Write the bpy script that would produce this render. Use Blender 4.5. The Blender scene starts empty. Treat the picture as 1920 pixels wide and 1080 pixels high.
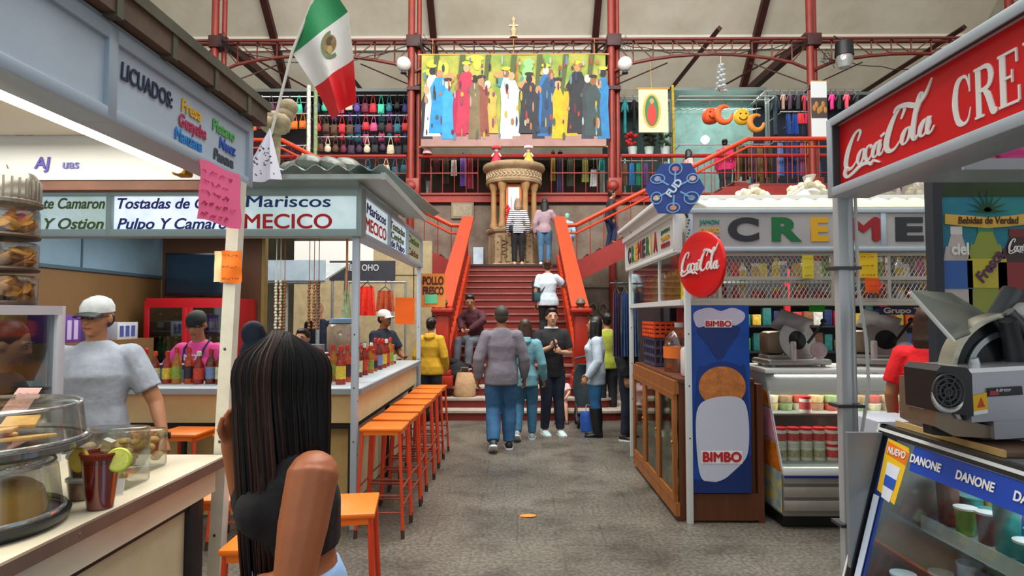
import bpy, bmesh, math, random
from mathutils import Vector, Matrix, Euler
C = bpy.context.scene.collection
PI = math.pi
R = random.Random(7)
# ------------------------------------------------------------------ camera, sky, lights, exposure
F = 1150.0
CAM = Vector((0, 0, 1.6))
CROT = Euler((math.radians(90 + 2.49), 0, math.radians(0.498)))
cd = bpy.data.cameras.new('camera'); cd.lens = 36 * F / 1920; cd.sensor_width = 36; cd.clip_start = .05; cd.clip_end = 200
cam = bpy.data.objects.new('camera', cd); C.objects.link(cam); cam.location = CAM; cam.rotation_euler = CROT
bpy.context.scene.camera = cam
w = bpy.data.worlds.new('hall_daylight'); bpy.context.scene.world = w; w.use_nodes = True
bg = w.node_tree.nodes['Background']; bg.inputs[0].default_value = (.93, .97, 1, 1); bg.inputs[1].default_value = .7
def area(name, loc, rot, sx, sy, power, col=(1, 1, 1)):
    l = bpy.data.lights.new(name, 'AREA'); l.shape = 'RECTANGLE'; l.size = sx; l.size_y = sy; l.energy = power; l.color = col
    o = bpy.data.objects.new(name, l); C.objects.link(o); o.location = loc; o.rotation_euler = [math.radians(a) for a in rot]
    return o
area('skylight_over_aisle', (0, 4.5, 9.5), (0, 0, 0), 6, 7, 900, (1, .98, .95))
area('skylight_over_stairs', (0, 12.5, 12.5), (0, 0, 0), 12, 4, 430, (1, .98, .95))
area('gallery_fill', (0, 7, 11), (62, 0, 0), 16, 3, 1450, (1, .98, .94))  # unseen fill light added to brighten the gallery and rear wall
vs = bpy.context.scene.view_settings
vs.view_transform = 'Standard'; vs.look = 'None'; vs.gamma = 1; vs.use_curve_mapping = False; vs.exposure = 0.12

# ------------------------------------------------------------------ helpers
_R = CROT.to_matrix()
def P(px, py, Y):
    d = _R @ Vector(((px - 960) / F, (540 - py) / F, -1)); t = Y / d.y
    return CAM + d * t
def X(px, Y, py=590): return P(px, py, Y).x
def Zp(py, Y, px=970): return P(px, py, Y).z
def lin(h):
    h = h.lstrip('#'); out = []
    for i in (0, 2, 4):
        c = int(h[i:i + 2], 16) / 255; out.append(c / 12.92 if c <= .04045 else ((c + .055) / 1.055) ** 2.4)
    return (*out, 1)
_M = {}
def M(name, hx=None, rough=.6, metal=0., var=0., vs=6., bump=0., bs=60., emit=0., c2=None, stretch=None, coat=0.):
    if name in _M: return _M[name]
    m = bpy.data.materials.new(name); m.use_nodes = True; _M[name] = m
    nt = m.node_tree; b = nt.nodes['Principled BSDF']; c = lin(hx)
    b.inputs['Base Color'].default_value = c; b.inputs['Roughness'].default_value = rough; b.inputs['Metallic'].default_value = metal
    b.inputs['Coat Weight'].default_value = coat
    if emit:
        b.inputs['Emission Color'].default_value = c; b.inputs['Emission Strength'].default_value = emit
    if var or bump or c2:
        tc = nt.nodes.new('ShaderNodeTexCoord'); mp = nt.nodes.new('ShaderNodeMapping'); nt.links.new(tc.outputs['Object'], mp.inputs[0])
        if stretch: mp.inputs['Scale'].default_value = stretch
        if var or c2:
            n = nt.nodes.new('ShaderNodeTexNoise'); n.inputs['Scale'].default_value = vs; n.inputs['Detail'].default_value = 6; n.inputs['Roughness'].default_value = .65
            nt.links.new(mp.outputs[0], n.inputs['Vector'])
            r = nt.nodes.new('ShaderNodeValToRGB'); r.color_ramp.elements[0].position = .35; r.color_ramp.elements[1].position = .65
            lo = tuple(x * (1 - var) for x in c[:3]); hi = tuple(min(1, x * (1 + var)) for x in c[:3])
            if c2: hi = lin(c2)[:3]
            r.color_ramp.elements[0].color = (*lo, 1); r.color_ramp.elements[1].color = (*hi, 1)
            nt.links.new(n.outputs['Fac'], r.inputs[0]); nt.links.new(r.outputs[0], b.inputs['Base Color'])
            if emit: nt.links.new(r.outputs[0], b.inputs['Emission Color'])
        if bump:
            n2 = nt.nodes.new('ShaderNodeTexNoise'); n2.inputs['Scale'].default_value = bs; n2.inputs['Detail'].default_value = 4
            nt.links.new(mp.outputs[0], n2.inputs['Vector'])
            bp = nt.nodes.new('ShaderNodeBump'); bp.inputs['Strength'].default_value = bump; bp.inputs['Distance'].default_value = .02
            nt.links.new(n2.outputs['Fac'], bp.inputs['Height']); nt.links.new(bp.outputs[0], b.inputs['Normal'])
    return m
def glass(name, hx='#ffffff', gl=.12, rough=.05, dens=0., rise=.5):
    if name in _M: return _M[name]
    m = bpy.data.materials.new(name); m.use_nodes = True; _M[name] = m; nt = m.node_tree; nt.nodes.clear()
    o = nt.nodes.new('ShaderNodeOutputMaterial'); mx = nt.nodes.new('ShaderNodeMixShader'); t = nt.nodes.new('ShaderNodeBsdfTransparent'); g = nt.nodes.new('ShaderNodeBsdfGlossy')
    c = lin(hx); t.inputs[0].default_value = c; g.inputs['Roughness'].default_value = rough
    lw = nt.nodes.new('ShaderNodeLayerWeight'); lw.inputs[0].default_value = .35
    mr = nt.nodes.new('ShaderNodeMapRange'); mr.inputs['To Min'].default_value = gl; mr.inputs['To Max'].default_value = min(1, gl + rise)
    nt.links.new(lw.outputs['Fresnel'], mr.inputs[0]); nt.links.new(mr.outputs[0], mx.inputs[0])
    nt.links.new(t.outputs[0], mx.inputs[1]); nt.links.new(g.outputs[0], mx.inputs[2])
    if dens:
        d = nt.nodes.new('ShaderNodeBsdfDiffuse'); d.inputs[0].default_value = c; m2 = nt.nodes.new('ShaderNodeMixShader'); m2.inputs[0].default_value = dens
        nt.links.new(mx.outputs[0], m2.inputs[1]); nt.links.new(d.outputs[0], m2.inputs[2]); nt.links.new(m2.outputs[0], o.inputs[0])
    else: nt.links.new(mx.outputs[0], o.inputs[0])
    return m
def V(*a): return Vector(a)
class MB:
    def __init__(s): s.bm = bmesh.new(); s.mi = 0
    def _mk(s, n0): 
        s.bm.faces.ensure_lookup_table()
        for f in s.bm.faces[n0:]: f.material_index = s.mi
        return s
    def box(s, c, d, rot=None, b=0):
        if b:
            q = bmesh.new(); r = bmesh.ops.create_cube(q, size=1); mt = Matrix.Diagonal((*d, 1))
            if rot is not None: mt = Euler([math.radians(a) for a in rot]).to_matrix().to_4x4() @ mt
            bmesh.ops.transform(q, matrix=Matrix.Translation(c) @ mt, verts=r['verts'])
            bmesh.ops.bevel(q, geom=list(q.edges), offset=min(b, min(d) * .45), segments=2, affect='EDGES', profile=.5)
            n0 = len(s.bm.faces); vm = {v: s.bm.verts.new(v.co) for v in q.verts}
            for f in q.faces: s.bm.faces.new([vm[v] for v in f.verts])
            q.free(); return s._mk(n0)
        n0 = len(s.bm.faces); r = bmesh.ops.create_cube(s.bm, size=1); vs_ = r['verts']
        mt = Matrix.Diagonal((*d, 1))
        if rot is not None: mt = Euler([math.radians(a) for a in rot]).to_matrix().to_4x4() @ mt
        bmesh.ops.transform(s.bm, matrix=Matrix.Translation(c) @ mt, verts=vs_)
        return s._mk(n0)
    def bb(s, x0, x1, y0, y1, z0, z1, b=0):
        s.k = (getattr(s, 'k', 0) + 1) % 6; e = s.k * .00022     # no two faces of crossing bars lie in one plane
        return s.box(((x0 + x1) / 2, (y0 + y1) / 2, (z0 + z1) / 2), (abs(x1 - x0) + e, abs(y1 - y0) + e, abs(z1 - z0) + e), None, b)
    def rings(s, rs, cap=True, closed=True):
        n0 = len(s.bm.faces); L = [[s.bm.verts.new(p) for p in r] for r in rs]; n = len(L[0])
        for a, b in zip(L, L[1:]):
            for i in range(n if closed else n - 1):
                j = (i + 1) % n; s.bm.faces.new((a[i], a[j], b[j], b[i]))
        if cap and closed and n > 2: s.bm.faces.new(L[0][::-1]); s.bm.faces.new(L[-1])
        return s._mk(n0)
    def tube(s, pts, r, seg=8, flat=1., up=None, round_=False):
        pts = [Vector(p) for p in pts]; rad = r if isinstance(r, (list, tuple)) else [r] * len(pts)
        if round_:
            d0 = (pts[0] - pts[1]).normalized(); d1 = (pts[-1] - pts[-2]).normalized(); r0, r1 = rad[0], rad[-1]
            pts = [pts[0] + d0 * r0 * .95, pts[0] + d0 * r0 * .6] + pts + [pts[-1] + d1 * r1 * .6, pts[-1] + d1 * r1 * .95]
            rad = [r0 * .3, r0 * .8] + list(rad) + [r1 * .8, r1 * .3]
        rs = []; t0 = (pts[1] - pts[0]).normalized()
        u = Vector(up) if up else (Vector((0, 0, 1)) if abs(t0.z) < .9 else Vector((1, 0, 0)))
        for i, p in enumerate(pts):
            a = pts[max(0, i - 1)]; b = pts[min(len(pts) - 1, i + 1)]; t = (b - a).normalized()
            u = u - t * u.dot(t)
            u = u.normalized() if u.length > 1e-5 else t.orthogonal().normalized()
            v = t.cross(u)
            rs.append([p + (u * math.cos(k * 2 * PI / seg) * flat + v * math.sin(k * 2 * PI / seg)) * rad[i] for k in range(seg)])
        return s.rings(rs)
    def cyl(s, p0, p1, r0, r1=None, seg=12): return s.tube([p0, p1], [r0, r0 if r1 is None else r1], seg)
    def ell(s, rs, seg=16):
        """loft of ellipses: (center, rx, ry, [xdir, ydir])"""
        out = []
        for q in rs:
            c, rx, ry = Vector(q[0]), q[1], q[2]; xd = Vector(q[3]) if len(q) > 3 else V(1, 0, 0); yd = Vector(q[4]) if len(q) > 4 else V(0, 1, 0)
            out.append([c + xd * rx * math.cos(k * 2 * PI / seg) + yd * ry * math.sin(k * 2 * PI / seg) for k in range(seg)])
        return s.rings(out)
    def lathe(s, prof, c=(0, 0, 0), seg=16, axis=None):
        rs = [[V(max(r, 1e-4) * math.cos(k * 2 * PI / seg), max(r, 1e-4) * math.sin(k * 2 * PI / seg), z) for k in range(seg)] for r, z in prof]
        if axis is not None:
            q = Vector(axis).to_track_quat('Z', 'Y').to_matrix(); rs = [[q @ p for p in r] for r in rs]
        c = Vector(c); return s.rings([[p + c for p in r] for r in rs])
    def ball(s, c, d, seg=12, rot=None):
        n0 = len(s.bm.faces); r = bmesh.ops.create_uvsphere(s.bm, u_segments=seg, v_segments=max(6, seg * 2 // 3), radius=1)
        d = d if isinstance(d, (tuple, list)) else (d, d, d)
        mt = Matrix.Diagonal((*d, 1))
        if rot is not None: mt = Euler([math.radians(a) for a in rot]).to_matrix().to_4x4() @ mt
        bmesh.ops.transform(s.bm, matrix=Matrix.Translation(c) @ mt, verts=r['verts']); return s._mk(n0)
    def prism(s, poly, o, ux, uy, th):
        """polygon (u,v) in the plane o + u*ux + v*uy, thickness th along ux x uy"""
        o, ux, uy = Vector(o), Vector(ux), Vector(uy); n = ux.cross(uy).normalized() * th
        a = [o + ux * p[0] + uy * p[1] for p in poly]
        return s.rings([a, [p + n for p in a]])
    def quad(s, a, b, c, d):
        n0 = len(s.bm.faces); s.bm.faces.new([s.bm.verts.new(p) for p in (a, b, c, d)]); return s._mk(n0)
    def build(s, name, mats, parent=None, local=False, smooth=True, ang=38):
        me = bpy.data.meshes.new(name); bmesh.ops.recalc_face_normals(s.bm, faces=s.bm.faces); s.bm.to_mesh(me); s.bm.free()
        for m in (mats if isinstance(mats, (list, tuple)) else [mats]): me.materials.append(m)
        if smooth:
            me.polygons.foreach_set('use_smooth', [True] * len(me.polygons)); me.set_sharp_from_angle(angle=math.radians(ang))
        return link(bpy.data.objects.new(name, me), parent, local)
def link(o, parent=None, local=False):
    C.objects.link(o)
    if parent is not None:
        o.parent = parent
        if not local:
            q = parent; mt = Matrix()
            ch = []
            while q is not None: ch.append(q); q = q.parent
            for q in reversed(ch): mt = mt @ (q.matrix_parent_inverse @ q.matrix_basis)
            o.matrix_parent_inverse = mt.inverted()
    return o
def tag(o, label, cat=None, group=None, kind=None):
    o['label'] = label
    if cat: o['category'] = cat
    if group: o['group'] = group
    if kind: o['kind'] = kind
    return o
def thing(name, label, cat, loc=(0, 0, 0), rz=0, group=None):
    o = bpy.data.objects.new(name, None); o.empty_display_size = .1; C.objects.link(o); o.location = loc; o.rotation_euler = (0, 0, math.radians(rz))
    return tag(o, label, cat, group)
def struct(o, label, cat): return tag(o, label, cat, kind='structure')
def dup(src, label=None, loc=None, rz=None, group=None):
    r = src.copy(); C.objects.link(r)
    if loc is not None: r.location = loc
    if rz is not None: r.rotation_euler.z = math.radians(rz)
    if label: r['label'] = label
    if group: r['group'] = group
    for ch in list(src.children):
        c = ch.copy(); C.objects.link(c); c.parent = r
        for g in list(ch.children):
            d = g.copy(); C.objects.link(d); d.parent = c
    return r
def text(name, s, loc, size, m, parent, rot=(90, 0, 0), al='CENTER', shear=0., bold=0., xs=1., ex=.002, vy='CENTER', sp=1., local=False, fitw=None, fith=None):
    cu = bpy.data.curves.new(name, 'FONT'); cu.body = s; cu.size = size; cu.align_x = al; cu.align_y = vy; cu.shear = shear; cu.offset = bold * size
    cu.extrude = ex; cu.space_character = sp; cu.resolution_u = 6; cu.materials.append(m)
    dbl = bold * size * .8 if 'M' in s and bold > .006 else 0
    if dbl: cu.offset = 0
    tmp = bpy.data.objects.new(name, cu); me = bpy.data.meshes.new_from_object(tmp); me.name = name; bpy.data.objects.remove(tmp); bpy.data.curves.remove(cu)
    sy = 1
    if dbl:
        bm_ = bmesh.new(); bm_.from_mesh(me); src_ = list(bm_.verts) + list(bm_.edges) + list(bm_.faces)
        for i_, (dx_, dy_) in enumerate(((dbl, 0), (-dbl, 0), (0, dbl), (0, -dbl))):
            g_ = bmesh.ops.duplicate(bm_, geom=src_)['geom']; bmesh.ops.translate(bm_, vec=(dx_, dy_, .0004 * (i_ + 1)), verts=[v for v in g_ if isinstance(v, bmesh.types.BMVert)])
        bm_.to_mesh(me); bm_.free()
    if len(me.vertices):
        w_ = max(v.co.x for v in me.vertices) - min(v.co.x for v in me.vertices)
        if fitw: xs = fitw / w_
        if fith: sy = fith / (max(v.co.y for v in me.vertices) - min(v.co.y for v in me.vertices))
    me.transform(Matrix.Diagonal((xs, sy, 1, 1)))
    o = bpy.data.objects.new(name, me); o.location = loc; o.rotation_euler = [math.radians(a) for a in rot]
    return link(o, parent, local)
FRONT = (90, 0, 0); TO_RIGHT = (90, 0, 90); TO_LEFT = (90, 0, -90)
def ribbon(mb, pts, wd, o, ux, uy, th=.003, n=6):
    """brush stroke: catmull-rom through (u,v) points with widths, laid in a plane"""
    pts = [Vector((p[0], p[1])) for p in pts]; wd = wd if isinstance(wd, (list, tuple)) else [wd] * len(pts)
    q = []; ww = []
    for i in range(len(pts) - 1):
        p0 = pts[max(0, i - 1)]; p1 = pts[i]; p2 = pts[i + 1]; p3 = pts[min(len(pts) - 1, i + 2)]
        for k in range(n):
            t = k / n; q.append(.5 * ((2 * p1) + (p2 - p0) * t + (2 * p0 - 5 * p1 + 4 * p2 - p3) * t * t + (3 * p1 - p0 - 3 * p2 + p3) * t ** 3)); ww.append(wd[i] * (1 - t) + wd[i + 1] * t)
    q.append(pts[-1]); ww.append(wd[-1]); o, ux, uy = Vector(o), Vector(ux), Vector(uy); mb.rk = (getattr(mb, 'rk', 0) + 1) % 20; nn = ux.cross(uy).normalized() * th * (1 + .09 * mb.rk); rs = []     # strokes that cross lie one on the other
    for i, p in enumerate(q):
        t = q[min(len(q) - 1, i + 1)] - q[max(0, i - 1)]; t = t.normalized() if t.length > 1e-6 else Vector((1, 0)); nv = Vector((-t.y, t.x)) * ww[i] / 2
        a = o + ux * (p + nv).x + uy * (p + nv).y; b = o + ux * (p - nv).x + uy * (p - nv).y
        rs.append([a, b, b + nn, a + nn])
    mb.rings(rs)
ORD = 'first second third fourth fifth sixth seventh eighth ninth tenth eleventh twelfth thirteenth fourteenth fifteenth sixteenth seventeenth eighteenth nineteenth twentieth'.split()
def ordn(i):
    if i < 20: return ORD[i]
    n = i + 1; return ['twenty-', 'thirty-', 'forty-', 'fifty-', 'sixty-', 'seventy-', 'eighty-'][n // 10 - 2] + ORD[n % 10 - 1] if n % 10 else ['', '', 'twentieth', 'thirtieth', 'fortieth', 'fiftieth', 'sixtieth', 'seventieth', 'eightieth'][n // 10]
# ------------------------------------------------------------------ colours of the hall
RED = M('red_iron', '#8a2818', .45, var=.18, vs=3); DRED = M('dark_red_iron', '#3f1813', .55, var=.25, vs=3)
ORNG = M('orange_red_rail', '#c8390e', .4, var=.1, vs=4); STEPR = M('stair_red', '#85231a', .55, var=.22, vs=2.5, c2='#701e16')
NOSE = M('worn_tread', '#8f5f52', .7, var=.2, vs=5); LTREAD = M('dusty_tread', '#a89a8c', .8, var=.2, vs=4)
WHITE = M('white_paint', '#e6e8e6', .45); STEEL = M('steel', '#b4b8ba', .32, .85); DSTEEL = M('dark_steel', '#4a4c4e', .4, .6); BLACK = M('black', '#121315', .5)
ALU = M('aluminium_frame', '#b9c6cf', .4, .25, var=.05); GALV = M('galvanised', '#9aa09f', .45, .4, var=.15, vs=9)
CEILM = M('ceiling_plaster', '#d6cab1', .85, var=.08, vs=.5, c2='#e2d9c6'); CEILB = M('ceiling_band', '#ece6d6', .8)
WALLB = M('wall_grey', '#a39c8a', .85, var=.14, vs=.7, c2='#b8b09e')
STONEW = M('stair_wall_stone', '#776355', .9, var=.25, vs=1.6, c2='#87796a', bump=.3, bs=9); STONEP = M('stair_wall_panel', '#766c5e', .9, var=.25, vs=3)
# floor: worn grey-brown slabs with joints, stains and small flecks
fm = bpy.data.materials.new('worn_floor'); fm.use_nodes = True; nt = fm.node_tree; b = nt.nodes['Principled BSDF']; b.inputs['Roughness'].default_value = .42
tc = nt.nodes.new('ShaderNodeTexCoord')
def nz(sc, det, lo, hi, ca, cb):
    n = nt.nodes.new('ShaderNodeTexNoise'); n.inputs['Scale'].default_value = sc; n.inputs['Detail'].default_value = det; nt.links.new(tc.outputs['Object'], n.inputs['Vector'])
    r = nt.nodes.new('ShaderNodeValToRGB'); r.color_ramp.elements[0].position = lo; r.color_ramp.elements[1].position = hi; r.color_ramp.elements[0].color = lin(ca); r.color_ramp.elements[1].color = lin(cb); nt.links.new(n.outputs['Fac'], r.inputs[0]); return r
def mul(a, b_, f):
    m = nt.nodes.new('ShaderNodeMix'); m.data_type = 'RGBA'; m.blend_type = 'MULTIPLY'; m.inputs[0].default_value = f; nt.links.new(a, m.inputs[6]); nt.links.new(b_, m.inputs[7]); return m.outputs[2]
base = nz(.9, 6, .36, .66, '#615c52', '#868074'); spk = nz(38, 3, .40, .62, '#777370', '#ffffff'); stain = nz(2.3, 7, .34, .5, '#6d675f', '#ffffff')
bk = nt.nodes.new('ShaderNodeTexBrick'); bk.inputs['Scale'].default_value = 1.; bk.inputs['Mortar Size'].default_value = .007; bk.inputs['Brick Width'].default_value = .62; bk.inputs['Row Height'].default_value = .62; bk.offset = .5
bk.inputs['Color1'].default_value = (1, 1, 1, 1); bk.inputs['Color2'].default_value = (.82, .8, .78, 1); bk.inputs['Mortar'].default_value = (.38, .36, .34, 1); nt.links.new(tc.outputs['Object'], bk.inputs['Vector'])
o = mul(base.outputs[0], spk.outputs[0], .55); o = mul(o, stain.outputs[0], .5); o = mul(o, bk.outputs[0], .36); nt.links.new(o, b.inputs['Base Color'])
n = nt.nodes.new('ShaderNodeTexNoise'); n.inputs['Scale'].default_value = 30; nt.links.new(tc.outputs['Object'], n.inputs['Vector']); bp = nt.nodes.new('ShaderNodeBump'); bp.inputs['Strength'].default_value = .25; bp.inputs['Distance'].default_value = .01; nt.links.new(n.outputs['Fac'], bp.inputs['Height']); nt.links.new(bp.outputs[0], b.inputs['Normal'])
# ------------------------------------------------------------------ shell
struct(MB().bb(-16, 16, -4, 22.6, -.2, 0).build('floor', fm), 'worn grey stone floor of the market aisle', 'floor')
struct(MB().bb(-16, 16, 22.3, 22.6, 0, 10.2).build('wall_back', WALLB), 'grey rear wall above the upper stalls', 'wall')
struct(MB().bb(-16.3, -16, -4, 22.6, 0, 13).build('wall_left', WALLB), 'grey side wall of the hall beyond the left stalls', 'wall')
struct(MB().bb(16, 16.3, -4, 22.6, 0, 13).build('wall_right', WALLB), 'grey side wall of the hall beyond the right stalls', 'wall')
m = MB(); y0, z0 = 22.45, 9.75
for k in range(6):       # sloped ceiling in broad bands
    y1, z1 = y0 - 1.5, z0 + 1.5
    m.rings([[V(x, y0, z0), V(x, y1, z1), V(x, y1 + .12, z1 + .12), V(x, y0 + .12, z0 + .12)] for x in (-16, 16)])
    m.mi = 1; m.bb(-16, 16, y1 - .05, y1 + .1, z1 - .14, z1 + .04); m.bb(-16, 16, y1 + .2, y1 + .26, z1 - .36, z1 - .28); m.mi = 0
    y0, z0 = y1, z1
struct(m.build('ceiling', [CEILM, CEILB], smooth=False), 'pale sloped ceiling in broad horizontal bands', 'ceiling')
# mezzanine
MZ = 4.93; ME = 17.0
m = MB(); m.bb(-16, 16, ME, 22.3, MZ - .3, MZ); m.mi = 1; m.bb(-16, 16, ME - .06, ME, MZ - .17, MZ + .03); m.bb(-16, 16, ME - .12, ME, MZ - .21, MZ - .17); m.bb(-16, 16, ME - .12, ME, MZ + .0, MZ + .05)
struct(m.build('floor_mezzanine', [M('mezz_under', '#4a4038', .8), M('red_fascia', '#9c2a16', .45, var=.12)]), 'upper gallery floor with orange-red edge beam', 'floor')
m = MB(); m.bb(-6.2, 6.2, 16.95, 17.15, 0, MZ - .3); m.mi = 1
for x0, x1 in ((1.5, 3.0), (3.2, 4.7), (-3.0, -1.5), (-4.7, -3.2)):
    m.bb(x0, x1, 16.9, 16.95, 2.35, 2.43); m.bb(x0, x1, 16.9, 16.95, 1.0, 1.08); m.bb(x0, x0 + .08, 16.9, 16.95, 1, 2.43); m.bb(x1 - .08, x1, 16.9, 16.95, 1, 2.43)
    for k in range(4): m.tube([(x0 + .3 + k * .28 + .11 * math.cos(t * PI / 4), 16.93, 1.75 + .16 * math.sin(t * PI / 4)) for t in range(9)], .035, 6)
struct(m.build('wall_stair', [STONEW, STONEP]), 'brown stone wall behind and below the double staircase', 'wall')
# ------------------------------------------------------------------ staircase
ST = thing('staircase', 'wide red staircase splitting left and right below the shrine', 'staircase', (0, 9.35, 0)); ST['kind'] = 'structure'
RS, TR = .148, .30; L, Rr = -1.18, 1.0; YB = 9.35
m = MB()
for i, (xl, xr) in enumerate(((-1.75, 1.72), (-1.62, 1.6), (-1.5, 1.42))):
    y = YB + i * TR; poly = []
    for k in range(7): a = PI + k * PI / 12; poly.append((xl + .35 + .35 * math.cos(a), y + .35 + .35 * math.sin(a)))
    for k in range(7): a = -PI / 2 + k * PI / 12; poly.append((xr - .35 + .35 * math.cos(a), y + .35 + .35 * math.sin(a)))
    poly += [(xr, 10.5), (xl, 10.5)]
    m.mi = 0; m.rings([[V(p[0], p[1], 0) for p in poly], [V(p[0], p[1], (i + 1) * RS - .035) for p in poly]])
    cx = (xl + xr) / 2
    m.mi = 1; m.rings([[V(cx + (p[0] - cx) * 1.012, p[1] - .02, (i + 1) * RS - .035) for p in poly], [V(cx + (p[0] - cx) * 1.012, p[1] - .02, (i + 1) * RS) for p in poly]])
m.build('lower_step', [STEPR, LTREAD], ST)
m = MB()
for i in range(3, 19):
    y = YB + i * TR
    m.mi = 0; m.bb(L, Rr, y, y + TR + .02, max(0, i * RS - .35), (i + 1) * RS - .03)
    m.mi = 1; m.bb(L, Rr, y - .025, y + TR, (i + 1) * RS - .03, (i + 1) * RS)
m.build('main_flight', [STEPR, NOSE], ST)
m = MB(); LZ = 19 * RS; YL = YB + 18 * TR
m.bb(-1.62, 1.45, YL + .25, 16.95, LZ - .25, LZ); m.mi = 1; m.bb(-1.2, 1.02, YL - .03, YL + .27, LZ - .05, LZ + .004)
m.build('landing', [STEPR, M('landing_edge', '#3a2a26', .7)], ST)
for sg, xs in ((-1, -1.62), (1, 1.45)):
    m = MB()
    for i in range(14):
        x = xs + sg * i * .3; m.mi = 0; m.bb(x, x + sg * .3, 15.0, 16.0, LZ + i * RS - .2, LZ + (i + 1) * RS - .03); m.mi = 1; m.bb(x - sg * .02, x + sg * .3, 15.0, 16.0, LZ + (i + 1) * RS - .03, LZ + (i + 1) * RS)
    xe = xs + sg * 14 * .3; m.mi = 0; m.bb(xe, xe + sg * 2.1, 15.0, 16.9, MZ - .3, MZ - .1)
    m.build('side_flight', [STEPR, NOSE], ST)
    m = MB(); sl = (MZ - LZ) / 4.2
    m.rings([[V(x, y, z) for y, z in ((14.9, zz - .38), (14.9, zz + .1), (15.0, zz + .1), (15.0, zz - .38))] for x, zz in ((xs - sg * .35, LZ - .1), (xs, LZ), (xe - sg * .5, MZ - .30), (xe + sg * 2.1, MZ - .30))])
    m.mi = 1
    m.rings([[V(x, y, z) for y, z in ((14.86, zz - .42), (14.86, zz - .36), (15.0, zz - .36), (15.0, zz - .42))] for x, zz in ((xs - sg * .35, LZ - .1), (xs, LZ), (xe, MZ), (xe + sg * 2.1, MZ))])
    m.build('stringer', [M('stringer_red', '#8e231b', .45, var=.12), RED], ST)
    m = MB(); h = .98
    m.tube([(xs - sg * .42, 14.93, LZ + h - .02), (xs, 14.93, LZ + h), (xe, 14.93, MZ + h), (xe + sg * 2.1, 14.93, MZ + h)], .055, 8)
    m.tube([(xs - sg * .4, 14.93, LZ + h - .2), (xs, 14.93, LZ + h - .2), (xe, 14.93, MZ + h - .2), (xe + sg * 2.1, 14.93, MZ + h - .2)], .03, 6)
    m.build('handrail', ORNG, ST)
    m = MB()
    for k in range(19):
        x = xs + sg * k * .33; zz = min(LZ + abs(x - xs) * sl, MZ); m.cyl((x, 14.93, zz), (x, 14.93, zz + h), .012, seg=5)
    m.build('baluster', RED, ST)
    xr = L - .02 if sg < 0 else Rr + .02
    m = MB(); y0, z0, y1, z1 = 9.95, 1.62, 14.8, LZ + 1.05
    def slope(dz, x0, x1, th): m.rings([[V(x0, y, z + dz), V(x1, y, z + dz), V(x1, y, z + dz - th), V(x0, y, z + dz - th)] for y, z in ((y0, z0), (y1, z1))])
    slope(.12, xr - .14, xr + .14, .07); slope(-.02, xr - .05, xr + .05, .05); slope(-.8, xr - .07, xr + .07, .42)
    m.build('handrail', ORNG, ST)
    m = MB()
    for k in range(22):
        t = (k + .5) / 22; y = y0 + (y1 - y0) * t; z = z0 + (z1 - z0) * t; m.cyl((xr, y, z - .85), (xr, y, z + .06), .022, seg=6)
    m.build('baluster', RED, ST)
    m = MB(); ny = 9.9; zb = 3 * RS
    m.box((xr, ny, zb + .09), (.34, .34, .18), b=.015); m.box((xr, ny, zb + .22), (.28, .28, .1), b=.02); m.box((xr, ny, zb + .68), (.21, .21, .95), b=.02); m.box((xr, ny, zb + 1.17), (.27, .27, .05), b=.015); m.box((xr, ny, zb + 1.22), (.34, .34, .07), b=.02)
    n = m.build('newel', M('newel_red', '#a32613', .4, var=.12), ST)
    MB().lathe([(.0, 0), (.06, .0), (.04, .03), (.085, .09), (.06, .15), (.02, .18), (0, .2)], (xr, ny, zb + 1.25), 12).build('finial', M('finial_dark', '#5b4a33', .5), n)
# ------------------------------------------------------------------ columns, gallery rail, trusses
COLX = [-13.9, -8.45, -2.9, 2.7, 8.25, 13.8]; TZ = 9.3
for i, cx in enumerate(COLX):
    m = MB(); m.cyl((cx - .07, ME - .1, 0), (cx - .07, ME - .1, 14), .10, seg=12); m.cyl((cx + .12, ME + .05, 0), (cx + .12, ME + .05, 14), .07, seg=10)
    m.mi = 1; m.box((cx, ME - .05, TZ - .05), (.4, .4, .34), b=.02); m.box((cx, ME - .05, 7.9), (.36, .36, .1))
    for z in (10.2, 11.2, 12.2): m.cyl((cx - .07, ME - .1, z), (cx + .12, ME + .05, z + .8), .02, seg=5)
    m.mi = 0; m.ball((cx - .05, ME - .2, MZ + .22), (.17, .12, .17), 10); m.box((cx, ME - .05, MZ + .2), (.38, .38, .5), b=.03)
    if abs(cx) < 12:
        m.box((cx, ME - .05, .25), (.42, .42, .5), b=.03)
    struct(m.build('column', [RED, DRED]), ['far left outermost iron column beyond the stalls', 'red iron column rising behind the drinks sign', 'red iron column left of the mural banner', 'red iron column right of the mural banner', 'red iron column behind the narrow photo banner', 'far right outermost iron column beyond the stalls'][i], 'column')
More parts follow.
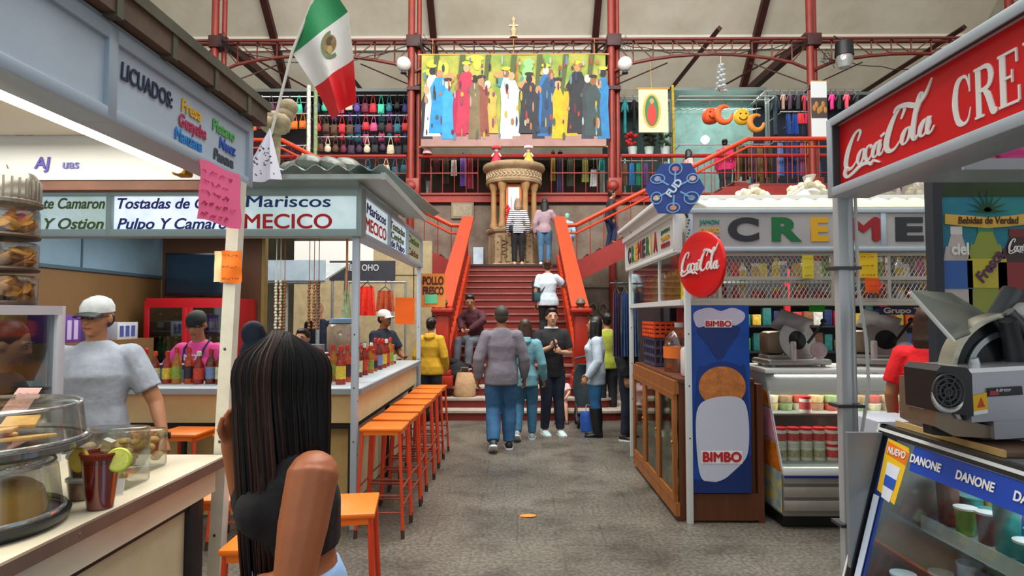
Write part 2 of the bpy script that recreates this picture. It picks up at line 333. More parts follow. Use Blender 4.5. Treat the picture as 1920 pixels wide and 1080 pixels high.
def truss(x0, x1, label):
    m = MB(); n = max(6, int((x1 - x0) / .55)); zb = lambda x: 8.42 + .48 * math.sin(PI * (x - x0) / (x1 - x0)) ** .6
    for y in (ME - .14, ME + .1): m.tube([(x0, y, TZ), (x1, y, TZ)], .045, 6)
    xs_ = [x0 + (x1 - x0) * k / n for k in range(n + 1)]
    m.tube([(x, ME - .05, zb(x)) for x in xs_], .05, 6)
    for k, x in enumerate(xs_):
        if 0 < k < n: m.cyl((x, ME - .05, zb(x)), (x, ME - .05, TZ), .022, seg=5)
        if k < n: a, b_ = (k, k + 1) if k < n / 2 else (k + 1, k); m.cyl((xs_[a], ME - .05, TZ), (xs_[b_], ME - .05, zb(xs_[b_])), .018, seg=5)
    m.mi = 1
    m.cyl((x0, ME - .05, 8.0), (x0 + 1.6, ME + .3, TZ - .5), .02, seg=5); m.cyl((x1, ME - .05, 8.0), (x1 - 1.6, ME + .3, TZ - .5), .02, seg=5)
    struct(m.build('beam_truss', [M('truss_red', '#6e2a1f', .5, var=.2), DRED]), label, 'truss')
for a, b_, l in zip(COLX, COLX[1:], ('arched red iron truss at the far left', 'arched red iron truss behind the flag', 'arched red iron truss over the mural banner', 'arched red iron truss over the piñata stall', 'arched red lattice truss above the red drinks sign')): truss(a, b_, l)
for cx, l in ((-8.45, 'behind the flag pole'), (-2.9, 'left of the mural'), (2.7, 'right of the mural'), (8.25, 'over the textile stalls'), (-5.6, 'over the bag stall'), (5.5, 'over the piñata stall'), (12.6, 'above the drinks sign')):
    m = MB()
    if cx in (5.5, 12.6, -5.6): m.tube([(cx + (.4 if cx > 0 else -.4), ME + .6, 9.95), (cx, 22.3, 9.7)], .09, 4)
    else:
        m.rings([[V(cx + s_, y, z + t) for s_, t in ((-.11, -.16), (.11, -.16), (.11, .16), (-.11, .16))] for y, z in ((22.3, 9.75), (14.3, 17.75))])
        m.rings([[V(cx + s_, y, z + t) for s_, t in ((-.11, -.12), (.11, -.12), (.11, .12), (-.11, .12))] for y, z in ((22.3, 9.6), (ME, 9.45))])
        m.cyl((cx, ME, 9.4), (cx + (2.6 if cx < 0 else -2.6), 21, 8.7), .03, seg=5)
    struct(m.build('beam_rafter', DRED, smooth=False), 'dark red roof rafter and tie ' + l, 'beam')
for x0, x1, l in ((-2.75, -1.1, 'left of the shrine'), (.95, 2.55, 'right of the shrine'), (-8.3, -3.1, 'above the bag stall walkway'), (2.9, 8.1, 'below the devotional banner stall'), (8.4, 13.8, 'far right above the stalls'), (-13.8, -8.6, 'far left above the stalls')):
    m = MB(); m.tube([(x0, ME - .02, MZ + 1.1), (x1, ME - .02, MZ + 1.1)], .055, 8); m.tube([(x0, ME - .02, MZ + .62), (x1, ME - .02, MZ + .62)], .018, 6)
    n = int((x1 - x0) / .28)
    for k in range(n + 1): m.cyl((x0 + (x1 - x0) * k / n, ME - .02, MZ), (x0 + (x1 - x0) * k / n, ME - .02, MZ + 1.1), .01, seg=5)
    struct(m.build('gallery_railing', M('rail_red', '#9c2014', .45, var=.1)), 'red gallery railing ' + l, 'railing')
m = MB(); m.tube([(-1.1, ME - .02, MZ + 1.1), (.95, ME - .02, MZ + 1.1)], .055, 8)
struct(m.build('gallery_railing', _M['rail_red']), 'red gallery railing crossing behind the shrine top', 'railing')
# ------------------------------------------------------------------ left foreground stall (licuados)
CREAM = M('cream_laminate', '#d9cfb4', .35, var=.05, vs=3); EDGE = M('dark_edge_band', '#6b5648', .5, var=.15); PANEL = M('cream_panel', '#d6c79f', .5, var=.07)
OFFW = M('offwhite_post', '#d8d6c6', .5, var=.06, vs=12); INK = M('ink', '#1c1c28', .6); GLASS = glass('clear_glass', '#f4f8f6'); CLEAR = glass('clear_plastic', '#eceeea', .14, .12)
t = thing('counter', 'cream laminate counter with dark edge band holding the pastry domes', 'counter', (-1.6, 1.5, 0))
m = MB(); m.bb(-1.97, -1.25, .35, 2.65, .965, 1.0, .004); m.bb(-3.1, -1.965, 2.0, 2.65, .965, 1.0)
m.mi = 1; m.bb(-1.25, -1.236, .35, 2.66, .96, .998); m.bb(-3.1, -1.236, 2.65, 2.66, .96, .998)
for y in (.9, 1.3, 1.75, 2.2): m.ball((-1.236, y, .98), (.003, .006, .006), 8)
m.build('worktop', [CREAM, EDGE], t)
m = MB(); m.bb(-1.30, -1.27, .35, 2.6, .86, .96); m.bb(-3.1, -1.3, 2.57, 2.6, .86, .96); m.build('apron', CREAM, t)
m = MB(); m.bb(-1.32, -1.30, .35, 2.42, .03, .84); m.bb(-3.0, -1.32, 2.40, 2.42, .03, .84); m.build('panel', PANEL, t)
m = MB(); m.bb(-1.325, -1.275, 2.42, 2.52, 0, .86, .005); m.build('leg', BLACK, t)
m = MB(); m.bb(-1.315, -1.285, .35, 2.42, .84, .862); m.build('rail', BLACK, t)
def stool_proto(label):
    t = thing('bar_stool', label, 'stool', group='orange bar stools')
    m = MB(); m.box((0, 0, .765), (.31, .31, .022), b=.006); m.box((0, 0, .742), (.29, .29, .03)); m.build('seat', M('stool_seat', '#fb7a1c', .35, var=.06), t, True)
    lm = M('stool_leg', '#dc4420', .4, var=.1); fm_ = M('worn_foot', '#4a2a20', .7)
    for sx in (-1, 1):
        for sy in (-1, 1):
            m = MB(); m.tube([(sx * .135, sy * .135, .75), (sx * .168, sy * .168, .06)], .0125, 8); m.mi = 1; m.tube([(sx * .168, sy * .168, .06), (sx * .171, sy * .171, 0)], .014, 8); m.build('leg', [lm, fm_], t, True)
    for z, f in ((.30, .16), (.18, .165)):
        m = MB(); m.tube([(-f, -f, z), (f, -f, z)], .007, 6); m.tube([(-f, f, z), (f, f, z)], .007, 6); m.tube([(-f, -f, z + .05), (-f, f, z + .05)], .007, 6); m.tube([(f, -f, z + .05), (f, f, z + .05)], .007, 6)
        m.build('stretcher', M('stretcher_rust', '#8a3a26', .6, var=.2), t, True)
    return t
spots = [(-.99, 4.62 + .415 * k, R.uniform(-4, 4), l) for k, l in enumerate(('nearest orange stool of the row along the seafood counter', 'second orange stool from the near end of the counter row', 'third orange stool from the near end of the counter row', 'fourth orange stool from the near end of the counter row', 'fifth orange stool in the counter row, toward the stairs', 'sixth orange stool in the counter row, last but one', 'farthest orange stool of the counter row, by the stairs'))]
spots += [(-.77, 2.71, 9, 'orange stool on the aisle side just behind the long-haired woman'), (-1.30, 2.905, 0, 'orange stool behind the white post at the cream counter'), (-.90, 2.335, 2, 'orange stool between the white post and the seated woman'), (-.405, 1.705, 22, 'orange stool the woman in the black top sits on'),
          (-2.77, 4.38, 2, 'orange stool in front of the seafood counter beside the capped man'), (-2.36, 4.40, -3, 'middle orange stool in front of the seafood counter face'), (-1.95, 4.4, 3, 'orange stool in front of the seafood counter behind the white post')]
st0 = stool_proto(spots[0][3])
for i, (x, y, a, l) in enumerate(spots):
    if i == 0: st0.location = (x, y, 0)
    else: dup(st0, l, (x, y, 0), a)
# posts
def post(x, y, z0, z1, w, mt, label, extra=None):
    m = MB(); m.bb(x - w / 2, x + w / 2, y - w / 2, y + w / 2, z0, z1, .004)
    m.mi = 1
    for z in (.55, .95, 1.35): m.ball((x + w / 2, y - .005, z), (.003, .007, .007), 6); m.ball((x, y - w / 2, z + .1), (.007, .003, .007), 6)
    return tag(m.build('post', [mt, DSTEEL]), label, 'post')
m = MB(); m.rings([[V(x + a, 2.70 + b_, z) for a, b_ in ((-.027, -.027), (.027, -.027), (.027, .027), (-.027, .027))] for x, z in ((-1.325, 0), (-1.245, 2.19))]); m.mi = 1
for z in (.55, .95, 1.35): x = -1.325 + .0365 * z; m.ball((x + .027, 2.695, z), (.003, .007, .007), 6); m.ball((x, 2.673, z + .1), (.007, .003, .007), 6)
tag(m.build('post', [OFFW, DSTEEL]), 'white square steel post carrying the pink and orange papers', 'post')
# menu sign box
LBL = M('sign_panel_blue', '#b3c3d2', .45, var=.06, vs=2.5); FRB = M('sign_frame_blue', '#a3b4c4', .4, .2)
t = thing('sign', 'blue-grey overhead sign listing licuados fruit flavours', 'sign', (-1.25, 1.6, 2.2))
m = MB(); m.bb(-1.36, -1.26, .25, 2.82, 2.22, 2.46); m.build('panel', LBL, t)
m = MB()
for z0, z1 in ((2.195, 2.235), (2.445, 2.49)): m.bb(-1.37, -1.245, .25, 2.85, z0, z1, .003)
for y in (.3, 1.85, 2.83): m.bb(-1.37, -1.245, y - .022, y + .022, 2.195, 2.49, .003)
m.bb(-1.33, -1.25, .25, 2.85, 2.488, 2.505); m.build('frame', FRB, t)
def sgn(s, y, z, size, col, xs, p=t): text('lettering', s, (-1.256, y, z), size, M('paint_' + col, col, .5), p, TO_RIGHT, 'LEFT', .08, .018, xs, .0015, 'BOTTOM_BASELINE')
sgn('LICUADOS:', 1.9, 2.35, .078, '#23294a', .74)
for s, y, z, c, k in (('Fresa', 2.25, 2.365, '#e8b21c', .98), ('Platano', 2.485, 2.365, '#58b05a', .98), ('Guayaba', 2.235, 2.305, '#b92f5a', .86), ('Nuez', 2.545, 2.305, '#1f52b4', 1.), ('Manzana', 2.21, 2.245, '#2a86d0', .82), ('Papaya', 2.50, 2.245, '#3d4650', .95)):
    sgn(s, y, z, .068, c, k)
m = MB(); m.bb(-3.5, -1.21, .2, 2.92, 2.51, 2.60); m.mi = 1; m.bb(-3.5, -1.2, .2, 2.94, 2.585, 2.625)
for k in range(9): m.bb(-3.5, -1.205, .3 + k * .3, .33 + k * .3, 2.50, 2.62)
tag(m.build('roof', [M('roof_brown', '#5d4a3a', .8, var=.3, vs=4), M('roof_olive', '#545140', .8, var=.25, vs=3)]), 'dark brown-olive board roof above the licuados sign', 'roof')
m = MB(); m.bb(-3.4, -1.37, .25, 2.75, 2.42, 2.44); tag(m.build('ceiling_panel', M('lit_ceiling', '#e9e2cf', .6)), 'cream ceiling board inside the licuados stall', 'ceiling panel')
t = thing('fluorescent_lamp', 'white fluorescent tube lamp under the licuados sign', 'lamp', (-1.42, 1.5, 2.18))
m = MB(); m.tube([(-1.43, .3, 2.215), (-1.43, 2.55, 2.215)], .02, 10); m.build('tube', M('tube_glow', '#fff9e8', .4, emit=2.2), t)
m = MB(); m.bb(-1.47, -1.39, .25, 2.62, 2.235, 2.26); m.build('housing', WHITE, t)
m = MB(); m.bb(-1.46, -1.4, 2.55, 2.62, 2.19, 2.24, .01); m.build('end_clip', M('brass', '#b3862f', .35, .9), t)
area('tube_light', (-2.1, 1.6, 2.38), (0, 0, 0), 1.2, 2.0, 42, (1, .95, .82))
t = thing('fascia_board', 'white inner fascia board with purple lettering across the stall end', 'board', (-2.4, 2.78, 2.2))
m = MB(); m.bb(-3.45, -1.38, 2.76, 2.79, 2.215, 2.42); m.build('board', M('board_white', '#d6d8d6', .5), t)
text('lettering', 'AJ', (-2.17, 2.755, 2.29), .075, M('paint_purple', '#4a3fa5', .5), t, FRONT, 'CENTER', .1, .02)
text('lettering', 'uas', (-2.04, 2.755, 2.285), .06, M('paint_purple2', '#6d68b4', .5), t, FRONT, 'CENTER', .1, .01)
m = MB(); m.bb(-3.45, -1.25, 2.74, 2.8, 2.165, 2.205); tag(m.build('beam', M('beam_brown', '#6a4432', .6, var=.2)), 'brown wooden crossbeam below the white inner fascia board', 'beam')
# papers on the post
def paper(name, label, cat, px0, px1, py0, py1, Y, col, marks, mk, wav=.012, n=7, lines=4, tilt=0., Y2=None):
    Y2 = Y2 or Y; a = P(px0, py0, Y); b_ = P(px1, py1, Y2); a0 = P(px0, py1, Y); yy = lambda u: Y + (Y2 - Y) * u; t = thing(name, label, cat, ((a.x + b_.x) / 2, Y, b_.z)); m = MB(); rs = []
    for i in range(n + 1):
        u = i / n; r0 = []
        for j in range(n + 1):
            v = j / n; r0.append(V(a.x + (b_.x - a.x) * u + tilt * v, yy(u) + wav * math.sin(5 * u + 4 * v) + wav * .6 * math.sin(9 * v), a.z + (b_.z - a.z) * v + wav * .4 * math.sin(7 * u)))
        rs.append(r0)
    m.rings([r + [p + V(0, .002, 0) for p in reversed(r)] for r in rs]); m.build('sheet', M('paper_' + col, col, .7), t)
    if marks:
        m = MB(); W = b_.x - a.x; H = a.z - b_.z; rr = random.Random(marks); sk = (Y2 - Y) / W
        for k in range(lines):
            z = a.z - H * (.16 + .72 * k / max(1, lines - 1)); u = .14
            while u < .82:
                l = rr.uniform(.08, .2); pts = [(a.x + W * (u + l * q / 5) + tilt * (a.z - z) / H, z + H * .035 * rr.uniform(-1, 1)) for q in range(6)]
                ribbon(m, pts, W * .022, (0, Y - wav * 1.7 - .004 - sk * a.x, 0), (1, sk, 0), (0, 0, 1), .001, 2); u += l + .06
        m.build('handwriting', mk, t)
    return t
paper('paper_sign', 'bright pink handwritten sheet hanging at the top of the white post', 'paper sign', 373, 449, 297, 430, 2.36, '#fb6fa0', 3, M('pink_ink', '#b8305f', .6), .012, lines=5, Y2=2.655)
paper('paper_sign', 'orange handwritten note stuck on the white post', 'paper sign', 415, 452, 470, 530, 2.655, '#fb7d0e', 5, M('orange_ink', '#8f3c10', .6), .005, lines=3)
paper('paper_sign', 'pale yellow blank slip behind the orange note on the post', 'paper sign', 402, 426, 471, 529, 2.665, '#efd9a2', 0, None, .003)
# glass case and snack jars
t = thing('display_case', 'white framed glass food case at the end of the cream counter', 'display case', (-2.2, 2.3, 1.0))
m = MB(); x0, x1, y0, y1, z1 = -2.85, -1.885, 2.1, 2.5, 1.635
for x in (x0, x1):
    for y in (y0, y1): m.bb(x - .02, x + .02, y - .02, y + .02, 1.003, z1, .003)
for y in (y0, y1): m.bb(x0, x1, y - .02, y + .02, z1 - .035, z1, .003); m.bb(x0, x1, y - .02, y + .02, 1.003, 1.03)
for x in (x0, x1): m.bb(x - .02, x + .02, y0, y1, z1 - .035, z1); m.bb(x - .02, x + .02, y0, y1, 1.003, 1.03)
m.build('frame', M('frame_lilac_white', '#c3c6d6', .35, .1), t)
m = MB(); m.bb(x0, x1, y0 - .003, y0 + .003, 1.03, z1 - .03); m.bb(x1 - .003, x1 + .003, y0, y1, 1.03, z1 - .03); m.bb(x0, x1, y0, y1, z1 - .008, z1 - .002); m.build('pane', glass('case_glass', '#dfe6e6', .1), t)
m = MB(); m.bb(x0, x1, y0 + .02, y1 - .02, 1.30, 1.31); m.build('shelf', glass('shelf_glass', '#c9d6d4', .15), t)
m = MB(); m.lathe([(0, 0), (.09, 0), (.13, .02), (.12, .05), (.09, .2), (.05, .24), (0, .25)], (-2.2, 2.3, 1.312), 20); tag(m.build('tub', M('tub_white', '#dfe2da', .5)), 'white rounded tub inside the glass food case', 'tub')
m = MB(); m.lathe([(0, 0), (.16, 0), (.17, .05), (.17, .12), (0, .13)], (-2.4, 2.3, 1.032), 18); tag(m.build('pot', DSTEEL), 'dark steel pot inside the glass food case', 'pot')
chipm = [M('chip_gold', '#e0a032', .5, var=.2, vs=20), M('chip_dark', '#b06a1c', .5, var=.2, vs=20)]
def chips(n, r, z0, h, seed, flat=.35):
    rr = random.Random(seed); m = MB()
    for k in range(n):
        a = rr.uniform(0, 2 * PI); q = r * math.sqrt(rr.uniform(.2, 1)); m.mi = k % 2 if rr.random() < .5 else 0
        m.ball((q * math.cos(a), q * math.sin(a), z0 + h * rr.random()), (.034, .026, .026 * flat), 8, (rr.uniform(-50, 50), rr.uniform(-50, 50), rr.uniform(0, 180)))
    return m
for k, l in enumerate(('golden snack jar at the bottom of the three jar tower', 'golden snack jar in the middle of the three jar tower', 'golden snack jar on top of the tower under the ribbed lid')):
    t = thing('snack_jar', l, 'jar', (-2.005, 2.34, 1.638 + k * .128), group='snack jars stacked on the glass case')
    m = MB(); m.lathe([(.128, .012), (.13, .02), (.13, .105), (.122, .112)], (0, 0, 0), 24); m.build('jar', CLEAR, t, True)
    m = MB(); m.lathe([(0, 0), (.132, 0), (.135, .008), (.132, .016), (0, .016)], (0, 0, 0), 24); m.build('base', M('jar_base', '#3b2a20', .4), t, True)
    tag(chips(70, .10, .03, .06, 20 + k).build('chips', chipm, t, True), 'golden fried chips', kind='stuff')
m = MB(); m.lathe([(0, 0), (.138, 0), (.14, .012), (.128, .02), (.128, .10), (.11, .125), (.03, .135), (.02, .16), (0, .165)], (-2.005, 2.34, 2.024), 32)
for k in range(32):
    a = k * 2 * PI / 32; m.cyl((-2.005 + .129 * math.cos(a), 2.34 + .129 * math.sin(a), 2.046), (-2.005 + .129 * math.cos(a), 2.34 + .129 * math.sin(a), 2.121), .004, seg=5)
tag(m.build('dome_cover', glass('ribbed_plastic', '#a39a8c', .2, .2, .18)), 'ribbed clear dome cover topping the tower of snack jars', 'cover')
# cake domes
TRAYB = M('tray_black', '#1d2023', .25); BREAD = M('cake_yellow', '#f2c76a', .6, var=.12, vs=12, c2='#e0a848'); COOK = M('cookie', '#ecbb72', .7, var=.2, vs=18)
t = thing('cake_tray', 'round black tray with a clear dome over a yellow cake', 'cake tray', (-1.5, 1.72, 1.0))
m = MB(); m.lathe([(0, 0), (.19, 0), (.21, .02), (.213, .035), (.2, .038), (.185, .022), (0, .02)], (0, 0, 0), 40); m.build('tray', TRAYB, t, True)
m = MB(); m.lathe([(.2, .036), (.192, .045), (.178, .16), (.165, .18), (.12, .188), (0, .19)], (0, 0, 0), 40); m.mi = 1
m.tube([(.196 * math.cos(a * PI / 20), .196 * math.sin(a * PI / 20), .046) for a in range(41)], .006, 6); m.tube([(.17 * math.cos(a * PI / 20), .17 * math.sin(a * PI / 20), .178) for a in range(41)], .004, 6)
for k in range(40): a = k * PI / 20; m.ball((.15 * math.cos(a), .15 * math.sin(a), .186), .005, 6)
m.build('dome', [CLEAR, glass('dome_rim', '#e6e9ea', .4, .1, .15)], t, True)
m = MB(); m.lathe([(0, .022), (.15, .022), (.155, .05), (.145, .1), (.12, .12), (0, .125)], (0, 0, 0), 28); m.build('cake', BREAD, t, True)
t = thing('pastry_tray', 'wide clear tray of flat golden pastries on top of the cake dome', 'cake tray', (-1.56, 1.795, 1.198))
m = MB(); m.lathe([(0, 0), (.24, 0), (.262, .012), (.264, .028), (.25, .03), (.23, .014), (0, .012)], (0, 0, 0), 40); m.build('tray', glass('tray_smoke', '#8b8a88', .25, .1, .3), t, True)
m = MB(); m.lathe([(.255, .03), (.25, .04), (.238, .13), (.22, .142), (0, .146)], (0, 0, 0), 40); m.mi = 1
m.tube([(.252 * math.cos(a * PI / 20), .252 * math.sin(a * PI / 20), .036) for a in range(41)], .006, 6); m.tube([(.236 * math.cos(a * PI / 20), .236 * math.sin(a * PI / 20), .134) for a in range(41)], .005, 6); m.build('dome', [CLEAR, _M['dome_rim']], t, True)
rr = random.Random(5)
for k in range(14):
    a = rr.uniform(0, 2 * PI); q = .16 * math.sqrt(rr.random()); m = MB()
    m.box((q * math.cos(a), q * math.sin(a), .035 + .012 * (k % 5)), (.12, .085, .011), (rr.uniform(-6, 6), rr.uniform(-6, 6), rr.uniform(0, 180)), .004); m.build('pastry', COOK, t, True)
for k, (x, y, l) in enumerate(((-1.43, 2.17, 'clear hinged box of pale candies behind the red drink'), (-1.5, 2.40, 'clear hinged box of sweets nearest the far counter end'))):
    t = thing('food_box', l, 'food box', (x, y, 1.0)); h = .2 - .05 * k
    m = MB(); m.box((0, 0, h / 2 + .001), (.2, .15, h), b=.012); m.build('box', CLEAR, t, True)
    m = MB()
    for q in range(18): m.ball((R.uniform(-.08, .08), R.uniform(-.06, .06), .02 + R.random() * (h - .05)), (.02, .02, .014), 8)
    m.build('sweets', M('sweets_%d' % k, ('#b99a55', '#cda96a')[k], .6, var=.3, vs=30), t, True)
for k in range(2):
    t = thing('plastic_tub', ('small lidded tub of caramel spread beside the cake dome, lower of two', 'small lidded tub of nuts stacked on the caramel tub')[k], 'tub', (-1.42, 2.02, 1.001 + k * .075)); m = MB()
    m.lathe([(.038, 0), (.046, .055), (.048, .06)], (0, 0, 0), 18); m.build('tub', CLEAR, t, True)
    m = MB(); m.lathe([(0, .003), (.036, .003), (.042, .05), (0, .052)], (0, 0, 0), 16); m.build('filling', M('caramel_%d' % k, ('#a2603a', '#8a6a44')[k], .5, var=.25, vs=30), t, True)
    m = MB(); m.lathe([(0, .06), (.05, .06), (.05, .068), (.044, .072), (0, .072)], (0, 0, 0), 18); m.build('lid', glass('lid_clear', '#e8ebea', .25, .1, .3), t, True)
m = MB(); m.box((-1.33, 2.06, 1.028), (.035, .002, .05), (-12, 0, 10)); tag(m.build('price_tag', WHITE), 'tiny white price tag standing beside the small tubs', 'price tag')
# red drink
t = thing('drink_cup', 'clear cup of red michelada drink with lime slices on its rim', 'drink', (-1.295, 1.92, 1.001))
m = MB(); m.lathe([(.036, 0), (.055, .165), (.057, .168)], (0, 0, 0), 28); m.build('cup', glass('cup_plastic', '#f6ecea', .1, .08), t, True)
m = MB(); m.lathe([(0, .003), (.0345, .003), (.0505, .142), (0, .144)], (0, 0, 0), 28); m.build('drink', M('red_drink', '#8e1a0e', .25, var=.12, vs=14), t, True)
m = MB(); m.lathe([(.0515, .143), (.056, .166), (.059, .168), (.058, .174), (.053, .174), (.0515, .15)], (0, 0, 0), 28); m.build('chili_rim', M('chili', '#8a2f14', .9, bump=.8, bs=200), t, True)
m = MB(); m.lathe([(0, .145), (.05, .145), (.052, .15), (.03, .157), (0, .156)], (0, 0, 0), 20); m.build('foam', M('foam_orange', '#d07a35', .7, var=.2, vs=40), t, True)
for sx, col in ((-1, '#d8b23c'), (1, '#b9c63a')):
    m = MB(); m.lathe([(0, -.006), (.034, -.006), (.038, 0), (.034, .006), (0, .006)], (sx * .062, -.012, .150), 20, (.25 * sx, -1, .12)); m.mi = 1; m.lathe([(0, -.007), (.03, -.007), (.03, .007), (0, .007)], (sx * .062, -.012, .150), 20, (.25 * sx, -1, .12)); m.build('lime_slice', [M('peel_' + col, col, .45), M('lime_flesh_' + col, '#e0c64a' if sx < 0 else '#d3d860', .4, var=.12, vs=60)], t, True)
m = MB(); m.box((.0, .03, .185), (.03, .02, .04), (10, 20, 0)); m.build('ice', glass('ice', '#d8e0c8', .2, .2, .3), t, True)
# pink card
t = thing('price_card', 'pink price card with handwriting leaning on the glass case', 'price card', (-1.83, 2.05, 1.25))
m = MB(); a, b_, c_, d_ = P(2, 770, 2.066), P(50, 770, 2.066), P(78, 728, 2.074), P(34, 728, 2.074)
m.rings([[a, b_, c_, d_], [p + V(0, .002, .001) for p in (a, b_, c_, d_)]]); m.build('card', M('card_pink', '#f2bcb8', .6), t)
m = MB(); ux = (b_ - a).normalized(); uy = (d_ - a)
for k in range(4):
    for q in range(3): ribbon(m, [(.015 + q * .024 + j * .004, .18 + k * .2 + R.uniform(-.02, .02)) for j in range(5)], .006, a + V(0, -.003, 0), ux, uy, .0008, 2)
m.build('handwriting', M('card_ink', '#8a4a50', .6), t)
# ------------------------------------------------------------------ seafood stall
LWT = M('worktop_blue_white', '#cfdbe2', .3); TAN = M('tan_apron', '#cdb07a', .5, var=.1, vs=3); TANL = M('cream_apron', '#ddcf9f', .5, var=.07, vs=3)
t = thing('counter', 'long pale topped L-shaped counter of the seafood stall', 'counter', (-1.25, 4.7, 0))
m = MB(); m.bb(-4.4, -1.2, 4.69, 5.2, 1.0, 1.04, .006); m.bb(-1.78, -1.2, 5.195, 7.56, 1.0, 1.04, .006); m.mi = 1; m.bb(-1.205, -1.185, 4.69, 7.57, .995, 1.035); m.bb(-4.4, -1.19, 4.675, 4.69, .995, 1.035)
m.build('worktop', [LWT, M('worktop_edge', '#9aa3a6', .4, .3)], t)
m = MB(); m.bb(-4.4, -1.26, 4.73, 4.76, .77, .998); m.build('front_apron', TAN, t)
m = MB(); m.bb(-1.26, -1.23, 4.73, 7.5, .77, .998); m.build('side_apron', TANL, t)
m = MB(); m.bb(-4.4, -1.29, 4.76, 4.80, .72, .77); m.bb(-1.30, -1.26, 4.76, 7.5, .72, .77); m.build('rail', BLACK, t)
m = MB(); m.bb(-4.4, -1.32, 4.9, 4.93, .02, .75); m.build('front_panel', M('front_panel_tan', '#c7a767', .55, var=.1), t)
m = MB(); m.bb(-1.40, -1.37, 4.93, 7.4, .02, .75); m.build('side_panel', PANEL, t)
for x, y in ((-1.29, 4.78), (-2.6, 4.78), (-3.9, 4.78), (-1.29, 6.1), (-1.29, 7.4)):
    m = MB(); m.bb(x - .02, x + .02, y, y + .04, 0, .74); m.build('leg', BLACK, t)
GP = M('grey_post', '#b9c4cf', .4, .2)
post(-1.225, 4.64, 0, 2.2, .05, GP, 'grey steel corner post of the seafood stall')
post(-1.225, 7.63, 0, 2.2, .05, GP, 'pale steel post at the stair end of the seafood counter')
def glow(n, c, e, c2=None): return M(n, c, .45, emit=e, var=.08, vs=3, c2=c2)
SFR = M('sign_frame_green', '#9fb4b2', .4, .2)
t = thing('sign', 'backlit front sign reading Mariscos and Tostadas over the seafood counter', 'sign', (-2.7, 4.65, 2.2))
m = MB()
for z0, z1 in ((2.19, 2.245), (2.50, 2.56)): m.bb(-4.6, -1.2, 4.58, 4.72, z0, z1, .004)
for px in (60, 201, 447, 672): x = X(px, 4.6); m.bb(x - .02, x + .02, 4.58, 4.72, 2.19, 2.56, .003)
m.build('frame', SFR, t)
def pan(px0, px1, mt):
    m = MB(); m.bb(X(px0, 4.62), X(px1, 4.62), 4.615, 4.66, 2.23, 2.51); m.build('panel', mt, t)
pan(-60, 200, glow('panel_green_tint', '#b9d6c6', .35, '#cfe3ee')); pan(204, 446, glow('panel_white_blue', '#cfe2f4', .75, '#eef4fb')); pan(450, 668, glow('panel_mint', '#bcd9dc', .5, '#dfeef2'))
BLU = M('paint_navy', '#1f2f8a', .5); GRN = M('paint_olive', '#4f6a2a', .5); REDP = M('paint_red', '#d21420', .5); NAV = M('paint_dkblue', '#1c3f86', .5)
def ft(s, px0, px1, pyb, size, mt, shear=.25, bold=.02, p=t, Y=4.612):
    a = P(px0, pyb, Y); b_ = P(px1, pyb, Y); text('lettering', s, (a.x, Y, a.z), size, mt, p, FRONT, 'LEFT', shear, bold, 1, .0015, 'BOTTOM_BASELINE', fitw=b_.x - a.x)
fit = ft
fit('te Camaron', 80, 195, 391, .115, GRN); fit('Y Ostion', 78, 190, 429, .115, GRN)
fit('Tostadas de Ceviche', 216, 452, 391, .115, BLU); fit('Pulpo Y Camaron', 218, 440, 429, .115, BLU)
fit('Mariscos', 458, 617, 388, .125, NAV, .05, .015)
fit('MECICO', 455, 620, 428, .155, REDP, 0, .022)
t2 = thing('sign', 'backlit side sign of the seafood stall running along the aisle', 'sign', (-1.2, 6.1, 2.2))
m = MB()
for z0, z1 in ((2.19, 2.24), (2.53, 2.58)): m.bb(-1.3, -1.19, 4.73, 7.68, z0, z1, .004)
for y in (4.75, 5.72, 6.65, 7.66): m.bb(-1.3, -1.185, y - .02, y + .02, 2.19, 2.58, .003)
m.build('frame', M('frame_bluewhite', '#b9c8d6', .4, .2), t2)
for y0, y1, mt in ((4.78, 5.7, glow('panel_side1', '#c6dfe4', .55, '#e6f0f2')), (5.74, 6.63, glow('panel_side2', '#cfe3dc', .5, '#d6e6f0')), (6.67, 7.64, glow('panel_side3', '#b9a57e', .25, '#9cb28e'))):
    m = MB(); m.bb(-1.26, -1.215, y0, y1, 2.23, 2.54); m.build('panel', mt, t2)
def st(s, y0, y1, z, size, mt, bold=.02, shear=.1): text('lettering', s, (-1.212, y0, z), size, mt, t2, TO_RIGHT, 'LEFT', shear, bold, 1, .0015, 'BOTTOM_BASELINE', fitw=y1 - y0)
st('Mariscos', 4.88, 5.6, 2.42, .12, NAV); st('MECICO', 4.85, 5.62, 2.28, .15, REDP, .02, 0)
st('Tostadas', 5.8, 6.55, 2.43, .11, GRN); st('Ceviche', 5.85, 6.5, 2.34, .1, GRN); st('de Pulpo', 5.85, 6.55, 2.26, .1, BLU)
st('Ostion', 6.75, 7.5, 2.42, .11, GRN); st('Caldos', 6.75, 7.45, 2.28, .11, M('paint_brown', '#7a3f1e', .5))
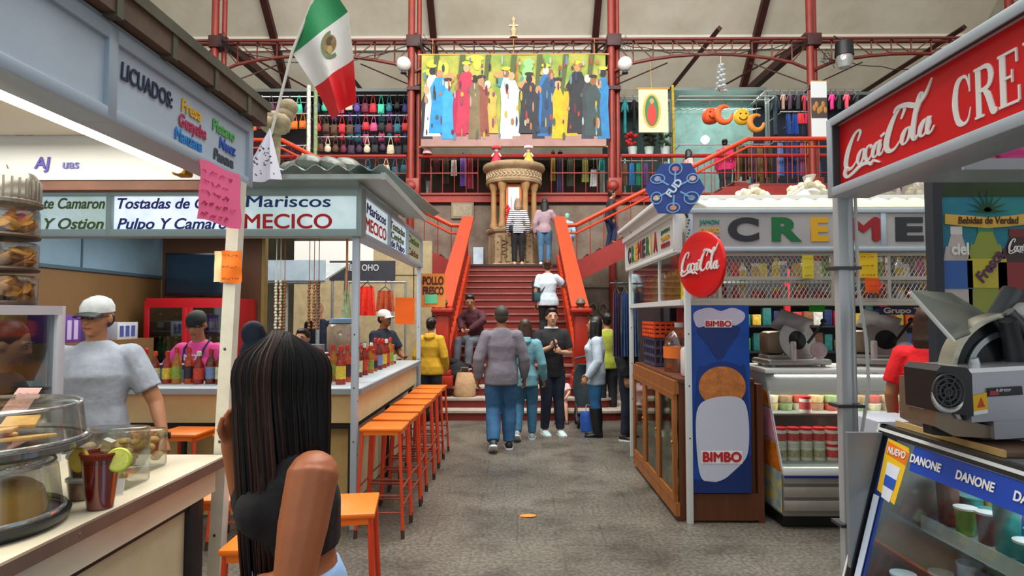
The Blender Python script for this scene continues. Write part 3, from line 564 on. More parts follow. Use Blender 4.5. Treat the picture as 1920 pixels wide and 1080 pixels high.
# corrugated roof
ROOFT = glass('corrugated_sheet', '#a9bdb8', .25, .3, .75)
def corr(x0, x1, y0, y1, z0, z1, amp, pitch, mt, label, th=.006):
    n = int((x1 - x0) / pitch * 6); m = MB(); rs = []
    for k in range(n + 1):
        x = x0 + (x1 - x0) * k / n; dz = amp * math.sin(2 * PI * (x - x0) / pitch)
        rs.append([V(x, y0, z0 + dz), V(x, y1, z1 + dz), V(x, y1, z1 + dz + th), V(x, y0, z0 + dz + th)])
    m.rings(rs); return tag(m.build('roof_sheet', mt), label, 'roof')
corr(-4.7, -.97, 4.38, 7.7, 2.66, 2.86, .022, .16, ROOFT, 'greenish corrugated roof sheet over the seafood stall')
m = MB(); m.bb(-4.7, -.98, 4.4, 4.44, 2.585, 2.62); m.bb(-.99, -.955, 4.4, 6.4, 2.58, 2.63); m.bb(-4.6, -1.2, 4.6, 4.64, 2.56, 2.63)
m.rings([[V(-1.2, 4.42, 2.6), V(-.98, 4.42, 2.6), V(-.98, 4.42, 2.61), V(-1.2, 4.42, 2.61)], [V(-1.2, 6.4, 2.62), V(-.98, 6.4, 2.6), V(-.98, 6.4, 2.61), V(-1.2, 6.4, 2.63)]])
tag(m.build('roof_edge', M('eave_metal', '#aeb9b4', .4, .3)), 'pale metal eave framing the corrugated seafood stall roof', 'roof edge')
for k, (x, y, sx, l) in enumerate(((-2.55, 5.0, .26, 'crumpled grey plastic bundle on the corrugated roof, left of two'), (-1.65, 5.1, .26, 'crumpled grey-green plastic bundle on the corrugated roof, right of two'))):
    m = MB()
    for q in range(9): m.ball((x + R.uniform(-sx, sx), y + R.uniform(-.2, .2), 2.78 + R.uniform(0, .06)), (R.uniform(.1, .17), .12, R.uniform(.05, .1)), 10, (0, R.uniform(-30, 30), 0))
    mo = m.build('plastic_bundle', glass('crumple_%d' % k, ('#8fa39c', '#7f8074')[k], .2, .25, .7)); tag(mo, l, 'bundle')
# stall interior walls
BRW = M('brown_ply', '#8d6a3f', .6, var=.14, vs=1.2, c2='#7a5c3c'); BLP = M('bluegrey_panel', '#7f9fb4', .4, var=.1, vs=1.5)
t = thing('stall_wall', 'brown plywood stall side wall with blue-grey panels on top', 'wall', (-4.5, 6.2, 0)); t['kind'] = 'structure'
m = MB(); m.bb(-4.56, -4.5, 4.9, 7.7, 0, 2.06); m.build('wall_board', BRW, t)
m = MB(); m.bb(-4.56, -4.49, 4.9, 7.7, 2.08, 2.7); m.mi = 1; m.bb(-4.5, -4.475, 4.9, 7.7, 2.05, 2.085); m.bb(-4.495, -4.48, 6.25, 6.27, 2.08, 2.7); m.build('upper_panel', [BLP, M('panel_rail', '#5b7486', .4, .4)], t)
t = thing('stall_wall', 'brown wooden rear partition of the seafood stall behind the fridge', 'wall', (-3.9, 7.72, 0)); t['kind'] = 'structure'
m = MB(); m.bb(-4.5, -3.22, 7.72, 7.78, 0, 2.75); m.build('wall_board', M('dark_ply', '#6a4630', .6, var=.15, vs=1.5), t)
m = MB(); m.bb(-3.23, -3.19, 7.7, 7.8, 0, 2.75); m.build('wall_trim', M('olive_door', '#8f7a44', .6, var=.1), t)
# fridge and television
FRD = M('fridge_red', '#b01420', .3, var=.05); DKIN = M('fridge_inside', '#1d2a2a', .5)
t = thing('drinks_fridge', 'red two-door drinks fridge below the television', 'fridge', (-3.8, 7.3, 0))
m = MB(); fx0, fx1, fy = -4.27, -3.27, 6.98
m.bb(fx0, fx1, 7.62, 7.66, 0, 1.79); m.bb(fx0, fx0 + .05, fy + .03, 7.64, 0, 1.79); m.bb(fx1 - .05, fx1, fy + .03, 7.64, 0, 1.79); m.bb(fx0, fx1, fy + .03, 7.64, 1.73, 1.79); m.bb(fx0, fx1, fy + .03, 7.64, 0, .2)
m.mi = 1; m.bb(fx0 + .05, fx1 - .05, 7.6, 7.62, .2, 1.73); m.build('body', [FRD, DKIN], t)
for i in range(2):
    xa = fx0 + i * .5; xb = xa + .5; m = MB()
    for a_ in ((xa, xa + .06, .2, 1.74), (xb - .06, xb, .2, 1.74)): m.bb(a_[0], a_[1], fy, fy + .03, a_[2], a_[3], .004)
    m.bb(xa, xb, fy, fy + .03, 1.68, 1.75); m.bb(xa, xb, fy, fy + .03, .2, .3); d = m.build('door', FRD, t)
    m = MB(); m.bb(xa + .05, xb - .05, fy + .01, fy + .016, .29, 1.69); m.build('pane', glass('fridge_glass', '#c9d8d4', .1), d)
for z in (.75, 1.08, 1.4):
    m = MB(); m.bb(fx0 + .05, fx1 - .05, fy + .08, 7.6, z, z + .015); m.build('shelf', M('wire_shelf', '#8e9696', .4, .5), t)
def bottle(m, x, y, z, h, r, cols=(0, 1, 2)):
    m.mi = cols[0]; m.lathe([(0, 0), (r, 0), (r, h * .58), (r * .85, h * .68), (r * .4, h * .8), (r * .36, h * .9), (0, h * .9)], (x, y, z), 12)
    m.mi = cols[2]; m.lathe([(r * 1.03, h * .16), (r * 1.03, h * .5)], (x, y, z), 12); m.mi = cols[1]; m.lathe([(0, h * .88), (r * .46, h * .88), (r * .44, h), (0, h)], (x, y, z), 10)
fb = [M('soda_green', '#1f7a55', .2), M('soda_cap', '#d8dadb', .4), M('soda_label', '#2f9a6d', .5), M('soda_dark', '#2a1410', .2)]
for z, row in ((1.096, 0), (1.416, 1), (.766, 2)):
    for k in range(9):
        x = fx0 + .1 + k * .095 + (.02 if k > 4 else 0)
        if row == 1 and k % 2: continue
        m = MB(); bottle(m, 0, 0, 0, .25 if row != 1 else .2, .035); o = m.build('soda_bottle', fb if row != 1 else [fb[3], fb[1], M('soda_lab%d' % (k % 3), ('#c9c3b0', '#7a62b0', '#c83a44')[k % 3], .5)]); o.location = (x, 7.14, z + .002)
        tag(o, '%s bottle from the left on the %s shelf of the red fridge' % (ordn(k), ('middle', 'top', 'lower')[row]), 'bottle', 'bottles in the red fridge')
t = thing('television', 'dark flat television with a bright reflection above the red fridge', 'television', (-3.7, 7.15, 1.8))
m = MB(); m.bb(-4.10, -3.28, 7.08, 7.14, 1.815, 2.32, .01); m.build('body', M('tv_black', '#0d0f12', .35), t)
m = MB(); m.bb(-4.07, -3.31, 7.07, 7.08, 1.85, 2.295); m.build('screen', M('tv_screen', '#0b1a28', .12), t)
m = MB(); m.bb(-3.85, -3.55, 7.05, 7.25, 1.792, 1.80); m.bb(-3.72, -3.68, 7.12, 7.16, 1.8, 1.9); m.build('stand', BLACK, t)
# shelf cabinet with cartons behind the capped man
t = thing('cabinet', 'low brown storage cabinet against the plywood wall', 'cabinet', (-4.3, 6.3, 0)); m = MB(); m.bb(-4.48, -4.1, 5.4, 6.9, 0, 1.34); m.build('body', BRW, t); m = MB(); m.bb(-4.1, -4.085, 5.45, 6.85, .1, 1.28); m.build('door', BRW, t)
for k, (y, w_, h, c, l) in enumerate(((5.65, .3, .26, '#6a3f9a', 'purple printed carton on the storage cabinet, behind the capped man'), (6.05, .3, .2, '#8a86c0', 'lilac printed carton on the storage cabinet'), (6.5, .34, .18, '#c9cfdb', 'white and blue printed pack beside the red fridge'))):
    m = MB(); m.box((-4.28, y, 1.34 + h / 2), (.28, w_, h), b=.004); m.mi = 1
    for q in range(3): m.bb(-4.139, -4.137, y - w_ * .4 + q * w_ * .28, y - w_ * .22 + q * w_ * .28, 1.37, 1.34 + h * .8)
    tag(m.build('carton', [M('carton_%d' % k, c, .55), M('carton_print_%d' % k, ('#c9b8e6', '#3f3f90', '#4a58a0')[k], .55)]), l, 'carton')
# hot sauce bottles: front row and side rows
SC = [('#9a2a12', '#c32018', '#d8b93a', 'amber-red sauce bottle with yellow label'), ('#7a3010', '#d23a18', '#c9c79a', 'brown sauce bottle with cream label'), ('#b8420f', '#c81f1c', '#3a2030', 'orange sauce bottle with dark label'), ('#8f1a10', '#e0d8c8', '#d0402a', 'red sauce bottle with orange-red label'), ('#6a2a18', '#b81a2a', '#7a86b0', 'dark red sauce bottle with blue label'), ('#b06a10', '#c8281a', '#8fa040', 'golden sauce bottle with green label')]
def sauce(i, x, y, z, label, h=.25):
    c = SC[i]; t = thing('sauce_bottle', label, 'bottle', (x, y, z), R.uniform(0, 360), 'hot sauce bottles on the seafood counter'); h *= 1.1; r = .039 * R.uniform(.92, 1.06)
    m = MB(); m.lathe([(0, 0), (r, 0), (r * 1.02, h * .02), (r, h * .56), (r * .8, h * .66), (r * .38, h * .78), (r * .36, h * .86), (0, h * .86)], (0, 0, 0), 14); m.build('bottle', M('sauce_%d' % i, c[0], .18, coat=.3), t, True)
    m = MB(); m.lathe([(0, h * .85), (r * .5, h * .85), (r * .48, h * .97), (r * .3, h), (0, h)], (0, 0, 0), 12); m.build('cap', M('sauce_cap_%d' % i, c[1], .4), t, True)
    m = MB(); m.lathe([(r * 1.03, h * .14), (r * 1.03, h * .48)], (0, 0, 0), 14); m.build('label', M('sauce_label_%d' % i, c[2], .5, var=.3, vs=70), t, True)
for k in range(9):
    i = (3, 5, 1, 0, 5, 2, 3, 4, 1)[k]; px = (255, 272, 290, 306, 331, 356, 381, 402, 412)[k] if k < 7 else (386, 408)[k - 7]
    px = 252 + k * 20.5; sauce(i, X(px, 4.98), 4.98 + .02 * (k % 2), 1.041, '%s, %s from the left in the front row' % (SC[i][3], ordn(k)), R.choice((.24, .26, .27)))
kk = 0
for row in range(3):
    for k in range(12):
        y = 4.95 + k * .19 + row * .05; x = -1.42 - row * .13 + R.uniform(-.006, .006); i = (k * 2 + row * 3 + k // 3) % 6
        if row == 2 and (k > 6 or k == 0) or row > 0 and abs(y - 5.72) < .2: continue
        sauce(i, x, y, 1.041, '%s, %s from the near end, %s row' % (SC[i][3], ordn(k), ('aisle side', 'middle side', 'inner side')[row]), R.choice((.2, .24, .27, .28)))
for k, (px, l) in enumerate(((575, 'first'), (598, 'second'))):
    sauce(k, X(px, 5.0), 5.06 - .03 * (k % 2), 1.041, '%s by the long-haired woman, %s of two' % (SC[k][3], l), .26)
# items standing on the side counter
t = thing('juice_dispenser', 'glass drink jar with a blue lid beside the corner post', 'drink dispenser', (-2.0, 5.55, 1.04)); t.location = (X(637, 5.6), 5.55, 1.0)
m = MB(); m.lathe([(0, .2), (.13, .2), (.15, .24), (.15, .44), (.13, .47), (.1, .48)], (0, 0, 0), 18); m.build('jar', glass('jar_amber', '#d8c0a0', .2, .1, .45), t, True); m = MB(); m.lathe([(0, .48), (.13, .48), (.13, .52), (0, .53)], (0, 0, 0), 18); m.build('lid', M('lid_blue', '#7fa9cc', .4), t, True); m = MB(); m.box((0, 0, .12), (.28, .26, .16), b=.02); m.box((0, 0, .02), (.28, .26, .04)); m.build('base', M('base_red', '#b81422', .35), t, True)
t.location = (-1.62, 5.72, 1.042)
for px, py0, py1, c, l, Y in ((690, 632, 668, '#6f9ab4', 'blue-grey canister at the back of the sauce rows', 6.6), (672, 628, 664, '#b8c0c4', 'steel canister at the back of the sauce rows', 6.4), (705, 640, 668, '#8f9a96', 'grey-green canister beside the blue-grey canister', 6.8)):
    m = MB(); x = -1.72; m.lathe([(0, 0), (.06, 0), (.06, .2), (.045, .23), (.045, .26), (0, .265)], (x, Y, 1.042), 16); tag(m.build('canister', M('can_' + c, c, .3, .3)), l, 'canister')
t = thing('cup_stacks', 'stacks of clear plastic cups beside the sauce bottles', 'cups', (-1.96, 5.3, 1.04))
for k in range(5):
    q = MB()
    for j in range(7): q.lathe([(.035, 0), (.047, .09), (.05, .092)], (-2.12 + .1 * k, 5.33 + .03 * (k % 2), 1.04 + j * .035), 14)
    q.build('cup_stack', glass('cups', '#c9d0d6', .25, .15, .35), t)
t = thing('napkin_pack', 'blue and white napkin pack lying behind the front sauce row', 'pack', (-3.0, 5.1, 1.04)); m = MB(); m.box((-2.95, 5.12, 1.115), (.42, .1, .15), b=.01); m.build('pack', M('pack_blue', '#7fb2dc', .4), t); m = MB(); m.bb(-3.15, -2.75, 5.065, 5.069, 1.15, 1.185); m.build('stripe', M('pack_stripe', '#2a3f9c', .4), t)
# navy bags on the inner counter
t = thing('backpack', 'navy backpack with pale blue pocket behind the long-haired woman', 'backpack', (X(505, 5.35), 5.1, 1.041))
m = MB(); m.ball((0, 0, .2), (.14, .1, .2), 16); m.ball((-.03, 0, .4), (.1, .08, .11), 14); m.build('body', M('navy_cloth', '#0f2138', .7, var=.1), t, True); m = MB(); m.ball((.09, -.06, .21), (.06, .05, .09), 12); m.build('pocket', M('pocket_blue', '#8aa4bc', .6), t, True)
m = MB(); m.tube([(.06, -.06, .46), (.12, -.08, .38), (.14, -.06, .25)], .01, 6); m.build('strap', BLACK, t, True)
# orange poster, poultry sign
paper('poster', 'plain bright orange poster hanging by the far seafood post', 'poster', 741, 777, 558, 608, 7.6, '#fb6a08', 0, None, .004)
m = MB()
for x in (-1.292, -1.285): m.cyl((x, 7.6, 1.8), (x, 7.6, 2.187), .003, seg=6)
m.build('cord', BLACK, bpy.data.objects['poster'])
t = thing('sign', 'orange hand-lettered POLLO FRESCO sign with a green note', 'sign', (-1.1, 7.74, 1.7))
m = MB(); a = P(790, 513, 7.73); b_ = P(835, 576, 7.73); m.bb(a.x, b_.x, 7.73, 7.75, b_.z, a.z); m.build('board', M('sign_orange', '#f0a050', .5, c2='#f5841f', vs=3), t)
for s, py in (('POLLO', 527), ('FRESCO', 546)):
    text('lettering', s, P(812, py, 7.725), .14, M('brown_ink', '#4a2010', .5), t, FRONT, 'CENTER', 0, .04, fitw=.265)
m = MB(); a = P(797, 552, 7.72); b_ = P(820, 569, 7.72); m.bb(a.x, b_.x, 7.72, 7.729, b_.z, a.z); m.build('note', M('note_green', '#6fd6a0', .6), t)
m = MB(); m.bb(-1.24, -1.0, 7.752, 7.765, 2.0, 2.03); m.bb(-1.24, -1.21, 7.657, 7.765, 2.0, 2.03); m.build('bracket', DSTEEL, t)
t = None
area('seafood_stall_lamp', (-2.8, 6.1, 2.55), (0, 0, 0), 2.2, 1.6, 48, (1, .96, .88))
m = MB(); m.bb(-3.4, -2.2, 6.05, 6.15, 2.60, 2.64); m.mi = 1; m.cyl((-3.35, 6.1, 2.585), (-2.25, 6.1, 2.585), .018); m.mi = 0
for x in (-3.3, -2.3): m.cyl((x, 6.1, 2.64), (x, 6.1, 2.73), .008)
tag(m.build('tube_lamp', [WHITE, _M['tube_glow']]), 'white tube lamp hanging under the seafood stall roof', 'lamp')
# ------------------------------------------------------------------ lettering by hand
def script_logo(mb, o, ux, uy, th=.002):
    def rb(p, w): ribbon(mb, p, w, o, ux, uy, th, 5)
    def ov(cx, cy, rx=.12, ry=.21, sl=.07):
        rb([(cx + rx * math.cos(a) + sl * math.sin(a), cy + ry * math.sin(a)) for a in [PI / 2 + k * PI / 5 for k in range(11)]], [.05, .11, .15, .13, .08, .05, .06, .1, .13, .09, .05])
    for dx in (0, 1.6):
        rb([(.60 + dx, .74), (.72 + dx, .98), (.62 + dx, 1.08), (.42 + dx, .95), (.2 + dx, .6), (.08 + dx, .22), (.14 + dx, 0), (.34 + dx, -.03), (.54 + dx, .14)], [.06, .1, .08, .12, .2, .2, .14, .08, .04])
    ov(.72, .2); ov(2.34, .2); ov(1.32, .2); ov(2.9, .2)
    rb([(1.14, .32), (1.1, .42), (.98, .38), (.9, .18), (.95, .0), (1.06, .02), (1.16, .14)], [.1, .06, .08, .13, .1, .06, .04])
    for dx in (0, 1.58): rb([(1.48 + dx, .44), (1.4 + dx, .14), (1.43 + dx, 0), (1.52 + dx, .02), (1.6 + dx, .14)], [.12, .12, .09, .05, .04])
    rb([(1.5, .52), (1.64, .57)], [.08, .09])
    rb([(2.62, .5), (2.74, .78), (2.86, 1.02), (2.88, 1.14)], [.04, .06, .07, .06]); rb([(2.88, 1.1), (2.87, 1.17), (2.78, 1.12), (2.66, .72), (2.56, .22), (2.6, .0), (2.72, .08)], [.04, .05, .09, .14, .15, .1, .04])
    rb([(1.98, 1.0), (2.1, 1.12), (2.4, 1.06), (2.68, .92), (2.95, 1.06), (3.16, 1.42)], [.05, .1, .14, .14, .1, .02])
    rb([(.12, .05), (.04, -.14), (.14, -.28), (.4, -.22), (.72, -.08), (1.0, -.1), (1.12, -.2), (1.2, -.1), (1.45, -.24)], [.16, .14, .08, .1, .13, .1, .05, .09, .02])
def serif(mb, s, o, ux, uy, th=.002):
    """heavy serif capitals, each on a cell 1 wide and 1 high; ux and uy are vectors"""
    G = {'C': [([(.82, .70), (.70, .93), (.5, .98), (.25, .86), (.14, .5), (.25, .14), (.5, .02), (.72, .08), (.84, .3)], [.05, .07, .07, .2, .27, .2, .07, .06, .03]), ([(.82, .62), (.82, .98)], .05)],
         'R': [([(.2, 0), (.2, 1)], .22), ([(.03, .02), (.42, .02)], .05), ([(.03, .98), (.3, .98)], .05), ([(.22, .96), (.6, .95), (.74, .75), (.6, .55), (.22, .52)], [.06, .1, .22, .1, .06]), ([(.42, .52), (.62, .35), (.78, .06), (.95, .03)], [.06, .2, .2, .05])],
         'E': [([(.2, 0), (.2, 1)], .22), ([(.03, .02), (.78, .02)], .05), ([(.03, .98), (.75, .98)], .05), ([(.25, .52), (.56, .52)], .05), ([(.56, .4), (.56, .64)], .05), ([(.74, .98), (.74, .74)], .06), ([(.8, .02), (.8, .3)], .06)],
         'M': [([(.13, 0), (.13, 1)], .07), ([(.0, .02), (.28, .02)], .05), ([(.0, .98), (.2, .98)], .05), ([(.17, .98), (.5, .08)], .22), ([(.5, .08), (.8, .98)], .07), ([(.86, 0), (.86, 1)], .22), ([(.7, .02), (1.02, .02)], .05), ([(.8, .98), (1.02, .98)], .05)],
         'I': [([(.3, 0), (.3, 1)], .24), ([(.1, .02), (.5, .02)], .05), ([(.1, .98), (.5, .98)], .05)],
         'A': [([(.12, .02), (.45, .98)], .07), ([(.45, .98), (.82, .02)], .24), ([(.25, .35), (.65, .35)], .06), ([(0, .02), (.28, .02)], .05), ([(.62, .02), (1, .02)], .05)]}
    x = 0
    for ch in s:
        for p, w_ in G[ch]: ribbon(mb, p, w_, Vector(o) + Vector(ux) * x, ux, uy, th, 4)
        x += .62 if ch == 'I' else 1.0 if ch != 'M' else 1.12
# ------------------------------------------------------------------ cola sign, its post, stall roof
COLA = M('cola_red', '#e00f17', .35, var=.05, vs=4); WPAINT = M('white_letter', '#f2f0ec', .45)
t = thing('sign', 'long red overhead cola sign reading CREMERIA beside the script logo', 'sign', (1.25, 1.3, 2.06))
m = MB(); m.bb(1.23, 1.34, .2, 2.34, 2.075, 2.325); m.build('panel', COLA, t)
m = MB()
for z0, z1 in ((2.05, 2.085), (2.32, 2.352)): m.bb(1.2, 1.36, .2, 2.36, z0, z1, .003)
m.bb(1.2, 1.36, 2.33, 2.365, 2.05, 2.352, .003); m.build('frame', ALU, t)
m = MB(); m.bb(1.205, 1.215, .2, 2.33, 2.08, 2.086); m.bb(1.205, 1.215, .2, 2.33, 2.318, 2.325); m.bb(1.205, 1.23, 2.322, 2.332, 2.08, 2.32); m.build('inner_edge', M('sign_dark_edge', '#33383c', .5), t)
m = MB(); script_logo(m, (1.229, 2.292, 2.142), (0, -.157, 0), (0, 0, .112)); m.build('logo', WPAINT, t, smooth=False)
m = MB(); serif(m, 'CREMERIA', (1.23, 1.72, 2.122), (0, -.083, 0), (0, 0, .135)); m.build('lettering', WPAINT, t, smooth=False)
pm = M('post_silver', '#c3c8cb', .35, .4)
m = MB(); m.bb(1.245, 1.285, 2.38, 2.42, 0, 2.36, .004); m.cyl((1.31, 2.43, .05), (1.31, 2.43, 2.3), .02, seg=10); m.mi = 1
for z in (.8, 1.25, 1.78): m.box((1.275, 2.405, z), (.1, .08, .012))
m.mi = 2; m.tube([(1.335, 2.42, 2.2), (1.335, 2.41, 1.7), (1.355, 2.40, 1.5), (1.36, 2.40, 1.32), (1.33, 2.41, 1.12), (1.335, 2.42, .8), (1.335, 2.42, .1)], .007, 6)
tag(m.build('post', [pm, DSTEEL, M('cable_white', '#dcdcd8', .5)]), 'silver steel post with a white cable below the red cola sign', 'post')
corr(1.36, 3.6, .25, 2.5, 2.40, 2.43, .015, .12, M('roof_dark_sheet', '#26282a', .5, .3), 'dark corrugated roof sheet of the near right stall')
m = MB(); m.bb(1.36, 3.6, 2.44, 2.49, 2.32, 2.40)
for y in (.8, 1.6): m.bb(1.36, 3.6, y, y + .04, 2.34, 2.39)
tag(m.build('roof_beam', M('beam_dark', '#3a3c3e', .5, .4)), 'dark steel roof beams of the near right stall', 'beam')
# ------------------------------------------------------------------ slanted display case with yoghurts
t = thing('display_case', 'slanted glass refrigerated case with a blue lettered strip under the large slicer', 'display case', (1.5, 1.2, 0))
def sx(z): return 1.10 + (z - .65) * (.15 / .57)
yf, yn = 2.14, .25
m = MB(); m.bb(1.12, 1.95, yn, yf, .02, .60, .01); m.bb(1.25, 1.95, yn, yf, 1.195, 1.222); m.bb(1.92, 1.95, yn, yf, .6, 1.2); m.build('cabinet', M('case_grey', '#6d7274', .45, .3), t)
def slat(m, ya, yb, za, zb, off, th):
    m.rings([[V(sx(z) + off, y, z), V(sx(z) + off + th, y, z)] for y, z in ((ya, za), (yb, za), (yb, zb), (ya, zb))] + [[V(sx(za) + off, ya, za), V(sx(za) + off + th, ya, za)]], cap=False, closed=False) if False else m.rings([[V(sx(za) + off, ya, za), V(sx(za) + off, yb, za), V(sx(zb) + off, yb, zb), V(sx(zb) + off, ya, zb)], [V(sx(za) + off + th, ya, za), V(sx(za) + off + th, yb, za), V(sx(zb) + off + th, yb, zb), V(sx(zb) + off + th, ya, zb)]])
m = MB(); slat(m, yn, yf, .63, 1.2, .004, .004); m.build('front_glass', glass('case_front_glass', '#f2f7f5', .03, .03, 0., .13), t)
m = MB(); slat(m, yf - .035, yf + .004, .58, 1.225, -.006, .02); slat(m, yn, yf, 1.193, 1.225, -.006, .02); slat(m, yn, yf, .58, .63, -.006, .02); m.build('frame', M('frame_black', '#16181b', .3), t)
m = MB(); slat(m, yf - .008, yf + .001, .58, 1.226, -.009, .004); slat(m, yn, yf, 1.206, 1.215, -.009, .004); m.build('frame_line', M('frame_white_line', '#e3e6e4', .35), t)
m = MB(); slat(m, yf - .075, yf - .045, .66, 1.0, .002, .002); m.build('side_strip', M('strip_white', '#cfdcee', .4), t)
m = MB(); slat(m, yf - .09, yf - .036, .63, 1.2, .0085, .002); m.mi = 0; slat(m, yn, yf - .195, 1.115, 1.19, -.002, .003); st_ = m.build('brand_strip', M('strip_blue', '#1146b4', .4), t)
for k in range(9): text('lettering', 'DANONE', (sx(1.155) - .0055, 1.88 - k * .2, 1.153), .034, WPAINT, st_, (75.3, 0, -90), 'CENTER', 0, .03, .95, .0005)
m = MB(); m.bb(1.12, 1.9, yf - .03, yf - .012, .6, 1.2); m.build('end_panel', M('case_end', '#8d9296', .4, .3), t)
for z, xa in ((.90, 1.36), (.63, 1.14)):
    m = MB(); m.bb(xa, 1.9, yn, yf - .04, z, z + .012); m.mi = 1; m.bb(xa - .008, xa, yn, yf - .04, z - .02, z + .03); m.build('shelf', [M('case_shelf', '#9aa4a0', .4, .3), M('shelf_rail', '#b9c0b8', .4)], t)
# sticker
t = thing('sticker', 'yellow NUEVO sticker with a yoghurt cup on the slanted glass', 'sticker', (sx(1.1), 2.03, 1.02))
def onglass(mb, poly, th, off): mb.prism([(p[0], p[1]) for p in poly], (sx(1.0) - off, 2.075, 1.0), (0, -1, 0), (.2548, 0, .967), th)
m = MB(); onglass(m, [(.0, .02), (.1, .0), (.115, .17), (.105, .185), (-.005, .195), (-.005, .15)], .0006, .002); m.build('sheet', M('sticker_yellow', '#f6c41c', .4), t)
m = MB(); onglass(m, [(.003, .145), (.11, .13), (.112, .17), (.0, .185)], .0006, .003); m.build('banner', M('sticker_orange', '#f07a14', .4), t)
m = MB(); onglass(m, [(.03, .005), (.075, .0), (.09, .115), (.02, .12)], .0006, .003); m.build('cup_picture', M('sticker_white', '#e6ecf6', .4), t)
m = MB(); onglass(m, [(.028, .045), (.082, .04), (.085, .075), (.026, .08)], .0006, .004); m.build('cup_band', M('sticker_blue', '#2a56c0', .4), t)
text('lettering', 'NUEVO', (sx(1.15) - .0045, 2.018, 1.153), .03, WPAINT, t, (75.3, 0, -90), 'CENTER', 0, .03, .9, .0004)
# yoghurts and bags inside
TUBC = ['#2f6fc4', '#c8d6e6', '#b23a52', '#3f9a4a', '#d9c24a', '#7a4a9a', '#e2e6e8', '#5a3a3a', '#d0559a', '#2a8a8a']
rr = random.Random(11); n = 0
for z, xr, rows in ((.914, (1.405, 1.49, 1.575, 1.66, 1.745, 1.83), 4), (.645, (1.2, 1.29, 1.38, 1.47, 1.56), 4)):
    for ri, x in enumerate(xr):
        for k in range(15):
            y = 2.05 - k * .082
            c = rr.choice(TUBC); h = rr.uniform(.06, .15); r = rr.uniform(.026, .035); m = MB()
            t = thing('yoghurt_tub', 'dairy tub, %s from the far end, %s row, %s shelf of the slanted case' % (ordn(k), ORD[ri], 'upper' if z > .8 else 'lower'), 'tub', (x + rr.uniform(-.01, .01), y, z), rr.uniform(0, 360), 'dairy tubs in the slanted case')
            m.lathe([(0, 0), (r * .8, 0), (r, h)], (0, 0, 0), 14); m.build('tub', M('tubc_' + c, c, .35, var=.25, vs=30), t, True)
            c2 = rr.choice(('#e6eaee', '#c9d4e0', c)); m = MB(); m.lathe([(r, h), (r * 1.08, h), (r * 1.08, h + .006), (0, h + .008)], (0, 0, 0), 14); m.build('lid', M('tubl_' + c2, c2, .3), t, True)
area('case_lamp', (1.6, 1.3, 1.17), (0, 0, 0), .3, 1.4, 9, (.95, 1, 1))
# ------------------------------------------------------------------ big slicer on the case
t = thing('meat_slicer', 'large silver meat slicer with black fan housing on the slanted case', 'meat slicer', (1.4, 1.85, 1.25))
SY = 1.74
def Q(px, py, y=SY): return P(px, py, y)
def pr(mb, pts, y0, y1): mb.rings([[P(a, b_, SY) + V(0, y0 - SY, 0) for a, b_ in pts], [P(a, b_, SY) + V(0, y1 - SY, 0) for a, b_ in pts]])
SIL = M('slicer_silver', '#a9abb2', .3, .55, var=.08, vs=3); SILD = M('slicer_bronze', '#8a7a68', .35, .6, var=.12, vs=4); RUB = M('rubber', '#17181a', .6)
m = MB(); pr(m, [(1752, 714), (1760, 714), (1796, 785), (1860, 800), (1862, 822), (1790, 818), (1754, 800)], 1.74, 1.90); m.mi = 1; pr(m, [(1752, 714), (1760, 714), (1800, 785), (1792, 785)], 1.732, 1.738); m.build('base', [SILD, SIL], t)
m = MB(); pr(m, [(1855, 788), (1990, 776), (1990, 815), (1858, 822)], 1.725, 1.92); m.build('front_base', SIL, t)
m = MB(); pr(m, [(1756, 798), (1795, 806), (1795, 822), (1758, 818)], 1.76, 1.8); pr(m, [(1800, 815), (1990, 815), (1990, 826), (1850, 826)], 1.75, 1.9); m.build('foot', RUB, t)
m = MB(); pr(m, [(1745, 694), (1754, 684), (1800, 688), (1810, 700), (1813, 778), (1749, 770)], 1.715, 1.86); hb = m.build('fan_housing', M('fan_black', '#1a1b1f', .35), t)
m = MB(); c = Q(1778, 735, 1.708)
for r in (.044, .034, .022, .01): m.tube([c + V(r * math.cos(a * PI / 14), 0, r * 1.12 * math.sin(a * PI / 14)) for a in range(29)], .0028, 6)
for a in range(8): m.cyl(c, c + V(.044 * math.cos(a * PI / 4 + .2), 0, .049 * math.sin(a * PI / 4 + .2)), .002, seg=5)
m.mi = 1; m.tube([c + V(.046 * math.cos(a), -.001, .051 * math.sin(a)) for a in [PI + k * PI / 12 for k in range(11)]], [.001, .004, .006, .007, .008, .008, .008, .007, .006, .004, .001], 6); m.build('fan_grille', [M('grille', '#3a3c40', .4), M('grille_chrome', '#b8b8b4', .25, .7)], hb)
m = MB(); pr(m, [(1806, 694), (1990, 686), (1990, 778), (1812, 790)], 1.72, 1.92); m.mi = 1; pr(m, [(1804, 690), (1990, 680), (1990, 688), (1806, 698)], 1.715, 1.925); body = m.build('motor_housing', [SIL, M('slicer_edge', '#d6d7d8', .2, .6)], t)
m = MB(); pr(m, [(1812, 740), (1838, 734), (1840, 765), (1814, 769)], 1.716, 1.72); m.mi = 1; pr(m, [(1814, 769), (1840, 765), (1840, 772), (1814, 776)], 1.716, 1.72); m.mi = 2; pr(m, [(1820, 762), (1834, 760), (1827, 743)], 1.714, 1.716); m.build('warning_label', [M('warn_yellow', '#e6b31c', .5), WHITE, M('warn_red', '#c0451c', .5)], body)
m = MB(); pr(m, [(1840, 726), (1902, 722), (1904, 738), (1838, 742)], 1.714, 1.72); bd = m.build('badge', M('badge_black', '#101114', .35), body)
m = MB(); pr(m, [(1842, 731), (1858, 730), (1858, 738), (1841, 739)], 1.711, 1.714); m.build('badge_logo', M('badge_red', '#a0303a', .4), bd)
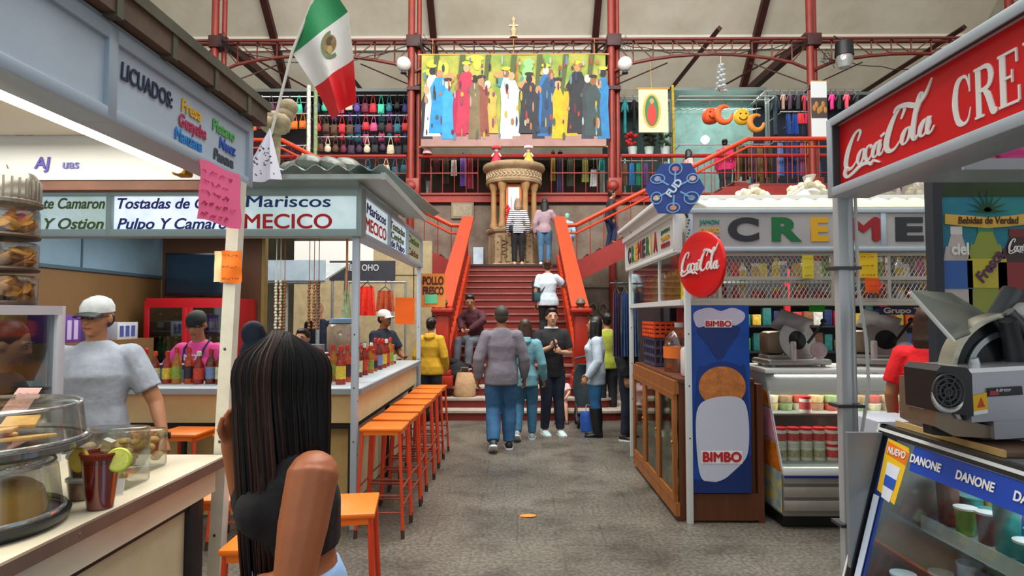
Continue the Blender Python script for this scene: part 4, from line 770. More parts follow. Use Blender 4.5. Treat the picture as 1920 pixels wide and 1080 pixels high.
text('lettering', '4-8M/FP', Q(1880, 732, 1.711), .011, M('badge_grey', '#b9bcc0', .4), bd, FRONT, 'CENTER', .2, .03, 1.1, .0005)
m = MB(); xl = Q(1753, 760).x; m.bb(xl - .006, xl + .001, 1.78, 1.85, 1.33, 1.37); m.build('rating_plate', M('rating', '#9aa2a8', .4, .3), t)
# blade guard ring and blade
cc = Q(1885, 700, 1.86); R0 = .182
m = MB(); arc = [PI * 1.02 - k * PI * 1.05 / 26 for k in range(27)]
m.rings([[cc + V(r * math.cos(a), dy, r * math.sin(a)) for r, dy in ((R0, -.03), (R0, .03), (R0 - .022, .03), (R0 - .016, -.03))] for a in arc]); m.build('guard_ring', M('guard_olive_steel', '#b7b5a2', .28, .6), t)
m = MB(); m.rings([[cc + V(r * math.cos(a), dy, r * math.sin(a)) for r, dy in ((R0 - .018, -.012), (R0 - .018, 0), (.0, 0), (.0, -.012))] for a in arc]); m.mi = 1
m.rings([[cc + V(r * math.cos(a), dy, r * math.sin(a)) for r, dy in ((.128, -.02), (.128, -.012), (.112, -.012), (.112, -.02))] for a in arc]); m.build('blade', [M('blade_dark', '#25282a', .25, .7), M('blade_rim', '#8f9698', .2, .8)], t)
m = MB(); m.cyl(Q(1905, 672, 1.83), Q(1890, 600, 1.80), .03, .022, 12); m.mi = 1; m.cyl(Q(1832, 690, 1.80), Q(1826, 672, 1.80), .012, seg=10); m.build('blade_hub', [M('hub', '#3a3d40', .35, .5), M('pin_light', '#cfd6d8', .25, .5)], t)
m = MB(); a, b_, c_, d_ = Q(1706, 548, 1.72), Q(1788, 640, 1.70), Q(1872, 606, 2.1), Q(1782, 552, 2.1)
m.rings([[a, b_, c_, d_], [p + V(.003, 0, .006) for p in (a, b_, c_, d_)]]); m.mi = 1; m.tube([a, b_], .006, 8); m.build('tray', [glass('tray_sheet', '#b9bfb2', .3, .15, .35), M('tray_edge', '#eef0ee', .2, .3)], t)
m = MB(); m.cyl(Q(1868, 600, 1.9), Q(1900, 545, 1.9), .03, .03, 14); m.mi = 1; m.box(Q(1935, 600, 1.85), (.11, .1, .06), (0, 42, 0), .015); m.mi = 0; m.cyl(Q(1890, 585, 1.83), Q(1960, 660, 1.83), .018, seg=10); m.build('pusher', [M('pusher_grey', '#55585a', .4, .4), M('pusher_white', '#dfe0de', .35)], t)
m = MB(); m.bb(1.285, 1.45, 1.64, 2.1, 1.224, 1.239, .002); m.mi = 1; m.bb(1.277, 1.285, 1.64, 2.1, 1.225, 1.243); m.mi = 0; tag(m.build('board', [M('plank', '#6a5040', .6, var=.25, vs=8), M('plank_edge', '#c6a468', .6, var=.15)]), 'worn wooden board under the large meat slicer', 'board')
# grey end panel and bottle banner, packets on the top shelf
m = MB(); m.bb(1.66, 1.90, 2.86, 3.12, 0, 1.11, .008); m.mi = 1; m.bb(1.67, 1.89, 2.855, 2.86, .04, 1.07)
tag(m.build('steel_cabinet', [M('cab_lilac', '#b7bac6', .4, .2), M('cab_face', '#c3c6d0', .4, .15, var=.04)]), 'plain pale grey cabinet behind the slanted case', 'cabinet')
t = thing('banner', 'green and teal soft drink banner with three bottles behind the slicer', 'banner', (2.85, 3.4, 1.55))
bx0 = X(1768, 3.4); bY = 3.4
m = MB(); m.bb(bx0, bx0 + 1.1, bY, bY + .02, 1.52, 2.33); m.build('cloth', M('banner_green', '#1d8a86', .5, c2='#1c6b9a', vs=2.2), t)
m = MB(); m.bb(bx0, bx0 + 1.1, bY - .004, bY, 2.255, 2.33); m.build('top_band', M('banner_dkgreen', '#22401a', .6, var=.2), t)
def bp(px, py): p = P(px, py, bY); return p
m = MB(); m.rings([[bp(x, y) + V(0, dy, 0) for dy in (-.008, -.004)] + [bp(x, y2) + V(0, dy, 0) for dy in (-.004, -.008)] for x, y, y2 in ((1770, 402, 420), (1810, 404, 425), (1850, 408, 428), (1890, 405, 425), (1930, 400, 420), (1970, 398, 418))]); m.build('ribbon', M('ribbon_gold', '#d8b24a', .5), t)
text('lettering', 'Bebidas de Verdad', bp(1850, 414) + V(0, -.01, 0), .055, M('brown_ink', '#4a2010', .5), t, FRONT, 'CENTER', .1, .02, .8, .001)
def bottle_pic(name, px, r, py0, cols):
    m = MB(); c = bp(px, 590); H = 1.6 + (590 - py0) * bY / F - 1.53; k = r * bY / F
    def seg(z0, z1, r0, r1, mi, dy): m.mi = mi; m.rings([[V(c.x - r0 * k, bY - dy, 1.53 + z0 * H), V(c.x + r0 * k, bY - dy, 1.53 + z0 * H), V(c.x + r0 * k, bY - .001, 1.53 + z0 * H), V(c.x - r0 * k, bY - .001, 1.53 + z0 * H)], [V(c.x - r1 * k, bY - dy, 1.53 + z1 * H), V(c.x + r1 * k, bY - dy, 1.53 + z1 * H), V(c.x + r1 * k, bY - .001, 1.53 + z1 * H), V(c.x - r1 * k, bY - .001, 1.53 + z1 * H)]])
    seg(0, .62, .95, 1, 0, .005); seg(.62, .8, 1, .75, 0, .005); seg(.8, .92, .6, .36, 0, .005); seg(.92, 1, .4, .4, 1, .005); seg(.38, .66, 1.02, 1.02, 2, .007)
    return m.build(name, [M(name + str(i) + str(px), cx, .35) for i, cx in enumerate(cols)], t)
bottle_pic('bottle_picture', 1797, 27, 425, ('#c3b8b0', '#dcd8d4', '#1a5aa8')); bottle_pic('bottle_picture', 1852, 36, 420, ('#8f9a2a', '#2f8a5a', '#c8b81e')); bottle_pic('bottle_picture', 1912, 38, 430, ('#3a0f0c', '#7a0f14', '#8e1016'))
text('lettering', 'ciel', bp(1798, 468) + V(0, -.012, 0), .09, WPAINT, t, FRONT, 'CENTER', 0, .03, .8, .001)
text('lettering', 'Fresca', bp(1853, 500) + V(0, -.012, 0), .085, M('drink_purple', '#5a2a5a', .5), t, (90, -52, 0), 'CENTER', .15, .03, .9, .001)
m = MB(); script_logo(m, bp(1888, 470) + V(0, -.01, 0), (.055, 0, 0), (0, 0, .06), .001); m.build('logo', WPAINT, t)
m = MB()
for k in range(9): a = k * PI / 8; m.prism([(-.008, 0), (.008, 0), (0, .12)], bp(1850, 396) + V(0, -.006, 0), (math.cos(a - PI / 2), 0, math.sin(a - PI / 2)), (-math.sin(a - PI / 2), 0, math.cos(a - PI / 2)), .002)
m.build('leaf_crown', M('crown_green', '#1f4a2a', .6), t)
m = MB(); m.bb(bx0 - .05, bx0, bY - .02, bY + .03, 0, 2.36); m.bb(bx0 - .05, 3.7, bY + .02, bY + .05, 0, 2.36); tag(m.build('partition', M('partition_dark', '#2c3238', .5)), 'dark partition carrying the soft drink banner', 'partition')
m = MB(); m.bb(2.0, 3.4, 2.75, 3.1, 2.27, 2.285); m.mi = 1; m.bb(2.0, 3.4, 2.74, 2.75, 2.25, 2.3)
for x in (2.05, 3.35): m.cyl((x, 2.9, 2.285), (x, 2.9, 2.6), .008)
tag(m.build('shelf', [ALU, M('shelf_lip', '#c3c8cc', .35, .4)]), 'hanging metal shelf of snack packets above the drink banner', 'shelf')
for k, (c, l) in enumerate((('#c23a7a', 'pink'), ('#b0306a', 'magenta'), ('#8a3a9a', 'purple'), ('#d84a8a', 'rose pink'), ('#e0b81c', 'yellow'), ('#d8a81a', 'golden yellow'))):
    m = MB(); m.ell([((0, 0, 0), .1, .03), ((0, 0, .04), .105, .06), ((0, 0, .13), .1, .06), ((0, 0, .19), .1, .012)], 16); o = m.build('snack_packet', M('pk_' + c, c, .3, var=.2, vs=25)); o.location = (2.175 + .212 * k, 2.92, 2.289); tag(o, '%s snack packet on the hanging shelf above the drink banner' % l, 'packet', 'snack packets on the hanging shelf')
# ------------------------------------------------------------------ cremeria stall
CX, CY = 1.24, 4.83
WOOD = M('orange_wood', '#9a5a1e', .45, var=.2, vs=5, stretch=(4, 4, .6)); WOODD = M('dark_wood', '#5f3014', .5, var=.2, vs=5, stretch=(4, 4, .6))
t = thing('wooden_cabinet', 'orange-brown wooden cabinet with three glass doors along the aisle', 'cabinet', (1.4, 5.7, 0))
m = MB(); m.bb(1.25, 1.85, 4.83, 6.55, 1.06, 1.10, .004); m.bb(1.25, 1.85, 4.84, 6.53, .0, .08); m.bb(1.26, 1.85, 4.84, 4.87, .08, 1.06); m.bb(1.26, 1.85, 6.5, 6.53, .08, 1.06); m.bb(1.82, 1.85, 4.87, 6.5, .08, 1.06); m.build('body', WOODD, t)
for z in (.40, .72): m = MB(); m.bb(1.28, 1.82, 4.87, 6.5, z, z + .015); m.build('shelf', WOODD, t)
m = MB(); m.bb(1.225, 1.26, 4.83, 6.55, .98, 1.08); m.bb(1.225, 1.26, 4.83, 6.55, .04, .14); m.build('front_rail', WOOD, t)
for i in range(3):
    y0 = 4.85 + i * .565; y1 = y0 + .56; m = MB()
    m.bb(1.22, 1.25, y0, y0 + .06, .14, .98, .003); m.bb(1.22, 1.25, y1 - .06, y1, .14, .98, .003); m.bb(1.22, 1.25, y0, y1, .93, .98); m.bb(1.22, 1.25, y0, y1, .14, .2); d = m.build('door', WOOD, t)
    m = MB(); m.bb(1.232, 1.236, y0 + .05, y1 - .05, .19, .94); m.build('pane', glass('door_glass', '#e6efe6', .12), d)
    m = MB(); m.ball((1.215, y0 + .03, .6), .012, 8); m.build('handle', M('brass', '#b3862f', .35, .9), d)
rr = random.Random(21); PC = ['#c9b89a', '#7a9a5a', '#b8c0c8', '#d8cfa8', '#8a5a8a', '#c27a5a', '#5a7a9a', '#d8a83a', '#a8b87a', '#e2e2da', '#9a3a3a', '#4a8a7a']
kinds = ('jar', 'bottle', 'packet')
for s_, z in enumerate((.735, .415, .08)):
    for k in range(15):
        y = 4.93 + k * .106; h = rr.uniform(.13, .24); c = rr.choice(PC); kd = kinds[(k + s_) % 3]
        m = MB()
        if kd == 'jar': m.lathe([(0, 0), (.042, 0), (.042, h * .8), (.034, h * .86)], (0, 0, 0), 14); m.mi = 1; m.lathe([(0, h * .84), (.038, h * .84), (.038, h), (0, h)], (0, 0, 0), 14)
        elif kd == 'bottle': bottle(m, 0, 0, 0, h * 1.15, .034, (0, 1, 1))
        else: m.ell([((0, 0, 0), .03, .045), ((0, 0, h * .3), .035, .05), ((0, 0, h * .8), .03, .048), ((0, 0, h), .006, .046)], 12)
        o = m.build('grocery_' + kd, [M('gr_' + c, c, .4, var=.3, vs=30), M('gr_cap%d' % (k % 4), ('#e6e6e0', '#c23a2a', '#d8b83a', '#5a8a5a')[k % 4], .4)]); o.location = (1.33 + rr.uniform(0, .03), y, z + .001)
        tag(o, 'grocery %s, %s from the near end on the %s shelf of the wooden cabinet' % (kd, ordn(k), ('top', 'middle', 'bottom')[s_]), kd, 'groceries in the glass door cabinet')
for k in range(7):
    m = MB(); c = ('#a8b83a', '#8fa834', '#b8b04a', '#98b04a', '#7a9a3a', '#b0a840', '#a0b83a')[k]; m.ball((0, 0, .055), (.05, .06, .055), 12); o = m.build('lime_bag', M('lb_' + c, c, .4, var=.25, vs=20)); o.location = (1.46 + .0 * k, 4.95 + k * .125, .416); tag(o, 'bag of green produce behind the middle shelf jars, %s from near end' % ordn(k), 'bag', 'green produce bags in the glass door cabinet')
# things on the cabinet
def crate(x, y, z, l, w_, h, mt, label, rz=0):
    t = thing('crate', label, 'crate', (x, y, z), rz); m = MB()
    m.bb(-l / 2, l / 2, -w_ / 2, w_ / 2, 0, .012)
    for sy in (-1, 1):
        for k in range(4): zz = .02 + (h - .03) * k / 3; m.bb(-l / 2, l / 2, sy * w_ / 2 - .006, sy * w_ / 2 + .006, zz - .012, zz + .012)
        for k in range(8): xx = -l / 2 + l * k / 7; m.bb(xx - .008, xx + .008, sy * w_ / 2 - .006, sy * w_ / 2 + .006, 0, h)
    for sx_ in (-1, 1):
        for k in range(4): zz = .02 + (h - .03) * k / 3; m.bb(sx_ * l / 2 - .006, sx_ * l / 2 + .006, -w_ / 2, w_ / 2, zz - .012, zz + .012)
        for k in range(6): yy = -w_ / 2 + w_ * k / 5; m.bb(sx_ * l / 2 - .006, sx_ * l / 2 + .006, yy - .008, yy + .008, 0, h)
    m.build('lattice', mt, t, True)
    m = MB(); m.bb(-l / 2 + .012, l / 2 - .012, -w_ / 2 + .012, w_ / 2 - .012, .012, h * .9); m.build('contents', M('crate_in_' + label[:6], '#3a3038' if 'dark' in label else '#c8401c', .6), t, True)
crate(1.5, 6.15, 1.103, .36, .5, .27, M('crate_purple', '#4a4660', .5), 'dark purple plastic crate on the wooden cabinet')
crate(1.5, 6.15, 1.379, .38, .52, .15, M('crate_orange', '#f0541e', .45), 'orange plastic crate stacked on the dark purple crate')
t = thing('water_jug', 'large clear jug of amber drink with an orange label on the cabinet', 'jug', (1.43, 5.45, 1.1))
m = MB(); m.lathe([(.0, 0), (.13, 0), (.135, .05), (.135, .22), (.12, .3), (.07, .36), (.035, .38), (.035, .4)], (0, 0, 0), 24); m.build('jug', CLEAR, t, True)
m = MB(); m.lathe([(0, .005), (.124, .005), (.127, .19), (0, .19)], (0, 0, 0), 24); m.build('drink', M('amber_drink', '#b0562a', .3), t, True); m = MB(); m.lathe([(.137, .12), (.137, .22)], (0, 0, 0), 24); m.build('label', M('label_orange', '#f07a2a', .5), t, True); m = MB(); m.lathe([(0, .39), (.04, .39), (.04, .43), (0, .43)], (0, 0, 0), 14); m.build('cap', WHITE, t, True)
for k, l in enumerate(('white plastic milk jug beside the amber drink jug', 'white plastic milk jug against the white corner post')):
    t = thing('milk_jug', l, 'jug', (1.50 - .1 * k, 5.17 - .19 * k, 1.1)); m = MB(); m.box((0, 0, .12), (.15, .13, .24), b=.03); m.lathe([(.05, .23), (.03, .3), (.025, .34)], (0, 0, 0), 12); m.tube([(.03, 0, .3), (.07, 0, .27), (.07, 0, .2)], .012, 8); m.build('jug', M('milk_white', '#e8dfdc', .4), t, True); m = MB(); m.lathe([(0, .33), (.03, .33), (.03, .36), (0, .36)], (0, 0, 0), 12); m.build('cap', WPAINT, t, True)
post(1.325, 4.79, 0, 2.1, .045, M('post_white', '#dfe3e2', .4), 'white square corner post of the cremeria stall')
post(1.3, 7.02, 0, 2.1, .045, _M['post_white'], 'thin white post at the far corner of the cremeria stall')
# bread poster (left blank where a mascot stood)
t = thing('poster', 'tall blue bread poster on the cremeria stall front', 'poster', (1.57, 4.8, .22)); PY = 4.79
x0, x1, z0, z1 = 1.352, X(1404, PY), .23, 1.67; W = x1 - x0; H = z1 - z0
m = MB(); m.bb(x0, x1, PY, PY + .025, z0, z1); m.build('board', M('bread_blue', '#0f56b8', .4, c2='#0a3f94', vs=2), t)
def pp(px, py): return ((px - 1292) / 112 * W, (920 - py) / 350 * H)
def smo(pts, n=5):
    out = []; N = len(pts); V2 = [Vector(p) for p in pts]
    for i in range(N):
        a, b_, c_, d_ = V2[i - 1], V2[i], V2[(i + 1) % N], V2[(i + 2) % N]
        for k in range(n): t_ = k / n; out.append(.5 * ((2 * b_) + (c_ - a) * t_ + (2 * a - 5 * b_ + 4 * c_ - d_) * t_ * t_ + (3 * b_ - a - 3 * c_ + d_) * t_ ** 3))
    return out
def pl(name, pts, mt, d): m = MB(); m.prism(smo([pp(*p) for p in pts]) if name != 'wave' else [pp(*p) for p in pts], (x0, PY - d, z0), (1, 0, 0), (0, 0, 1), .002); return m.build(name, mt, t)
pl('bag_picture', [(1297, 585), (1310, 577), (1330, 574), (1350, 580), (1372, 574), (1393, 582), (1396, 592), (1388, 602), (1366, 610), (1310, 612), (1298, 600)], M('bag_lilac', '#c9c3d8', .5), .002)
pl('bag_neck', [(1305, 612), (1385, 610), (1362, 650), (1352, 668), (1340, 668), (1325, 645)], M('bag_navy', '#0c2f72', .4), .003)
pl('bag_picture', [(1302, 700), (1318, 684), (1340, 676), (1362, 676), (1385, 684), (1396, 695), (1400, 850), (1360, 880), (1320, 870), (1296, 850)], M('bag_deep', '#0d3580', .4), .002)
m = MB(); m.prism([(pp(1350, 700)[0] + .27 * W * 1.5 * math.cos(a * PI / 18), pp(1350, 722)[1] + .155 * math.sin(a * PI / 18)) for a in range(36)], (x0, PY - .005, z0), (1, 0, 0), (0, 0, 1), .002); m.build('loaf_picture', M('toast', '#c87a3a', .6, var=.25, vs=25), t)
pl('bag_picture', [(1300, 770), (1325, 745), (1380, 742), (1398, 770), (1398, 840), (1380, 870), (1345, 896), (1310, 895), (1300, 850)], M('bag_white', '#cfd2e2', .5), .006)
pl('wave', [(1292, 895), (1345, 900), (1403, 850), (1403, 918), (1292, 918)], M('bread_deep', '#0a2a6a', .4), .0085)
m = MB(); m.bb(*[x0 + pp(a, 0)[0] for a in (1318, 1370)], PY - .008, PY - .004, z0 + pp(0, 611)[1], z0 + pp(0, 598)[1]); m.build('logo_plate', WPAINT, t)
text('lettering', 'BIMBO', (x0 + pp(1344, 0)[0], PY - .009, z0 + pp(0, 604.5)[1]), .06, M('bread_red', '#c01c24', .5), t, FRONT, 'CENTER', 0, .05, ex=.001, fitw=.2)
m = MB(); m.bb(*[x0 + pp(a, 0)[0] for a in (1308, 1386)], PY - .0105, PY - .0065, z0 + pp(0, 865)[1], z0 + pp(0, 842)[1]); m.build('logo_plate', WPAINT, t)
text('lettering', 'BIMBO', (x0 + pp(1347, 0)[0], PY - .0115, z0 + pp(0, 853.5)[1]), .1, _M['bread_red'], t, FRONT, 'CENTER', 0, .06, ex=.001, fitw=.3)
m = MB(); m.bb(1.35, 1.86, 4.8, 4.825, .02, .22); m.bb(1.855, 1.9, 4.8, 5.3, 0, 1.06); tag(m.build('plinth_board', WOODD), 'dark wooden plinth board below the blue bread poster', 'board')
# ------------------------------------------------------------------ signs
SGY = M('sign_silver', '#a9a7a6', .45, .15, var=.08, vs=1.5, c2='#b8b3ae')
t = thing('sign', 'silver front sign with big coloured CREMERIA letters', 'sign', (2.4, 4.8, 2.1))
zb, zt = 2.115, 2.405; m = MB(); m.bb(1.33, 3.9, 4.78, 4.83, zb, zt); m.build('panel', SGY, t)
m = MB()
for z0, z1 in ((zb - .02, zb + .012), (zt - .012, zt + .02)): m.bb(1.32, 3.9, 4.765, 4.84, z0, z1, .003)
for px in (1296, 1660): x = X(px, 4.78); m.bb(x - .02, x + .02, 4.77, 4.84, zb, zt, .003)
m.mi = 1
for k in range(9): m.ball((1.33 + .012 * math.sin(k * 2.1), 4.764, zb + .04 + k * .026), .007, 6)
m.build('frame', [ALU, DSTEEL], t)
GRN2 = M('letter_green', '#0d6a35', .45); YEL = M('letter_yellow', '#e0a818', .45); RED2 = M('letter_red', '#9c0f18', .45); BLK2 = M('letter_black', '#26282c', .45)
for ch, a, b_, mt in (('C', 1365, 1423, BLK2), ('R', 1442, 1498, GRN2), ('E', 1519, 1552, YEL), ('M', 1588, 1650, RED2), ('E', 1677, 1729, BLK2), ('R', 1740, 1795, GRN2), ('I', 1815, 1830, YEL), ('A', 1845, 1900, RED2)):
    p = P((a + b_) / 2, 434, 4.776); text('lettering', ch, (p.x, 4.776, 2.255), .2, mt, t, FRONT, 'CENTER', 0, .05, ex=.003, fitw=(b_ - a) * 4.776 / F, fith=.19)
for s_, py, mt in (('JAMON', 417, M('jamon_green', '#1d8a78', .5)), ('QUESO', 433, YEL), ('PUERCO', 449, M('letter_purple', '#7a3a6a', .5))):
    text('lettering', s_, (X(1333, 4.776), 4.776, Zp(py, 4.776)), .05, mt, t, FRONT, 'CENTER', 0, .04, ex=.002, fitw=.155, fith=.045)
t = thing('sign', 'white side sign reading CREMERIA in coloured letters along the aisle', 'sign', (1.26, 6.0, 2.1))
m = MB(); m.bb(1.26, 1.3, 4.86, 7.05, zb, zt); m.build('panel', M('sign_white', '#cfd2cc', .45, var=.05), t)
m = MB()
for z0, z1 in ((zb - .02, zb + .012), (zt - .012, zt + .02)): m.bb(1.25, 1.31, 4.86, 7.07, z0, z1, .003)
for y in (4.88, 7.06): m.bb(1.245, 1.31, y - .02, y + .02, zb, zt, .003)
m.build('frame', WHITE, t)
for k, (ch, mt) in enumerate(zip('CREMERIA', (BLK2, GRN2, YEL, RED2, BLK2, GRN2, YEL, RED2))):
    y = 6.86 - k * .19 - (0 if k < 6 else -.02 * (k - 5)); text('lettering', ch, (1.256, y, 2.25), .2, mt, t, TO_LEFT, 'CENTER', 0, .05, ex=.003, fitw=.15 if ch != 'I' else .05, fith=.18)
for s_, z, mt in (('JAMON', 2.31, GRN2), ('QUESO', 2.25, YEL), ('PUERCO', 2.19, RED2)): text('lettering', s_, (1.256, 5.2, z), .05, mt, t, TO_LEFT, 'CENTER', 0, .04, ex=.002, fitw=.3, fith=.04)
# roof parapet, roof sheet, puffed snack bags
t = thing('roof', 'white corrugated roof front above the CREMERIA sign', 'roof', (2.5, 5.6, 2.42))
PAR = M('parapet_cream', '#c6c2ab', .5, var=.08, vs=2)
m = MB(); rs = []
for k in range(121): x = 1.5 + 2.4 * k / 120; dz = .012 * math.sin(k * .8); rs.append([V(x, 4.80, 2.43), V(x, 4.80, 2.445), V(x, 5.3, 2.605 + dz), V(x, 5.3, 2.59 + dz)])
m.rings(rs); m.build('sheet', PAR, t)
m = MB(); m.bb(1.22, 1.26, 4.82, 7.1, 2.425, 2.47); m.bb(1.18, 1.24, 4.8, 7.2, 2.54, 2.58, .003); m.rings([[V(1.24, y, 2.47), V(1.22, y, 2.54), V(1.24, y, 2.54), V(1.26, y, 2.47)] for y in (4.85, 7.1)]); m.bb(1.3, 3.9, 5.3, 7.1, 2.55, 2.58); m.bb(1.5, 3.9, 5.29, 5.32, 2.60, 2.635); m.build('edge', WHITE, t)
for k in range(4):
    m = MB(); m.box((1.27, 5.3 + k * .42, 2.52), (.05, .2, .09), (0, 0, 4 * k), .01); o = m.build('roof_package', M('rp_%d' % k, ('#cfe0d8', '#d8dcd8', '#7fc0b0', '#c08a6a')[k], .5)); tag(o, '%s wrapped package behind the white edge above the side sign' % ('pale green', 'white', 'teal', 'brown')[k], 'package')
PUFF = M('puffed_snack', '#d8c79a', .7, var=.2, vs=15, c2='#efe6cc'); rr = random.Random(4)
for k, (x, z, sx_, sz, l) in enumerate(((2.72, 2.60, .26, .2, 'clear bag of puffed snacks on the stall roof, left and low'), (3.3, 2.6, .29, .42, 'tall clear bag of puffed snacks on the stall roof'), (3.9, 2.6, .27, .52, 'clear bag of puffed snacks on the roof at the cola sign end'), (2.2, 2.6, .22, .11, 'flattened white plastic bag on the stall roof'))):
    t = thing('snack_bag', l, 'bag', (x, 5.75, 2.585)); m = MB()
    for q in range(60):
        a = rr.uniform(0, 2 * PI); rad = math.sqrt(rr.random()); zz = rr.random(); m.ball((sx_ * .85 * rad * math.cos(a) * (1 - .5 * zz), .2 * rad * math.sin(a) * (1 - .4 * zz), .06 + zz * sz * .85), (.05, .04, .035), 8, (rr.uniform(0, 90), rr.uniform(0, 90), 0))
    tag(m.build('snacks', PUFF, t, True), 'puffed cream snacks', kind='stuff')
    m = MB(); m.ell([((0, 0, 0), sx_ * .8, .2), ((0, 0, .05), sx_, .26), ((0, 0, sz * .6), sx_ * .85, .23), ((0, 0, sz), sx_ * .4, .12), ((.02, 0, sz + .06), sx_ * .12, .05), ((.03, 0, sz + .12), sx_ * .2, .09)], 20); m.build('bag', glass('bag_film', '#f2f0e8', .14, .15, .12), t, True)
# ------------------------------------------------------------------ wire mesh front with goods
t = thing('mesh_front', 'expanded metal mesh front below the silver CREMERIA sign', 'mesh', (2.5, 4.82, 1.7)); x0, x1, z0, z1 = 1.36, 3.85, 1.715, 2.075
MSH = M('mesh_metal', '#b9b9b4', .4, .4); m = MB(); st = .034; n = int((x1 - x0 + (z1 - z0) * .6) / st)
def clip(xa, za, xb, zb_):
    if xa > xb: xa, za, xb, zb_ = xb, zb_, xa, za
    if xb < x0 or xa > x1: return None
    if xa < x0: za += (zb_ - za) * (x0 - xa) / (xb - xa); xa = x0
    if xb > x1: zb_ = za + (zb_ - za) * (x1 - xa) / (xb - xa); xb = x1
    return (xa, za, xb, zb_)
for k in range(-8, n + 8):
    for sg in (1, -1):
        xa = x0 + k * st; q = clip(xa, z0, xa + sg * (z1 - z0) * .6, z1)
        if q and abs(q[2] - q[0]) > .01: m.tube([(q[0], 4.825, q[1]), (q[2], 4.825, q[3])], .0026, 4)
m.build('mesh', MSH, t)
m = MB()
for z in (z0, z1, 1.885): m.bb(x0, x1, 4.81, 4.84, z - .013, z + .013)
for px in (1350, 1562, 1668, 1772): x = X(px, 4.82); m.bb(x - .012, x + .012, 4.81, 4.84, z0, z1)
m.bb(1.36, 3.9, 4.80, 5.3, 1.675, 1.70); m.build('frame', M('mesh_frame', '#b8b4a6', .45, .3), t)
for z, zz in ((1.70, 0), (1.872, 1)): 
    if zz: m = MB(); m.bb(x0, x1, 4.86, 5.3, z, z + .012); m.build('shelf', ALU, t)
rr = random.Random(31); GC = ['#c9a24a', '#b8c4cc', '#c23a34', '#e0d8c0', '#d87a3a', '#7a9a4a', '#d0cfd6', '#b05a7a', '#e6cf5a', '#8a8ab0', '#a83a3a', '#d8e0d0']
for row, z in enumerate((1.886, 1.702)):
    for k in range(30):
        x = 1.42 + k * .082; h = rr.uniform(.12, .18) if row == 0 else rr.uniform(.09, .15); c = rr.choice(GC) if row == 0 else rr.choice(['#c23a34', '#b8463a', '#d8c8b0', '#e0d8cc', '#a83028', '#c8905a']); m = MB(); q = (k + row) % 3
        if q == 0: m.lathe([(0, 0), (.033, 0), (.034, h * .7), (.028, h * .8)], (0, 0, 0), 12); m.mi = 1; m.lathe([(0, h * .78), (.031, h * .78), (.031, h), (0, h)], (0, 0, 0), 12)
        elif q == 1: m.ell([((0, 0, 0), .034, .02), ((0, 0, h * .3), .036, .03), ((0, 0, h * .8), .034, .025), ((0, 0, h), .034, .005)], 12)
        else: bottle(m, 0, 0, 0, h * 1.02, .03, (0, 1, 1))
        o = m.build(('jar', 'packet', 'bottle')[q], [M('gm_' + c, c, .4, var=.3, vs=40), M('gm_cap%d' % (k % 3), ('#e0e0dc', '#c02a2a', '#d8b83a')[k % 3], .4)]); o.location = (x, 4.93 + .06 * (k % 2), z + .002)
        tag(o, 'small %s behind the mesh, %s from the left on the %s shelf' % (('jar', 'packet', 'bottle')[q], ordn(k), ('upper', 'lower')[row]), ('jar', 'packet', 'bottle')[q], 'goods behind the wire mesh')
for a in (((1608, 1646, 474, 521, '#e8c21e', 'yellow price sheet hung on the wire mesh'), (1622, 1649, 521, 549, '#f05a14', 'orange price tag hung below the yellow price sheet'), (1504, 1526, 478, 522, '#d8c83a', 'yellow packet card hung on the wire mesh'))):
    paper('price_sheet', a[5], 'price sheet', a[0], a[1], a[2], a[3], 4.78, a[4], a[0], M('price_ink', '#a03a1a', .6), .002, 4, 3)
paper('price_sheet', 'green price card hanging above the front meat slicer', 'price sheet', 1517, 1547, 568, 585, 4.9, '#1fae2a', 9, M('card_red', '#c0501a', .6), .002, 4, 2)
m = MB(); 
t = thing('sign', 'narrow navy hanging sign with white letters above the second slicer', 'sign', (X(1695, 5.0), 5.0, 1.6)); m = MB(); m.bb(X(1650, 5.0), X(1742, 5.0), 5.0, 5.01, Zp(590, 5.), Zp(575, 5.)); m.build('board', M('navy_board', '#1a2560', .5), t); text('lettering', 'Grupo To', (X(1696, 5.), 4.997, Zp(582.5, 5.)), .06, WPAINT, t, FRONT, 'CENTER', 0, .03, ex=.001, fitw=.34)
# glass side with yellow bags above the cabinet
t = thing('side_window', 'glass side pane of the cremeria stall below the side sign', 'window', (1.3, 5.9, 1.7)); t['kind'] = 'structure'
m = MB(); m.bb(1.29, 1.294, 4.86, 7.0, 1.72, 2.09); m.build('pane', glass('side_pane', '#dfe8e4', .14), t); m = MB(); m.bb(1.28, 1.31, 4.83, 7.03, 1.675, 1.72); m.bb(1.28, 1.30, 5.55, 5.58, 1.7, 2.1); m.bb(1.3, 2.0, 4.86, 7.0, 1.675, 1.7); m.build('frame', WHITE, t)
for k, (y, c, l) in enumerate(((5.45, '#f0c030', 'golden yellow snack bag'), (5.7, '#e8b040', 'amber snack bag'), (6.0, '#e0d8c8', 'white snack bag'), (6.3, '#d8a060', 'tan snack bag'), (6.6, '#c86a4a', 'brown-red snack bag'))):
    m = MB(); m.ell([((0, 0, 0), .05, .07), ((0, 0, .08), .06, .085), ((0, 0, .22), .05, .08), ((0, 0, .3), .008, .08)], 14); o = m.build('snack_bag', M('sb_' + c, c, .35, var=.3, vs=18)); o.location = (1.42, y, 1.703); tag(o, l + ' behind the glass side pane of the cremeria', 'bag', 'snack bags behind the side pane')
